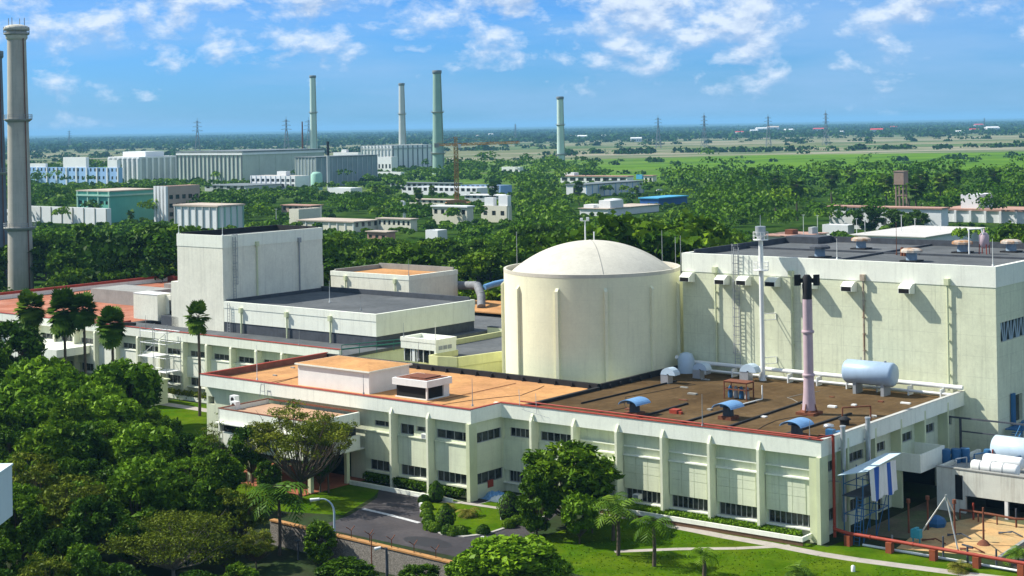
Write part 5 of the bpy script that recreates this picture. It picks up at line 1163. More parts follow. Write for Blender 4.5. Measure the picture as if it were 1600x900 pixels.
HALL2 = mat('shaded_blue_grey_concrete', (.27, .33, .34), rough=.9, var=.15, scale=.08, streak=.35)  # wall darkened to carry the right face's shade; lit left face gets pale fins
mid('office_block', 'long pale blue office block left beyond the trees', 'building', 186, 293, 262, 44, 192, BLUEF, WHITEW,
    (('win', 'b', [(12, 14.5), (6, 8.5)], 22, .42), ('rib', 'b', 9, 1.2, .9, WHITEW, 1.), ('top', .1, .9, .35, .6, 8, WHITEW), ('top', .1, .9, .02, .12, 6, WHITEW), ('top', .1, .7, .8, .98, 3, WHITEW)), keep=285)
mid('ribbed_block', 'tall white block with vertical ribs and a penthouse on its roof', 'building', 218, 288, 245, 171, 276, PGREY, WHITEW,
    (('rib', 'b', 6, 1.7, 1.5, WHITEW, 1.), ('rib', 'a', 6, 1.6, 1.2, WHITEW, 1.), ('top', .25, .75, .1, .85, 4.0, WHITEW)), over=1.3, keep=280)
mid('process_hall', 'large grey green concrete hall with dark fins, largest block on the skyline', 'building', 379, 290, 236, 277, 507, GREENC, DARKC,
    (('rib', 'b', 16, .9, .7, DARKC, .95), ('band', 23.2, 24.6, WHITEW, .9), ('rib', 'a', 5, .8, .4, GREENC, 1.)), over=.8, keep=280)
mid('process_hall', 'blue grey concrete hall with fins right of the largest block', 'building', 494, 292, 245, 462, 590, HALL2, DARKC,
    (('rib', 'a', 12, .6, .4, PGREY, .98), ('rib', 'b', 6, .5, .3, GREENC, 1.)), over=.6, keep=284)
mid('low_annex', 'low white building with a row of bays below the largest block', 'building', 462, 297, 275, 392, 484, WHITEW, BEIGE,
    (('win', 'b', [(5.5, 7.6), (1.5, 4)], 9, .6), ('rib', 'b', 9, .7, .4, WHITEW, 1.), ('top', .3, .6, .3, .5, 3, WHITEW)), keep=292)
mid('process_hall', 'farther ribbed hall with a pale left face behind the paired chimneys', 'building', 614, 268, 227.5, 565, 676, WHITEW, DARKC,
    (('rib', 'b', 9, 1.2, .7, PGREY, 1.), ('rib', 'a', 8, 1.0, .6, DARKC, 1.), ('band', 21, 22.5, PGREY, .5)), keep=262)
mid('low_annex', 'white and reddish low building between the two concrete halls', 'building', 612, 270, 245, 590, 622, WHITEW, PINKR, (('win', 'b', [(4, 8)], 4, .5),), keep=264)
mid('low_annex', 'white low plant building left of the farther ribbed hall', 'building', 560, 262, 238, 521, 566, WHITEW, PINKR, (('top', .2, .8, .5, .7, 3, WHITEW),), keep=245)
mid('teal_building', 'teal building with blank shaded side and pale ledges', 'building', 172.5, 348, 298, 122, 242, TEAL, BEIGE,
    (('win', 'b', [(8.3, 10), (2.5, 4.5)], 6, .7), ('rib', 'b', 3, .8, .6, TEALL, 1.), ('band', 12.2, 13.0, TEALL, .9)), over=.5, keep=342)
# shade of the right side is put into the dark teal wall colour
mid('office_block', 'white and tan block with round white piers beside the teal building', 'building', 263, 347, 291, 244, 313, TAN, PINKR,
    (('rib', 'b', 3, 1.4, 1.2, WHITEW, 1.), ('win', 'a', [(10.5, 12.5), (6.5, 8.5), (2.5, 4.5)], 5, .6)), keep=345)
mid('low_block', 'small white block with tan flat roof and thin fins before the wood', 'building', 341, 367, 321, 274, 381, WHITEW, BEIGE,
    (('rib', 'b', 6, .5, .5, PGREY, 1.), ('rib', 'a', 4, .5, .4, TEALL, 1.)), over=.7, keep=352)
mid('storage_shed', 'long low white shed behind the left chimney', 'building', 167, 352, 326, -60, 174, WHITEW, PGREY, (('rib', 'b', 14, .4, .3, CONC, 1.),), keep=349)
mid('round_silo_base', 'low cream building with pinkish roof below the paired chimneys', 'building', 560, 330, 318, 468, 640, CREAM, PINKR, (('win', 'b', [(1, 2.6)], 9, .5),), keep=326) if False else None
mid('low_workshop', 'low workshop with long pale flat roof behind the rear block', 'building', 553, 363, 346, 466, 592, CREAM, BEIGE, (('rib', 'b', 7, .4, .3, WHITEW, 1.), ('win', 'a', [(2, 4)], 4, .5)), over=.5, keep=358)
mid('low_workshop', 'cream workshop with a row of square windows behind the trees', 'building', 642, 362, 342, 590, 652, CREAM, BEIGE, (('win', 'b', [(2.4, 4.2)], 7, .5),), over=.4, keep=356)
mid('low_workshop', 'low blue grey shed beside dark trees behind the tower', 'building', 467, 350, 327, 452, 503, CREAM, BEIGE, (), keep=345)
mid('low_hut', 'small pale hut with white roof half hidden in the trees', 'building', 604, 378, 362, 574, 618, PINKR, BEIGE, (('win', 'b', [(1.2, 2.4)], 3, .5),), over=.3, keep=372)
mid('low_hut', 'small white box-like hut among the trees left of the dome', 'building', 684, 378, 360, 665, 699, WHITEW, WHITEW, (), keep=374)
mid('low_office', 'pale two-storey building with white roof below the crane', 'building', 730, 352, 322, 676, 740, CREAM, WHITEW, (('win', 'b', [(4.5, 6.5)], 5, .5),), over=.6, keep=344)
mid('low_office', 'cream two-storey house with roof huts right of the crane', 'building', 792, 348, 322, 752, 800, CREAM, BEIGE, (('win', 'b', [(3, 5)], 3, .45), ('top', .2, .9, .0, .35, 4.5, WHITEW), ('top', .2, .8, .55, .9, 3.5, WHITEW)), keep=343)
mid('low_shed', 'long dark roofed shed at the foot of the large pale chimney', 'building', 712, 297, 286, 610, 722, PGREY, DARKC, (('win', 'b', [(2, 4)], 12, .6),), over=.5, keep=291)
mid('low_shed', 'long white shed with blue windows right of the crane', 'building', 745, 306, 294, 628, 780, WHITEW, PGREY, (('win', 'b', [(2.5, 4.5)], 14, .65),), keep=302)
mid('low_shed', 'dark blue shed with white strip windows right of the crane mast', 'building', 782, 303, 290, 720, 800, BLUEF, DARKC, (('win', 'b', [(3, 5)], 8, .6),), keep=299)
mid('low_shed', 'white vaulted shed between the halls and the large pale chimney', 'building', 626, 277, 269, 588, 632, WHITEW, WHITEW, (), keep=273)
mid('low_hut', 'tiny white building above the dark trees right of the crane', 'building', 812, 272, 261, 784, 818, WHITEW, WHITEW, (('win', 'b', [(2, 4)], 3, .5),), keep=269)
mid('long_low_building', 'grey low building with white left end and dark ribbed side', 'building', 916, 308, 288, 885, 1006, WHITEW, DARKC, (('rib', 'a', 10, .4, .3, BLUEF, 1.), ('win', 'b', [(1, 6)], 1, .3)), over=.5, keep=303)
mid('long_low_building', 'white terrace building with porch openings behind the grey low one', 'building', 980, 287, 275, 876, 990, WHITEW, PINKR, (('win', 'b', [(1.5, 4)], 8, .7), ('top', .1, .8, .8, .95, 2, WHITEW)), over=.6, keep=285)
mid('low_hut', 'small pale hut with brown roof beside a turquoise shelter', 'building', 1020, 287, 274, 1006, 1026, CREAM, PINKR, (('win', 'b', [(1, 4)], 2, .5),), over=.4, keep=284)
mid('low_hut', 'turquoise shelter between trees beyond the grey low building', 'building', 1003, 280, 273, 994, 1006, SHEETB, SHEETB, (), keep=278)
mid('low_workshop', 'white low flat building with roof huts in front of the blue roof', 'building', 950, 338, 326, 906, 1030, WHITEW, BEIGE, (('top', .1, .35, .1, .5, 3.4, WHITEW), ('top', .05, .2, .6, .95, 1.5, WHITEW)), over=.3, keep=335)
mid('blue_roofed_shed', 'shed with bright blue sheet roof among dense trees', 'building', 1029, 322, 309, 1000, 1074, SHEETD, SHEETB, (), over=.6, keep=320)
mid('low_hut', 'pale low slab roof between the grey building and the blue roof', 'building', 960, 318, 311, 944, 972, WHITEW, WHITEW, (), keep=316)
mid('garage_block', 'long white building with garage doors at the right', 'building', 1471, 352, 326, 1296, 1600, WHITEW, PINKR, (('rib', 'a', 7, .8, .9, WHITEW, 1.), ('win', 'b', [(1.5, 4)], 5, .12), ('top', .1, .25, .0, .5, 4.0, WHITEW)), over=.6, keep=350) if False else None
# garage row: its long front faces the viewer's left
mid('garage_block', 'long white garage building with wide doors beside a white roof hut', 'building', 1690, 352, 330, 1470, 1720, WHITEW, PINKR, (('rib', 'b', 9, .9, 1.2, WHITEW, 1.), ('top', .2, .9, .75, .88, 5.5, WHITEW)), over=.7, keep=350)
mid('long_white_building', 'long white windowless building below the water tower', 'building', 1471, 362, 325, 1296, 1482, WHITEW, PINKR, (('win', 'b', [(1.8, 4.4)], 1, .05),), over=.5, keep=352)
mid('flat_roof_shed', 'wide flat white roof behind the grey hall roof', 'building', 1445, 392, 370, 1330, 1540, WHITEW, mat('pale_screed_roofing', (.55, .53, .49), rough=.9, var=.12, scale=.1), (), over=.3, keep=388)
mid('flat_roof_shed', 'low pinkish flat roof building left of the wide white roof', 'building', 1250, 384, 369, 1190, 1292, CREAM, PINKR, (('top', .3, .5, .4, .6, 1.6, RUST), ('top', .6, .8, .1, .2, 2.2, PGREY)), over=.3, keep=378)
mid('low_hut', 'small white low block before the long white building', 'building', 1325, 370, 352, 1285, 1335, WHITEW, WHITEW, (), keep=362)

mid('low_shed', 'long tan roofed shed left of the crane foot', 'building', 704, 322, 312, 640, 716, CREAM, BEIGE, (('win', 'b', [(1.5, 3)], 7, .5),), over=.4, keep=319)
mid('low_shed', 'grey shed with white gable right of the crane foot', 'building', 778, 316, 305, 726, 796, PGREY, WHITEW, (('win', 'b', [(2, 4)], 5, .5),), over=.4, keep=313)
mid('low_shed', 'small white shed at the foot of the slim grey flue', 'building', 548, 304, 294, 512, 566, WHITEW, WHITEW, (), keep=301)
mid('low_shed', 'grey flat shed below the largest concrete block', 'building', 384, 300, 290, 320, 440, PGREY, DARKC, (('win', 'b', [(2, 4)], 6, .5),), over=.3, keep=296)
mid('low_workshop', 'brown low workshop with rusty roof left of the blue grey shed', 'building', 486, 333, 321, 440, 504, TAN, PINKR, (('win', 'b', [(1, 3)], 5, .5),), over=.4, keep=330)
# ------------------------------------------------------------------ chimneys
def chimney(px, yb, yt, wb, wt, lab, m_, rings, Y=None, head='plain', n=28):
    """tapered stack: pixel x at foot, foot and top rows, widths in pixels at foot and top"""
    x, y = G(px, yb)
    if Y: x, y = XZ(px, yb, Y)[0], Y
    zt = XZ(px, yt, y)[1]; k = y/F_PX; rb, rt = wb*k/2, wt*k/2
    t = T('tall_chimney', lab, 'chimney', (x, y, 0), grid=False)
    def rad(z): return rb+(rt-rb)*z/zt
    m = MB(); m.lathe([(rad(zt*i/12), zt*i/12) for i in range(13)], (x, y), n); t.part('shaft', m, m_)
    for yr in rings:
        z = XZ(px, yr, y)[1]; r = rad(z); e = max(.6, r*.35)
        q = MB(); q.lathe([(r*.98, z-e*.8), (r+e, z), (r+e, z+.25), (r*.98, z+.25)], (x, y), n, close=False); pl = t.part('platform', q, CONC)
        q = MB()
        for i in range(16):
            c, s = math.cos(i*math.pi/8), math.sin(i*math.pi/8); c2, s2 = math.cos((i+1)*math.pi/8), math.sin((i+1)*math.pi/8)
            q.bar((x+(r+e)*c, y+(r+e)*s, z+.2), (x+(r+e)*c, y+(r+e)*s, z+1.3), .09)
            for zz in (.75, 1.3): q.bar((x+(r+e)*c, y+(r+e)*s, z+zz), (x+(r+e)*c2, y+(r+e)*s2, z+zz), .07)
        t.part('railing', q, GREYP, pl)
    q = MB(); q.lathe([(rt*1.02, zt-rt*.9), (rt*1.18, zt-rt*.7), (rt*1.18, zt), (rt*.8, zt+.2)], (x, y), n); t.part('head', q, DARKC if head == 'plain' else CREAMD)
    q = MB(); an = R(-35)
    for i in range(13):
        z0_, z1_ = zt*i/13, zt*(i+1)/13
        for d in (-.035, .035):
            q.bar((x+(rad(z0_)+.3)*math.cos(an+d), y+(rad(z0_)+.3)*math.sin(an+d), z0_), (x+(rad(z1_)+.3)*math.cos(an+d), y+(rad(z1_)+.3)*math.sin(an+d), z1_), .1)
    for z in np.arange(1, zt, .9): q.bar((x+(rad(z)+.3)*math.cos(an-.035), y+(rad(z)+.3)*math.sin(an-.035), z), (x+(rad(z)+.3)*math.cos(an+.035), y+(rad(z)+.3)*math.sin(an+.035), z), .07)
    t.part('ladder', q, RUST)
    foot(*[v for v in (AB(x, y)[0]-5, AB(x, y)[0]+5, AB(x, y)[1]-5, AB(x, y)[1]+5)])
    return t, x, y, zt, rt
KEEP.append((10, 56, 452, G(33, 466)[1]))
CHC = mat('streaked_chimney_concrete', (.50, .47, .40), rough=.9, var=.2, scale=.12, streak=.55, panel=(400, 3.0, .18))
t, x, y, zt, rt = chimney(33, 466, 50, 39.5, 28, 'tall banded concrete chimney at the left edge, nearest to the camera', CHC, (187, 356), head='cap')
q = MB(); k = y/F_PX
q.lathe([(rt*1.02, zt-1.0), (rt*1.4, zt-.6), (rt*1.4, zt-.35), (rt*1.1, zt-.35)], (x, y), 28, close=False); pl = t.part('platform', q, CONC)
q = MB(); q.lathe([(rt*1.15, zt+.2), (rt*1.45, zt+.7), (rt*1.2, zt+1.5), (rt*.6, zt+1.9), (.1, zt+2.0)], (x, y), 28); t.part('rain_cap', q, CREAMD)
q = MB()
for i in range(14): c, s = math.cos(i*math.pi/7), math.sin(i*math.pi/7); q.bar((x+rt*1.38*c, y+rt*1.38*s, zt-.4), (x+rt*1.38*c, y+rt*1.38*s, zt+1.3), .1)
for zz in (.2, .8, 1.3): q.lathe([(rt*1.36, zt+zz-.4), (rt*1.4, zt+zz-.4), (rt*1.4, zt+zz-.3), (rt*1.36, zt+zz-.3)], (x, y), 20, close=False)
t.part('railing', q, GREYP, pl)
for c, s in ((.9, 0), (-.9, .1), (.1, .9), (-.2, -.9)): q = MB(); q.bar((x+rt*c, y+rt*s, zt+.5), (x+rt*c, y+rt*s, zt+3.6), .14); t.part('lightning_rod', q, GREYP)
chimney(-4, 462, 80, 36, 26, 'dark chimney cut by the left picture edge behind the banded one', mat('dark_chimney_concrete', (.17, .20, .24), rough=.9, var=.25, scale=.12, streak=.4), (270,), Y=440)
MINT = mat('mint_chimney_paint', (.50, .63, .57), rough=.8, var=.1, scale=.08, streak=.2)
MINTD = mat('green_chimney_paint', (.27, .41, .34), rough=.8, var=.12, scale=.08, streak=.25)
PALECH = mat('pale_chimney_concrete', (.52, .55, .54), rough=.85, var=.12, scale=.08, streak=.25)
chimney(491, 262, 118, 12.5, 9, 'pale green chimney rising behind the large concrete halls', PALECH if False else MINT, (176,), Y=1500)
chimney(629.5, 255, 130, 13, 8.5, 'grey white chimney, the shorter one behind the ribbed hall', PALECH, (178,), Y=1620)
chimney(685.5, 272, 110, 19.5, 12.5, 'tallest green chimney with a pale foot right of the ribbed hall', MINTD, (175, 239))
chimney(877, 263, 151, 13, 10, 'single pale green chimney standing right of the crane', MINT, (195, 241))
x, y = XZ(513.5, 300, 1050)[0], 1050; zt = XZ(513.5, 221, y)[1]
t = T('steel_flue', 'slim grey flue with black top before the blue grey hall', 'chimney', (x, y, 0), grid=False)
m = MB(); m.cyl((x, y, 0), (x, y, zt*.72), 1.1, .95, 14); t.part('shaft', m, PGREY); m = MB(); m.cyl((x, y, zt*.72), (x, y, zt), .95, .9, 14); t.part('top', m, BLACK)
x, y = XZ(473, 240, 1500)[0], 1500; zt = XZ(473, 190, y)[1]; m = MB(); m.cyl((x, y, 0), (x, y, zt), 1.0, .6, 10); solo('steel_flue', 'thin rust coloured flue left of the pale green chimney', 'chimney', m, RUST, (x, y, 0), grid=False)
x, y = G(495, 297); zt = XZ(495, 269, y)[1]; m = MB(); m.lathe([(4.0, 0), (4.0, zt-1.5), (2.5, zt), (.2, zt+.3)], (x, y), 20); solo('silo', 'pale green round silo at the corner of the blue grey hall', 'silo', m, TEALL, (x, y, 0), grid=False)
x, y = G(632, 343); zt = XZ(632, 315, y)[1]; m = MB(); m.cyl((x, y, 0), (x, y, zt), .7, .6, 12); m.tube([(x, y, zt*.8), (x-1.5, y, zt*.6), (x-5, y, zt*.45)], .35, 8); m.cyl((x, y, zt), (x-1.6, y, zt+.2), .35, .35, 8); solo('steel_flue', 'white bent flue rising behind the workshops', 'chimney', m, WHITE, (x, y, 0), grid=False)

# ------------------------------------------------------------------ water tower
x, y = G(1409, 348); a, b = AB(x, y); z0, z1 = XZ(1409, 287, y)[1], XZ(1409, 268, y)[1]; w = 23*y/F_PX/1.4
wt = T('water_tower', 'weathered brown concrete water tower on four legs', 'water tower', (a, b, 0)); WTM = mat('brown_weathered_concrete', (.33, .24, .19), rough=.95, var=.25, scale=.3, streak=.5)
m = MB(); m.box(a-w/2, a+w/2, b-w/2, b+w/2, z0, z1); m.box(a-w/2-.2, a+w/2+.2, b-w/2-.2, b+w/2+.2, z0-.3, z0+.002); m.box(a-w/2-.2, a+w/2+.2, b-w/2-.2, b+w/2+.2, z1-.002, z1+.25); wt.part('tank', m, WTM)
for da in (-1, 1):
    for db in (-1, 1): m = MB(); m.bar((a+da*w*.36, b+db*w*.36, 0), (a+da*w*.36, b+db*w*.36, z0-.3), .55); wt.part('leg', m, WTM)
for z in (z0*.35, z0*.68):
    for d in (-1, 1):
        m = MB(); m.bar((a-w*.36, b+d*w*.36, z), (a+w*.36, b+d*w*.36, z), .35); wt.part('brace', m, WTM)
        m = MB(); m.bar((a+d*w*.36, b-w*.36, z+.4), (a+d*w*.36, b+w*.36, z+.4), .33); wt.part('brace', m, WTM)
KEEP.append((1392, 1424, 325, y))

# ------------------------------------------------------------------ tower crane
x, y = G(714, 326); zt = XZ(714, 226, y)[1]; cr = T('tower_crane', 'yellow brown tower crane with long thin jib', 'crane', (x, y, 0), grid=False); CRM = mat('ochre_crane_paint', (.45, .24, .06), rough=.7, var=.2, scale=.2)
def lattice(mb, p0, p1, w, n, th=.14):
    p0, p1 = Vector(p0), Vector(p1); q = (p1-p0).to_track_quat('Z', 'Y')
    P = lambda i, c: p0+(p1-p0)*(i/n)+q @ Vector((w/2*c[0], w/2*c[1], 0)); cs = [(-1, -1), (1, -1), (1, 1), (-1, 1)]
    for k in range(4):
        mb.bar(P(0, cs[k]), P(n, cs[k]), th*1.3)
        for i in range(n):
            a_, b_ = (cs[k], cs[(k+1) % 4]) if i % 2 else (cs[(k+1) % 4], cs[k]); mb.bar(P(i, a_), P(i+1, b_), th); mb.bar(P(i, cs[k]), P(i, cs[(k+1) % 4]), th)
m = MB(); lattice(m, (x, y, 0), (x, y, zt), 1.9, 16, .3); cr.part('mast', m, CRM)
jx = XZ(812, 222, y)[0]; cxx = XZ(680, 224, y)[0]
m = MB(); lattice(m, (x, y, zt), (jx, y+18, zt+.5), 1.1, 24, .16); cr.part('jib', m, CRM)
m = MB(); lattice(m, (x, y, zt), (cxx, y-8, zt+.2), 1.1, 7, .16); cr.part('counter_jib', m, CRM)
m = MB(); m.box(cxx, cxx+2.4, y-8.8, y-7, zt-1.2, zt+1.0); cr.part('counterweight', m, CONC)
m = MB(); lattice(m, (x, y, zt), (x, y, zt+4), 1.3, 3, .2); m.bar((x, y, zt+4), (x+(jx-x)*.6, y+11, zt+1), .08); m.bar((x, y, zt+4), (cxx+1, y-8, zt+.8), .08); cr.part('top_frame', m, CRM)
m = MB(); m.box(x+.9, x+2.6, y-1, y+.6, zt-1.8, zt+.2); cr.part('cab', m, WHITE)
KEEP.append((706, 722, 316, y))
m = MB(); m.box(x-6, x+7, y-4, y+5, 0, 3.2); m.box(x-5, x+5, y-4.4, y-4, 3.2, 4.6); solo('site_hut', 'rusty brown site structure at the crane foot', 'building', m, mat('rusty_board', (.42, .2, .08), var=.2), (x, y, 0), grid=False)

# ------------------------------------------------------------------ pylons
PYM = mat('pylon_steel', (.16, .19, .21), rough=.7, var=.1)
def pylon_mesh():
    m = MB(); h = 50.; w = lambda z: 4.2-3.4*min(1, z/36) if z < 36 else .8
    lv = [0, 9, 17, 24, 30, 36, 40, 44, 48]
    for i, (z0_, z1_) in enumerate(zip(lv, lv[1:])):
        a_, b_ = w(z0_), w(z1_); cs = [(-1, -1), (1, -1), (1, 1), (-1, 1)]
        for k in range(4):
            c, d = cs[k], cs[(k+1) % 4]
            m.bar((c[0]*a_, c[1]*a_, z0_), (c[0]*b_, c[1]*b_, z1_), .42); m.bar((c[0]*a_, c[1]*a_, z0_), (d[0]*b_, d[1]*b_, z1_), .26); m.bar((d[0]*a_, d[1]*a_, z0_), (c[0]*b_, c[1]*b_, z1_), .26)
    m.bar((0, 0, 48), (0, 0, 52), .4)
    arms = MB()
    for z in (34, 39.5, 45):
        L_ = 7.5-(z-34)*.22
        for s in (-1, 1): arms.bar((0, 0, z), (s*L_, 0, z+.3), .34); arms.bar((0, 0, z+2.2), (s*L_, 0, z+.3), .28)
    return m, arms
pm, pa = pylon_mesh(); pyl = T('pylon', '', 'pylon', (0, 0, 0), 'pylons on the far plain', grid=False); pyl.part('mast', pm, PYM); pyl.part('cross_arms', pa, PYM)
PYL = [(308, 184, 'pylon on the plain above the largest concrete hall'), (447, 182, 'pylon just left of the thin rusty flue'), (482, 183, 'pylon half hidden behind the pale green chimney'), (108, 202, 'distant small pylon above the pale blue office block'),
       (1028, 180, 'pylon on the plain above the blue roofed shed'), (1100, 176, 'pylon left of the distant white houses'), (1200, 178, 'pylon among the distant white houses'), (1290, 172, 'pylon on the plain left of the water tower'), (1538, 183, 'faint far pylon near the right edge'), (805, 192, 'faint far pylon left of the single green chimney')]
for i, (px, yt, lab) in enumerate(PYL):
    hor = 196-math.tan(ROLL)*(px-800); h = 52 if i not in (3, 8, 9) else 48
    Y = (h-CAM_H)*F_PX/(hor-yt) if hor-yt > 3 else 4200
    Y = min(max(Y, 1500), 4500) if h == 52 else 3400
    # real heights differ a little so that each stands where the plain carries it
    x, z = XZ(px, yt, 2600 if i not in (3, 8, 9) else 4200); Y = 2600 if i not in (3, 8, 9) else 4200; s = z/52.
    if i == 0: pyl.e.location = (x, Y, 0); pyl.e.scale = (s,)*3; pyl.e['label'] = lab; pyl.e.rotation_euler = (0, 0, .3)
    else: dup(pyl.e, (x, Y, 0), .3+.4*math.sin(i*3.), lab, s)
# power poles (thin) on the near plain
# far houses
hm = MB(); hm.box(-9, 9, -6, 6, 0, 7); hr = MB(); hr.add([(-9.6, -6.6, 7.0), (9.6, -6.6, 7.0), (9.6, 6.6, 7.0), (-9.6, 6.6, 7.0), (-9, 0, 9.2), (9, 0, 9.2)], [(0, 1, 5, 4), (2, 3, 4, 5), (1, 2, 5), (3, 0, 4), (3, 2, 1, 0)])
hd = MB(); [hd.box(-7+4*k, -5+4*k, -6.06, -6.0, 2, 4.5) for k in range(4)]
HR = [WHITE, mat('red_roof_paint', (.6, .06, .05), rough=.7, var=.1), BEIGE]
fh = None
HS = [(1178, 206, 1.0, 0, 'far white house left of the longest white house on the plain'), (1190, 205, 1.6, 0, 'far long white house, largest of the far cluster'), (1208, 203, 1.8, 2, 'far cream flat house right of the largest one'), (1233, 206, 1.2, 0, 'far white house with square front'), (1279, 205, 1.3, 1, 'far white house with red roof under the pylon'), (1315, 207, .7, 0, 'far tiny white house right of the red roofed one'),
      (1155, 209, 1.0, 1, 'far reddish house at the left of the cluster'), (1370, 207, 1.3, 1, 'far low house with red roof'), (1396, 196, 1.0, 1, 'far red roofed house close to the horizon'), (1378, 196, .7, 0, 'far white house beside the one near the horizon'), (1500, 208, .8, 0, 'far white house on the right plain'), (1529, 194, 1.3, 1, 'bright red roofed house near the right horizon'), (1550, 205, 1.4, 0, 'far white long house at the right plain'), (910, 216, 1.0, 0, 'far white house right of the single green chimney'), (940, 215, .9, 0, 'far white house on the centre plain'), (994, 220, .9, 0, 'small white house at the near end of the pond'), (895, 214, .7, 2, 'far cream house beside the chimney'), (768, 211, .9, 0, 'far white house left of the single chimney'), (745, 213, .7, 2, 'far cream house left of the chimney'), (1522, 205, .9, 1, 'far red roofed low house on the right')]
for i, (px, yb, s, k, lab) in enumerate(HS):
    x, y = G(px, yb+1.5); y = min(y, 6500); x = XZ(px, yb, y)[0]
    t = T('far_house', lab, 'house', (x, y, 0), 'far houses on the plain', grid=False)
    t.e.scale = (s*1.5, s, s*1.25); t.e.rotation_euler = (0, 0, .35*math.sin(i*2.3))
    for nm, mb_, mm in (('wall', hm, WHITEW), ('roof', hr, HR[k]), ('windows', hd, GLASS)):
        me = MB(); me.v = list(mb_.v); me.f = mb_.f; me.smooth = mb_.smooth; o = me.build(nm, mm, t.e)
# pond / wet strip on the plain
x0, y0 = G(985, 214); x1, y1 = G(1310, 206.5)
m = MB(); m.sheet([(x0, y0), (x0+80, y0-90), (x1, y1-350), (x1+100, y1-100), (x1-200, y1+150), (x0+250, y0+420)], .05)
solo('water', None, None, m, mat('pale_pond_water', (.35, .36, .34), rough=.25, var=.1, scale=.01), grid=False, kind='structure')
# parked cars behind the left wing
def car(x, y, rz, lab, mc):
    t = T('parked_car', lab, 'car', (x, y, 0), 'cars parked beyond the left wing', grid=False); t.e.rotation_euler = (0, 0, rz)
    pr = [(-2.1, .35), (-2.1, .85), (-1.75, .95), (-1.35, 1.0), (-.75, 1.42), (.75, 1.42), (1.35, .98), (2.05, .82), (2.15, .35)]
    n = len(pr); q = MB(); vs = [(px_, s*(.85 if z > 1.1 else .9 if False else .86), z) for s in (-1, 1) for px_, z in pr]
    vs = [(v[0], v[1]*(.86 if v[2] > 1.1 else 1), v[2]) for v in vs]
    q.add(vs, [tuple(range(n)), tuple(range(2*n-1, n-1, -1))]+[(i, n+i, n+(i+1) % n, (i+1) % n) for i in range(n)]); o = q.build('body', mc, t.e)
    q = MB()
    for s in (-1, 1): q.add([(-1.15, s*.81, 1.03), (1.15, s*.81, 1.03), (.7, s*.755, 1.35), (-.72, s*.755, 1.35)], [(0, 1, 2, 3)])
    q.add([(1.28, -.7, 1.05), (1.28, .7, 1.05), (.8, .65, 1.4), (.8, -.65, 1.4)], [(0, 1, 2, 3)]); q.build('windows', GLASS, t.e)
    for dx in (-1.3, 1.3):
        for s in (-1, 1): q = MB(); q.cyl((dx, s*.7, .32), (dx, s*.9, .32), .32, .32, 14); q.build('wheel', BLACK, t.e)
for px, py, lab, mc in ((181, 444, 'white car parked in front of the left wood', WHITE), (167, 448, 'silver car parked left of the white car by the wood', STEEL), (235, 447, 'dark car parked near the lamp post by the wood', FELTW), (1031, 299, 'pale car on the track beyond the grey low building', WHITE)):
    x, y = G(px, py); car(x, y, 1.2 if px < 500 else .2, lab, mc)
    if px > 900: KEEP.append((px-4, px+4, py-2, y))
x, y = G(208, 462); h = XZ(208, 419, y)[1]; t = T('street_lamp', 'slim street lamp before the left wood', 'street lamp', (x, y, 0), 'street lamps', grid=False); m = MB(); m.cyl((x, y, 0), (x, y, h), .12, .08, 8); t.part('post', m, WHITE); m = MB(); m.cyl((x, y, h), (x+.9, y, h+.1), .1, .16, 8); t.part('lamp_head', m, WHITE)
for i, (px, yb, yt, lab) in enumerate(((432, 360, 327, 'slim light pole behind the tall tower'), (502, 344, 322, 'slim light pole right of the blue grey shed'), (1256, 372, 336, 'white light pole left of the pinkish roof'), (1278, 372, 337, 'white light pole right of its neighbour by the pinkish roof'), (1339, 372, 342, 'light pole before the small white block'), (1352, 372, 343, 'light pole before the clipped trees'), (1409, 368, 336, 'light pole before the long white building'), (1430, 360, 342, 'short light pole on the wide white roof rim'), (1470, 366, 345, 'light pole right of the white roof'), (795, 352, 325, 'white light pole right of the cream house'))):
    x, y = G(px, yb+14 if px > 1200 else yb+6); h = XZ(px, yt, y)[1]; m = MB(); m.cyl((x, y, 0), (x, y, h), .13, .09, 8); m.cyl((x-.5, y, h), (x+.5, y, h), .08, .08, 6); solo('light_pole', lab, 'pole', m, WHITE, (x, y, 0), 'slim light poles', grid=False)
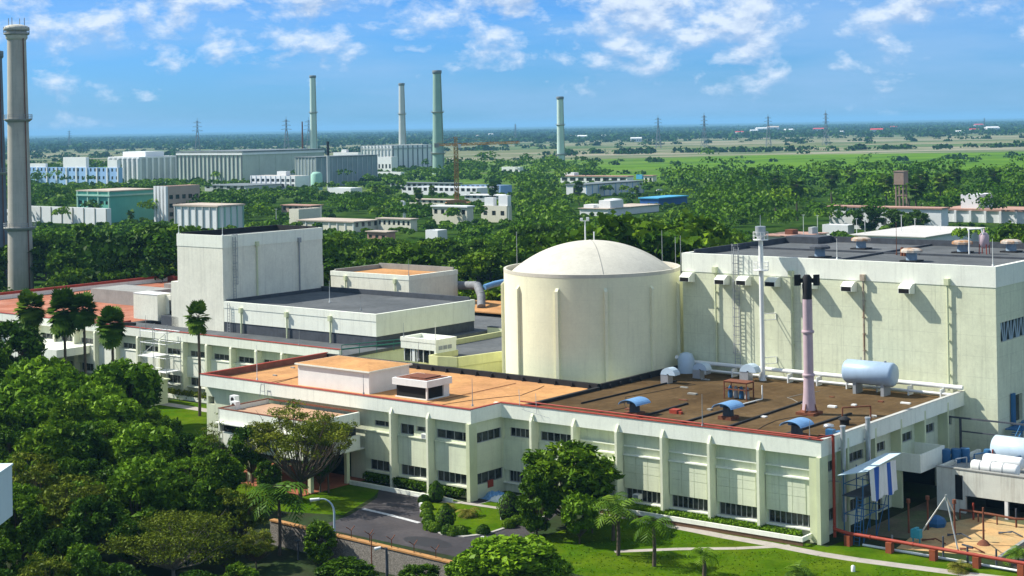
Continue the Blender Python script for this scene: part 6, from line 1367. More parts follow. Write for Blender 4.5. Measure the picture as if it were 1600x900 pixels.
# ------------------------------------------------------------------ foliage
def leafmat(name, stops, trans=.15, var=.35, sc=.25):
    m = bpy.data.materials.new(name); m.use_nodes = True; nt = m.node_tree; N, L = nt.nodes, nt.links
    for n in list(N): N.remove(n)
    at = N.new('ShaderNodeAttribute'); at.attribute_name = 'tone'
    oi = N.new('ShaderNodeObjectInfo')
    ad_ = N.new('ShaderNodeMath'); ad_.operation = 'MULTIPLY_ADD'; ad_.inputs[1].default_value = .42; L.new(oi.outputs['Random'], ad_.inputs[0])
    ml = N.new('ShaderNodeMath'); ml.operation = 'MULTIPLY'; ml.inputs[1].default_value = .6; L.new(at.outputs['Fac'], ml.inputs[0]); L.new(ml.outputs[0], ad_.inputs[2])
    cr_ = N.new('ShaderNodeValToRGB'); r = cr_.color_ramp
    while len(r.elements) < len(stops): r.elements.new(.5)
    for e, (p, c) in zip(r.elements, stops): e.position = p; e.color = (c[0], c[1], c[2]*.45, 1)
    L.new(ad_.outputs[0], cr_.inputs[0])
    df = N.new('ShaderNodeBsdfDiffuse'); tr = N.new('ShaderNodeBsdfTranslucent'); gl = N.new('ShaderNodeBsdfGlossy'); gl.inputs['Roughness'].default_value = .45; gl.inputs['Color'].default_value = (.6, .7, .5, 1)
    L.new(cr_.outputs[0], df.inputs['Color']); L.new(cr_.outputs[0], tr.inputs['Color'])
    mx = N.new('ShaderNodeMixShader'); mx.inputs[0].default_value = trans; L.new(df.outputs[0], mx.inputs[1]); L.new(tr.outputs[0], mx.inputs[2])
    m3 = N.new('ShaderNodeMixShader'); m3.inputs[0].default_value = .012; L.new(mx.outputs[0], m3.inputs[1]); L.new(gl.outputs[0], m3.inputs[2])
    out = N.new('ShaderNodeOutputMaterial'); L.new(m3.outputs[0], out.inputs['Surface']); return m
LF_DARK = leafmat('dark_green_leaves', [(0, (.013, .038, .008)), (.5, (.038, .095, .012)), (1, (.095, .175, .020))])
LF_MID = leafmat('mid_green_leaves', [(0, (.020, .052, .008)), (.5, (.068, .142, .013)), (1, (.160, .255, .026))])
LF_BRIGHT = leafmat('bright_green_leaves', [(0, (.045, .110, .012)), (.5, (.110, .215, .018)), (1, (.190, .320, .030))])
LF_OLIVE = leafmat('olive_leaves', [(0, (.050, .075, .015)), (.5, (.110, .150, .022)), (1, (.200, .220, .045))])
LF_PALM = leafmat('palm_leaves', [(0, (.022, .055, .012)), (.5, (.060, .130, .022)), (1, (.150, .230, .045))], trans=.12)
LF_DRY = leafmat('thin_yellowish_leaves', [(0, (.10, .10, .03)), (.5, (.17, .17, .05)), (1, (.26, .22, .09))])
rng = np.random.default_rng(11)
def leaves_mesh(name, P, Nn, S, tone, mt, aspect=.6):
    """one quad per leaf spray at points P with normals Nn, size S"""
    n = len(P)
    r = rng.normal(size=(n, 3)); t1 = np.cross(Nn, r); t1 /= np.linalg.norm(t1, axis=1)[:, None]+1e-9; t2 = np.cross(Nn, t1); t2 /= np.linalg.norm(t2, axis=1)[:, None]+1e-9
    S = np.asarray(S).reshape(-1, 1)*np.ones((n, 1))
    a = t1*S; b = t2*S*aspect; bend = Nn*S*.25
    V = np.empty((n, 4, 3)); V[:, 0] = P-a-bend; V[:, 1] = P-b*.9; V[:, 2] = P+a-bend; V[:, 3] = P+b
    me = bpy.data.meshes.new(name); me.vertices.add(4*n); me.vertices.foreach_set('co', V.reshape(-1).astype(np.float32))
    me.loops.add(4*n); me.loops.foreach_set('vertex_index', np.arange(4*n, dtype=np.int32)); me.polygons.add(n)
    me.polygons.foreach_set('loop_start', np.arange(0, 4*n, 4, dtype=np.int32)); me.polygons.foreach_set('loop_total', np.full(n, 4, dtype=np.int32))
    me.update(); at = me.attributes.new('tone', 'FLOAT', 'FACE'); at.data.foreach_set('value', np.clip(tone, 0, 1).astype(np.float32))
    me.materials.append(mt); me.validate(); return me
def unit(v): return v/(np.linalg.norm(v, axis=1)[:, None]+1e-9)
def clusters(kind, Rr, H0, H1, n):
    """cluster centres and radii of a crown between heights H0 and H1"""
    out = []
    for i in range(n):
        if kind == 'round':
            d = unit(rng.normal(size=(1, 3)))[0]; q = rng.uniform(.45, 1)**.5; c = np.array([d[0]*Rr*q*.85, d[1]*Rr*q*.85, (H0+H1)/2+d[2]*(H1-H0)/2*q*.85]); r = Rr*rng.uniform(.10, .26)
            out.append((c, np.array([r, r, r*.75])))
        elif kind == 'flat':
            an = rng.uniform(0, 6.28); q = rng.uniform(0, 1)**.55; lv = rng.choice([0, .45, 1.0], p=[.2, .35, .45]); x, y = math.cos(an)*q*Rr*(1-.25*lv*.6), math.sin(an)*q*Rr*(1-.25*lv*.6)
            z = H0+(H1-H0)*(.1+.8*lv*(1-.45*q*q))+rng.uniform(-.3, .3); r = Rr*rng.uniform(.16, .28); out.append((np.array([x, y, z]), np.array([r, r, r*.33])))
        elif kind == 'upright':
            an = rng.uniform(0, 6.28); h = rng.uniform(0, 1); rad = Rr*(1-abs(h-.45)*1.1)*rng.uniform(.3, 1)**.6; r = Rr*rng.uniform(.12, .28); out.append((np.array([math.cos(an)*rad, math.sin(an)*rad, H0+(H1-H0)*h*.92]), np.array([r, r, r*.8])))
        elif kind == 'thin':
            an = rng.uniform(0, 6.28); q = rng.uniform(.2, 1)**.6; x, y = math.cos(an)*q*Rr*.9, math.sin(an)*q*Rr*.9; z = H0+(H1-H0)*(rng.uniform(.25, 1)*(1-.5*q*q)); r = Rr*rng.uniform(.1, .2); out.append((np.array([x, y, z]), np.array([r, r, r*.45])))
    return out
def crown_arrays(cl, per, size, up=.5):
    P, Nn, tone = [], [], []
    for c, r in cl:
        k = max(6, int(per)); d = unit(rng.normal(size=(k, 3))); q = rng.uniform(.25, 1.35, (k, 1))**.6; p = c+d*r*q+rng.normal(size=(k, 3))*.06
        nn = unit(d*.7+rng.normal(size=(k, 3))*.95+np.array([0, 0, up])); P.append(p); Nn.append(nn)
        tone.append(np.clip(rng.uniform(.05, .9)+rng.normal(size=k)*.22, 0, 1))
    P = np.concatenate(P); Nn = np.concatenate(Nn); tone = np.concatenate(tone); return P, Nn, size*rng.uniform(.35, 1.5, len(P)), tone
def wood_mb(cl, Rr, H0, trunk_r, nb, lean=0., fork=.55):
    m = MB(); top = np.array([lean, 0, H0*fork]); pts = [(0, 0, -.3), (lean*.4, .05, H0*fork*.5), tuple(top)]
    m.tube(pts, trunk_r, 8, trunk_r*.72)
    idx = rng.permutation(len(cl))[:nb]
    for i in idx:
        c, r = cl[i]; mid_ = top*.5+c*.5+np.array([0, 0, -.12*np.linalg.norm(c-top)])+rng.normal(size=3)*.15*1.0; e = c-np.array([0, 0, r[2]*.3])
        m.tube([tuple(top), tuple(mid_), tuple(e)], trunk_r*.42, 5, trunk_r*.1)
        for _ in range(2):
            j = c+rng.normal(size=3)*r*.7; m.cyl(tuple(mid_), tuple(j), trunk_r*.16, trunk_r*.05, 4, caps=False)
    return m
def tree_proto(name, label, kind, Rr, H, H0, n, per, size, lm, tr=.25, nb=14, bark=None, cat='tree', group=None, fork=.55, asp=.6):
    cl = clusters(kind, Rr, H0, H, n); P, Nn, S, tn = crown_arrays(cl, per, size)
    root = bpy.data.objects.new(name, None); COL.objects.link(root); tag(root, label, cat, group)
    me = leaves_mesh('crown', P, Nn, S, tn, lm, asp); o = bpy.data.objects.new('crown', me); COL.objects.link(o); o.parent = root
    wood_mb(cl, Rr, H0, tr, nb, fork=fork if H0 > 1 else .3).build('trunk', bark or BARK, root)
    return root
# palms
def frond_fan(r, n, droop=.25):
    """one fan leaf: n pleated blades as a flat disc sector"""
def palm_fan(name, label, H, Rr=2.2, nl=34, group=None):
    root = bpy.data.objects.new(name, None); COL.objects.link(root); tag(root, label, 'palm', group)
    V, Fc, tn = [], [], []
    for i in range(nl):
        el = math.asin(rng.uniform(-.95, .95)); az = rng.uniform(0, 6.28); L0 = Rr*rng.uniform(.38, .6); d = np.array([math.cos(az)*math.cos(el), math.sin(az)*math.cos(el), math.sin(el)])
        base = np.array([0, 0, H-Rr*.9])+d*L0; side = unit(np.cross(d, [0, 0, 1.]).reshape(1, 3)+1e-6)[0]; upv = np.cross(side, d); rl = Rr*rng.uniform(.45, .62); t_ = rng.uniform(.1, .95); nb_ = 9
        for k in range(nb_):
            an = (k/(nb_-1)-.5)*2.9; dd = d*math.cos(an)+side*math.sin(an); dd = dd-np.array([0, 0, .18]); e = base+dd*rl; w = rl*.2; sd = side*math.cos(an)-d*math.sin(an)
            o = len(V); V += [base, base+dd*rl*.6+sd*w+upv*.03, e, base+dd*rl*.6-sd*w-upv*.03]; Fc.append((o, o+1, o+2, o+3)); tn.append(t_+rng.uniform(-.1, .1))
    zc_ = H-Rr*.9; V = [np.array([v[0], v[1], zc_+(v[2]-zc_)*1.4]) for v in V]
    me = bpy.data.meshes.new('crown'); me.from_pydata([tuple(v) for v in V], [], Fc); me.update(); at = me.attributes.new('tone', 'FLOAT', 'FACE'); at.data.foreach_set('value', np.clip(np.array(tn, dtype=np.float32), 0, 1)); me.materials.append(LF_PALM)
    o = bpy.data.objects.new('crown', me); COL.objects.link(o); o.parent = root
    m = MB(); m.tube([(0, 0, -.2), (.12, .05, H*.35), (.05, .1, H*.7), (0, 0, H-Rr*.9)], .24, 8, .17)
    for i in range(14):
        az = i*2.4; el = rng.uniform(-.3, 1.2); m.cyl((0, 0, H-Rr*.9), (math.cos(az)*math.cos(el)*Rr*.6, math.sin(az)*math.cos(el)*Rr*.6, H-Rr*.9+math.sin(el)*Rr*.6), .035, .02, 4, caps=False)
    m.build('trunk', BARK, root); return root
def palm_feather(name, label, H, Rr=2.8, nl=20, group=None, cat='palm', lm=None, tr=.2):
    root = bpy.data.objects.new(name, None); COL.objects.link(root); tag(root, label, cat, group)
    V, Fc, tn = [], [], []; rib = MB()
    for i in range(nl):
        az = i*2.39996+rng.uniform(-.2, .2); e0 = R(rng.uniform(15, 80)); L_ = Rr*rng.uniform(.8, 1.15); t_ = rng.uniform(.1, .9); ns = 9; pts = []; p = np.array([0, 0, H]); el = e0
        for k in range(ns+1):
            pts.append(p.copy()); p = p+np.array([math.cos(az)*math.cos(el), math.sin(az)*math.cos(el), math.sin(el)])*L_/ns; el -= R(13)
        sd = np.array([-math.sin(az), math.cos(az), 0])
        rib.tube([tuple(q) for q in pts[::3]], .035, 4, .012)
        for k in range(1, ns+1):
            for s in (-1, 1):
                for h in (0,):
                    q = pts[k]-(pts[k]-pts[k-1])*h; f = (pts[k]-pts[k-1])/np.linalg.norm(pts[k]-pts[k-1]); ll = Rr*.34*math.sin(math.pi*min(1, (k-h+.8)/(ns+1.3)))+.08; e = q+(sd*s*.85+f*.45)*ll-np.array([0, 0, ll*.35]); w = f*.085*Rr/2.5
                    o = len(V); V += [q-w, q+w, e+w*.3, e-w*.3]; Fc.append((o, o+1, o+2, o+3)); tn.append(t_+rng.uniform(-.12, .12))
    me = bpy.data.meshes.new('crown'); me.from_pydata([tuple(v) for v in V], [], Fc); me.update(); at = me.attributes.new('tone', 'FLOAT', 'FACE'); at.data.foreach_set('value', np.clip(np.array(tn, dtype=np.float32), 0, 1)); me.materials.append(lm or LF_PALM)
    o = bpy.data.objects.new('crown', me); COL.objects.link(o); o.parent = root
    m = MB(); m.tube([(0, 0, -.2), (.08, .05, H*.5), (0, 0, H)], tr, 8, tr*.75); m.v += []; m.build('trunk', BARK, root); rib.build('ribs', LF_PALM if not lm else lm, o); return root

def put(proto, used, px, Y, ytop=None, H=None, s=None, label=None, rz=None, sx=1.0, z=0, group=None, x=None):
    """stand a copy at depth Y on the sight line px; ytop gives its height"""
    x_ = XZ(px, 500, Y)[0] if x is None else x
    x_ = x_ if ytop is None else XZ(px, ytop+60, Y)[0]
    if ytop is not None: s = XZ(px, ytop, Y)[1]/H
    rz = rng.uniform(0, 6.28) if rz is None else rz
    sc = (s*sx, s*sx, s)
    if not used[0]:
        used[0] = True; proto.location = (x_, Y, z); proto.rotation_euler = (0, 0, rz); proto.scale = sc
        if label: proto['label'] = label
        if group: proto['group'] = group
        return proto
    return dup(proto, (x_, Y, z), rz, label, sc, group)

# ---- prototypes for the near trees
PN = {}
def proto(key, *a, **k):
    PN[key] = (tree_proto(*a, **k), [False], k.get('H') or a[4] if False else a[4])
proto('bushy', 'broadleaf_tree', '', 'round', 4.6, 10, 2.2, 84, 120, .36, LF_MID, tr=.24, nb=34, asp=.42)
proto('bushy2', 'broadleaf_tree', '', 'round', 4.4, 10, 3.0, 80, 115, .34, LF_DARK, tr=.25, nb=34, asp=.4)
proto('bright', 'broadleaf_tree', '', 'round', 4.2, 9, 2.0, 100, 100, .36, LF_BRIGHT, tr=.22, nb=18, asp=.55)
proto('upr', 'broadleaf_tree', '', 'upright', 3.6, 10, 1.6, 80, 115, .34, LF_MID, tr=.2, nb=18, asp=.5)
proto('fea', 'feathery_tree', '', 'thin', 5.2, 11, 3.5, 105, 60, .30, LF_OLIVE, tr=.22, nb=60, asp=.35)
proto('lay', 'rain_tree', '', 'flat', 5.4, 10.5, 3.8, 80, 90, .30, LF_BRIGHT, tr=.25, nb=40, asp=.38)
def tr(key, px, Y, ytop, lab, sx=1., group=None):
    p, u, H = PN[key]; return put(p, u, px, Y, ytop, H, label=lab, sx=sx, group=group)
# named near trees
tr('bushy', 888, 163, 690, 'large leafy tree in front of the middle of the long front', 1.32)
tr('bright', 905, 157, 770, 'bright lower bushy tree before the large leafy one in the middle', .85)
tr('upr', 838, 160, 735, 'leafy tree at the left side of the large middle tree', .9)
tr('bushy2', 925, 161, 742, 'dark tree in the gap between the middle tree and the dark palm', .7)
tr('bright', 800, 139, 838, 'bright yellow green bush tree at the bottom centre', 1.75)
tr('bright', 735, 138, 866, 'bright low bush at the left of the bottom centre bush', 1.1)
tr('bright', 856, 138, 868, 'bright low bush at the right of the bottom centre bush', 1.2)
tr('bushy', 655, 140, 880, 'low green bush below the stone wall', 1.5)
tr('bushy', 540, 140, 872, 'low green bush at the foot of the stone wall, left part', 1.8)
tr('upr', 500, 151, 815, 'small slender tree standing before the stone wall', 1.1)
tr('bushy2', 394, 186, 662, 'dark round tree left of the thin olive tree', 1.0)
tr('bushy2', 420, 178, 720, 'dark round shrub tree below the porch wing', .9)
tr('bushy2', 500, 181, 690, 'dark undergrowth tree by the porch columns', .8)
# thin olive tree before the porch
ot = tree_proto('feathery_tree', 'thin feathery olive tree with open forked crown before the porch', 'thin', 5.4, 10.5, 4.8, 75, 120, .16, LF_OLIVE, tr=.22, nb=46, fork=.42, asp=.35)
x, y = G(482, 785); ot.location = (XZ(468, 700, y)[0], y, 0); s = XZ(470, 628, y)[1]/10.5; ot.scale = (s*1.12, s*1.12, s)
o2 = tree_proto('feathery_tree', 'sparse grey branched tree with few leaves left of the porch roof', 'thin', 2.6, 8, 3.2, 34, 26, .15, LF_OLIVE, tr=.14, nb=34, fork=.4, asp=.35, bark=PALEBARK)
x, y = G(372, 745); o2.location = (XZ(345, 700, y)[0], y, 0); s = XZ(345, 640, y)[1]/8; o2.scale = (s*1.1, s*1.1, s)
o3 = tree_proto('feathery_tree', 'sparse yellowish tree spreading right of the thin olive tree', 'thin', 3.2, 8.5, 4.2, 34, 40, .13, LF_DRY, tr=.12, nb=34, fork=.45, asp=.35)
x, y = G(512, 770); o3.location = (XZ(512, 700, y)[0], y, 0); s = XZ(512, 640, y)[1]/8.5; o3.scale = (s, s, s)
o4 = tree_proto('feathery_tree', 'wide olive yellow feathery tree at the bottom left', 'flat', 5.5, 7, 3.4, 90, 170, .15, LF_OLIVE, tr=.2, nb=60, fork=.4, asp=.35, bark=PALEBARK)
o4.location = (XZ(270, 850, 146)[0], 146, 0); s = XZ(270, 808, 146)[1]/7; o4.scale = (s*1.25, s*1.25, s)
# left mass of trees
LEFT = [(15, 236, 500, 'bushy2', 'dark tree at the left edge below the red roof'), (-12, 226, 545, 'bushy', 'leafy tree cut by the left edge, middle height'), (62, 218, 556, 'bright', 'bright green tree crown left of the fan palms'), (30, 208, 590, 'bright', 'bright tree at the left edge below the bright crown'), (96, 212, 575, 'bright', 'bright green tree under the pair of fan palms'),
        (190, 214, 560, 'bright', 'round leafy tree right of the leaning palm'), (212, 219, 572, 'bushy2', 'darker round tree beside the guard hut'), (150, 208, 595, 'bright', 'light green tree below the single fan palm'), (175, 200, 618, 'bright', 'leafy tree before the guard hut'), (60, 200, 618, 'bright', 'leafy tree at the left, second row'),
        (8, 196, 640, 'bushy', 'leafy tree at the left edge, third row'), (110, 196, 622, 'upr', 'leafy tree before the palms, third row'), (235, 205, 636, 'bushy', 'leafy tree right of the guard hut'), (268, 199, 655, 'upr', 'leafy tree near the sparse grey tree')]
for px, Y, yt, k, lab in LEFT: tr(k, px, Y, yt, lab, 1.02)
g_lab = {'bushy': 'mid green leafy tree inside the dense left foreground wood', 'bushy2': 'dark leafy tree inside the dense left foreground wood', 'upr': 'upright leafy tree inside the dense left foreground wood', 'bright': 'light green tree inside the dense left foreground wood', 'fea': 'feathery olive tree inside the dense left foreground wood', 'lay': 'flat-layered yellow green tree inside the dense left foreground wood'}
rows = [(188, 655, 20, 330, 44), (180, 680, -10, 345, 46), (172, 705, 10, 372, 48), (164, 728, -20, 385, 50), (156, 755, 10, 400, 52), (148, 795, -15, 245, 55), (141, 850, 10, 210, 58), (148, 820, 345, 420, 50), (134, 885, 0, 430, 62)]
for Y, yt, p0_, p1_, dp in rows:
    px = p0_
    while px < p1_:
        yy = yt+rng.uniform(-24, 34)+max(0, (px-230))*.10; k = rng.choice(['bushy', 'bushy2', 'upr', 'bright', 'fea', 'lay'], p=[.24, .24, .15, .11, .15, .11])
        tr(k, px+rng.uniform(-8, 8), Y+rng.uniform(-3, 3), yy, g_lab[k], rng.uniform(.9, 1.1), group={'bushy': 'leafy', 'bushy2': 'dark', 'upr': 'upright', 'bright': 'light green', 'fea': 'feathery', 'lay': 'layered'}[k]+' trees of the left foreground wood')
        px += dp
# fan palms by the left wing
PF = []
for i, (px, Y, yt, lab, Rr) in enumerate(((48, 246, 458, 'fan palm farthest left before the red roof', 2.5), (100, 244, 459, 'large dark fan palm left of the palm pair', 2.9), (131, 243, 462, 'slim fan palm touching the large dark one', 2.3), (175, 226, 485, 'fan palm with clear round crown before the left wing wall', 2.3), (310, 231, 475, 'single tall fan palm right of the tower foot', 2.1))):
    H = XZ(px, yt, Y)[1]; p = palm_fan('fan_palm', lab, H, Rr, 120 if i != 4 else 46); p.location = (XZ(px, yt+60, Y)[0], Y, 0); PF.append(p)
# feather palms and papaya-like plants
for px, yb, yt, Rr, nl, lab in ((437, 868, 768, 3.6, 26, 'feather palm with arching leaves left of the stone wall'), (966, 868, 790, 2.9, 24, 'dark feather palm right of the big middle tree'), (1022, 885, 815, 2.6, 14, 'bright broad leaved young palm on the front lawn'), (1100, 900, 862, 1.9, 12, 'small young palm low on the front lawn'), (958, 845, 778, 2.2, 18, 'grey green palm top before the ground floor windows')):
    x, y = G(px, yb); H = XZ(px, yt+ (Rr*.35)*F_PX/y*.6, y)[1]; H = max(H, .8); p = palm_feather('feather_palm', lab, H, Rr, nl, lm=LF_MID if 'bright' in lab or 'small' in lab else None); p.location = (XZ(px, yb, y)[0], y, 0)
for i, (px, yb, Rr, H, lab, lm) in enumerate(((731, 808, 1.6, .3, 'spiky pale rosette plant in the middle of the garden island', LF_DRY), (1248, 902, 1.9, .4, 'dark spiky rosette at the bottom edge of the lawn', LF_PALM), (1500, 893, 1.5, .3, 'pale dry grass-like tuft at the path edge', LF_DRY), (1590, 880, 1.8, .7, 'young palm at the right corner of the yard', LF_PALM), (700, 799, 1.0, .3, 'small pale rosette beside the tall clipped shrub', LF_DRY))):
    x, y = G(px, yb); p = palm_feather('rosette_plant', lab, H, Rr, 22, cat='plant', lm=lm, tr=.12); p.location = (x, y, .1 if i in (0, 4) else 0)
# clipped shrubs
def clipped(px, yb, r, h, lab, cone=False, grp=None, lm=LF_DARK, z=.1):
    x, y = G(px, yb); n = 900 if r > .6 else 500; d = unit(rng.normal(size=(n, 3))); d[:, 2] = abs(d[:, 2]) if not cone else d[:, 2]
    if cone: u = rng.uniform(0, 1, n)**.8; an = rng.uniform(0, 6.28, n); rr = r*np.sin(np.pi*np.clip(u*.85+.12, 0, 1))**.8; P = np.stack([np.cos(an)*rr, np.sin(an)*rr, u*h], 1); Nn = unit(np.stack([np.cos(an), np.sin(an), np.full(n, .5)], 1)+rng.normal(size=(n, 3))*.3)
    else: P = d*np.array([r, r, h])*rng.uniform(.9, 1.04, (n, 1)); Nn = unit(d+rng.normal(size=(n, 3))*.35)
    t = bpy.data.objects.new('clipped_shrub', leaves_mesh('clipped_shrub', P, Nn, .13*rng.uniform(.6, 1.2, n), rng.uniform(0, 1, n), lm)); COL.objects.link(t); t.location = (x, y, z); tag(t, lab, 'shrub', grp)
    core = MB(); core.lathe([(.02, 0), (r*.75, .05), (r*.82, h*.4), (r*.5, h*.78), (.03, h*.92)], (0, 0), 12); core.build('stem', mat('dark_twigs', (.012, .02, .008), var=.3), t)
clipped(682, 785, .9, 2.3, 'tall clipped conical shrub at the back of the garden island', True, z=.1); clipped(697, 826, 1.05, 2.5, 'clipped conical shrub at the front left of the island', True); clipped(796, 812, 1.35, 2.9, 'large round clipped shrub at the right side of the island', True)
for k, (px, py) in enumerate(((663, 786), (667, 797), (667, 808), (670, 818), (672, 827), (680, 830), (700, 834), (709, 836), (720, 835), (755, 834), (795, 824), (807, 819))):
    clipped(px, py, .75, .85, 'low round hedge ball along the rim of the garden island', grp='hedge balls round the garden island', lm=LF_MID if k % 3 else LF_DARK)
# hedges at the wall foot
def hedge(name, lab, a0, a1, b0, b1, z0, z1, lm, n, kind=None, cat='hedge', size=.16):
    P = np.stack([rng.uniform(a0, a1, n), rng.uniform(b0, b1, n), z0+(z1-z0)*rng.uniform(0, 1, n)**.5], 1); Nn = unit(rng.normal(size=(n, 3))+np.array([-.4, 0, .8]))
    P = P-np.array([a0, b0, 0]); o = bpy.data.objects.new(name, leaves_mesh(name, P, Nn, size*rng.uniform(.6, 1.3, n), rng.uniform(0, 1, n), lm)); COL.objects.link(o); x, y = W(a0, b0); o.location = (x, y, 0); o.rotation_euler = (0, 0, TH); tag(o, lab, cat)
hedge('hedge', 'bright low hedge along the foot of the long front', -1.2, .6, 2.3, 28, .25, 1.0, LF_BRIGHT, 7000)
hedge('hedge', 'low green hedge along the foot of the stepped-out front', -6.6, -5.2, 41.6, 57, .2, 1.15, LF_MID, 4500)
hedge('hedge', 'low hedge at the foot of the left wing', 18.2, 19.4, 88, 150, .2, 1.3, LF_OLIVE, 4000, size=.25)
# grass tufts over lawns: uncountable
pts = []
for _ in range(9000):
    a, b = rng.uniform(-24, -1.8), rng.uniform(-28, 24)
    if all(min(math.hypot(a-(x0_+(x1_-x0_)*u_), b-(y0_+(y1_-y0_)*u_)) for u_ in (0, .2, .4, .6, .8, 1)) > 1.5 for (x0_, y0_), (x1_, y1_) in zip(PATHS[0]+PATHS[1], PATHS[0][1:]+PATHS[1][:1]+PATHS[1][1:])): pts.append((a, b, 0))
P = np.array([(*W(p[0], p[1]), .03) for p in pts]); Nn = unit(rng.normal(size=(len(P), 3))*.6+np.array([0, 0, .6])); o = bpy.data.objects.new('grass', leaves_mesh('grass', P, Nn, .10*rng.uniform(.5, 1.4, len(P)), rng.uniform(.2, 1, len(P)), LF_MID)); COL.objects.link(o); tag(o, 'short green grass on the front lawn', 'grass', kind='stuff')

# ------------------------------------------------------------------ the wood behind: individual trees first, the rest as one mass
def site_ok(x, y, m_=0.):
    a, b = AB(x, y)
    for a0, a1, b0, b1 in FOOT:
        if a0-m_ < a < a1+m_ and b0-m_ < b < b1+m_: return False
    return True
def view_ok(x, y, h, r):
    px, pt = pix(x, y, h); pr_ = r*F_PX/y
    for p0_, p1_, yk, Yk in KEEP:
        if y < Yk-1 and px+pr_*.95 > p0_ and px-pr_*.95 < p1_ and pt < yk-4: return False
    return True
def clearing(x, y):
    px, py = pix(x, y, 0); hor = 196-math.tan(ROLL)*(px-800)
    if 1200 < px < 1320 and 330 < py < 350: return True
    if px > 840+(py-hor-60)*4 and py-hor < 98: return rng.uniform() < .97
    if py-hor < 62: return rng.uniform() < .85
    if 1000 < px < 1600 and py-hor < 116: return rng.uniform() < .4
    if 620 < px < 800 and 85 < py-hor < 125: return rng.uniform() < .4
    return False
MP = {}
for key, nm, lab, kind, Rr, H, H0, n, per, sz, lm in (
    ('rain', 'rain_tree', 'spreading flat-layered dark green tree in the wood behind the halls', 'flat', 8.0, 11, 4.0, 64, 72, .42, LF_DARK), ('rain2', 'rain_tree', 'spreading flat-layered mid green tree in the wood behind the halls', 'flat', 7.0, 10, 4.0, 56, 72, .40, LF_MID),
    ('mround', 'broadleaf_tree', 'rounded dark green tree in the wood behind the halls', 'round', 5.0, 10.5, 2.5, 52, 75, .38, LF_DARK), ('mmid', 'broadleaf_tree', 'rounded mid green tree in the wood behind the halls', 'round', 4.6, 9.5, 2.2, 50, 75, .38, LF_MID), ('mbri', 'broadleaf_tree', 'rounded yellow green tree in the wood behind the halls', 'round', 4.2, 8.5, 1.8, 46, 70, .38, LF_BRIGHT)):
    MP[key] = (tree_proto(nm, lab, kind, Rr, H, H0, n, per, sz, lm, tr=.3, nb=12, group=lab.replace(' tree in', ' trees in')), [False], H, Rr)
MPp = (palm_fan('fan_palm', 'fan palm standing in the wood behind the halls', 12, 2.4, 46, group='fan palms in the wood'), [False], 12, 2.4)
cand = []
gy = 232.
while gy < 1500:
    step = 9.0+gy*.007
    half = .35*gy+30; gx = -half
    while gx < half:
        x, y = gx+rng.uniform(-.42, .42)*step, gy+rng.uniform(-.42, .42)*step; gx += step
        if site_ok(x, y, 1.5): cand.append((x, y))
    gy += step
ind, massl = [], []
for x, y in cand:
    if clearing(x, y): continue
    nz_ = math.sin(x*.021+1.3)+math.sin(y*.017+x*.011)+math.sin(x*.05-y*.03)*.6
    key = rng.choice(['rain', 'rain2', 'mround', 'mmid', 'mbri'], p=[.30, .26, .16, .17, .11] if nz_ < .3 else [.10, .22, .12, .28, .28])
    Rr, H = MP[key][3], MP[key][2]; s = float(np.clip(rng.lognormal(.14, .34), .6, 2.0))*(1.22 if y < 620 else 1.0)
    ok = view_ok(x, y, H*s, Rr*s)
    if not ok and key.startswith('rain'): key = 'mmid'; Rr, H = MP[key][3], MP[key][2]
    while not ok and s > .22: s *= .82; ok = view_ok(x, y, H*s, Rr*s)
    if ok: (ind if (len(ind) < 285 and abs(pix(x, y, 0)[0]-800) < 860 and y < 620) else massl).append((x, y, key, s))
for x, y, key, s in ind:
    p, u, H, Rr = MP[key]; put(p, u, 0, y, s=s, x=x, sx=rng.uniform(.9, 1.1))
for k, (px, py, yt) in enumerate(((1246, 345, 253), (1212, 330, 256), (1300, 328, 250), (1385, 338, 258), (1440, 330, 262), (1555, 322, 252), (1492, 318, 262), (1420, 345, 272), (1432, 352, 280), (770, 330, 285), (586, 318, 290), (606, 318, 293), (650, 316, 292), (655, 330, 296), (560, 330, 300), (1065, 300, 268), (905, 322, 283), (860, 330, 300), (205, 360, 328), (1175, 318, 262), (1330, 316, 262), (1470, 332, 272), (995, 315, 292), (675, 318, 290))):
    x, y = G(px, py); s = max(.7, min(1.5, XZ(px, yt, y)[1]/12)); put(MPp[0], MPp[1], 0, y, s=s, x=x, sx=1.15)
for px, yt, Y, key, s_, lab in ((1358, 322, 560, 'mround', 1.0, 'dark tree before the long white building, left one'), (1400, 326, 566, 'mmid', .9, 'round tree before the long white building, middle one'), (1432, 328, 560, 'mround', .9, 'dark tree before the long white building, right one')):
    p, u, H, Rr = MP[key]; put(p, u, px, Y, yt, H, label=lab, sx=1.2)
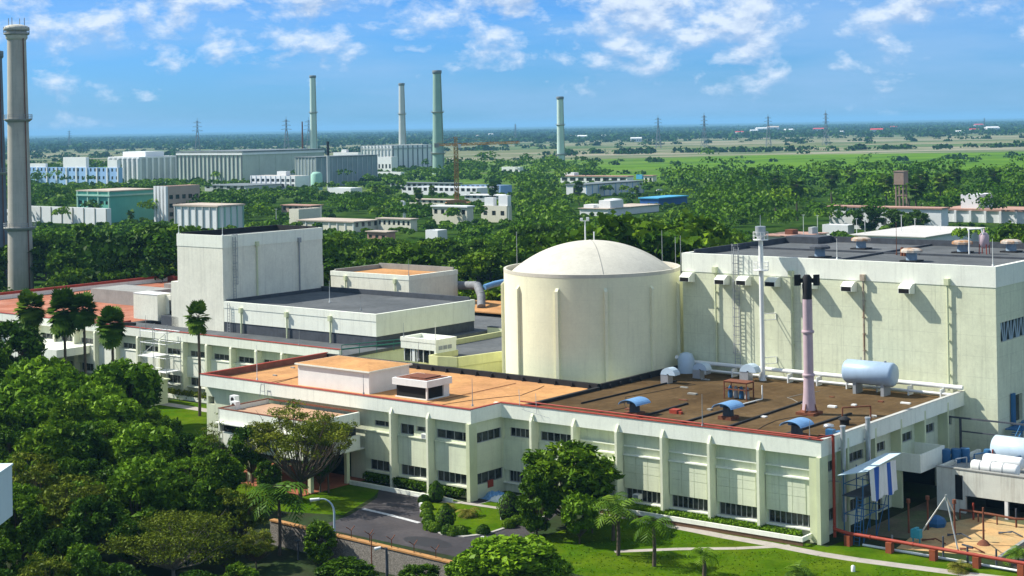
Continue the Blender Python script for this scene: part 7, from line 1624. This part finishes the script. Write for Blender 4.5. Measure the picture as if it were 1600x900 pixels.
# the remaining wood in one object
P_, N_, S_, T_ = [], [], [], []; tm = MB()
for x, y, key, s in massl:
    Rr, H = MP[key][3]*s, MP[key][2]*s; n = int(max(46, 330-y*.25)); lf = .0021*y*.36+.25
    kind_flat = key.startswith('rain'); nc = 7; cen = []
    for _ in range(nc):
        an = rng.uniform(0, 6.28); q = rng.uniform(0, 1)**.6*.7; cen.append((math.cos(an)*q*Rr, math.sin(an)*q*Rr, H*(.62 if kind_flat else .5)+rng.uniform(0, H*.28)*(1-q*.6), rng.uniform(.25, .95)))
    cen = np.array(cen); ci = rng.integers(0, nc, n); d = unit(rng.normal(size=(n, 3))); d[:, 2] = np.abs(d[:, 2])*.9-.25
    r = np.array([Rr*.45, Rr*.45, Rr*(.2 if kind_flat else .42)]); p = cen[ci, :3]+d*r; p += np.array([x, y, 0]); nn = unit(d+rng.normal(size=(n, 3))*.5+np.array([0, 0, .5]))
    base = {'rain': .12, 'rain2': .42, 'mround': .15, 'mmid': .5, 'mbri': .9}[key]+rng.normal()*.1
    P_.append(p); N_.append(nn); S_.append(lf*rng.uniform(.7, 1.3, n)); T_.append(base+(cen[ci, 3]-.6)*.4+rng.normal(size=n)*.07)
LF_MASS = leafmat('mixed_wood_leaves', [(0, (.010, .040, .006)), (.3, (.028, .085, .010)), (.6, (.072, .160, .013)), (1, (.16, .27, .022))])
P_ = np.concatenate(P_); o = bpy.data.objects.new('woods', leaves_mesh('woods', P_, np.concatenate(N_), np.concatenate(S_), np.concatenate(T_), LF_MASS, .75)); COL.objects.link(o); tag(o, 'far part of the wood reading as one mass of crowns', 'woods', kind='stuff')
print('trees individual', len(ind), 'mass', len(massl), 'quads', len(P_))
# scattered bushes and tree belts on the plain
P_, N_, S_, T_ = [], [], [], []
def clump(x, y, w, h, n, tone):
    d = unit(rng.normal(size=(n, 3))); d[:, 2] = np.abs(d[:, 2]); p = d*np.array([w, w*.6, h])*rng.uniform(.75, 1.05, (n, 1))+np.array([x, y, 0]); P_.append(p); N_.append(unit(d+rng.normal(size=(n, 3))*.5)); S_.append(np.full(n, h*.42)*rng.uniform(.6, 1.3, n)); T_.append(np.full(n, tone)+rng.normal(size=n)*.1)
for _ in range(900):
    Y = rng.uniform(1150, 3900); x = rng.uniform(-.36, .36)*Y; nn_ = math.sin(Y*.012+x*.0013)+math.sin(Y*.004+2)+math.sin(x*.004+Y*.002)*.7
    if nn_ < .5 and rng.uniform() < .86: continue
    if x > 0 and 2050 < Y < 3650 and rng.uniform() < .7: continue
    if x > 60 and Y < 1900 and rng.uniform() < .5: clump(x, Y, rng.uniform(5, 10), rng.uniform(1.5, 3.5), 30, rng.uniform(.4, .8)); continue
    clump(x, Y, rng.uniform(4, 11), rng.uniform(3, 6), 34, rng.uniform(.05, .55))
for Yc, n_, x0_, x1_ in ((2180, 60, .02, .36), (2700, 70, -.36, .0), (3050, 40, -.36, .36), (3600, 110, -.36, .36), (1950, 70, -.36, -.05)):
    for _ in range(n_): Y = Yc+rng.normal()*28; clump(rng.uniform(x0_, x1_)*Y, Y, rng.uniform(8, 18), rng.uniform(5, 8), 34, rng.uniform(.0, .4))
for _ in range(7500):
    Y = 3900+8600*rng.uniform()**1.25; x = rng.uniform(-.36, .36)*Y
    clump(x, Y, rng.uniform(14, 40)*Y/5000, rng.uniform(6, 13), 12, rng.uniform(.0, .5))
P_ = np.concatenate(P_); o = bpy.data.objects.new('tree_belts', leaves_mesh('tree_belts', P_, np.concatenate(N_), np.concatenate(S_), np.concatenate(T_), LF_MASS, .9)); COL.objects.link(o); tag(o, 'bushes and tree belts scattered over the far plain', 'woods', kind='stuff')
# ------------------------------------------------------------------ haze
m = bpy.data.materials.new('haze_air'); m.use_nodes = True; N, L = m.node_tree.nodes, m.node_tree.links
for n in list(N): N.remove(n)
pv = N.new('ShaderNodeVolumePrincipled'); pv.inputs['Color'].default_value = (.30, .66, 1.0, 1); pv.inputs['Density'].default_value = .000065; pv.inputs['Anisotropy'].default_value = .0
out = N.new('ShaderNodeOutputMaterial'); L.new(pv.outputs[0], out.inputs['Volume'])
hz = MB(); hz.box(-31000, 31000, -500, 61000, -1, 112); o = solo('haze', None, None, hz, m, grid=False, kind='stuff'); o['label'] = 'thin bluish haze over the plain'; o['category'] = 'haze'
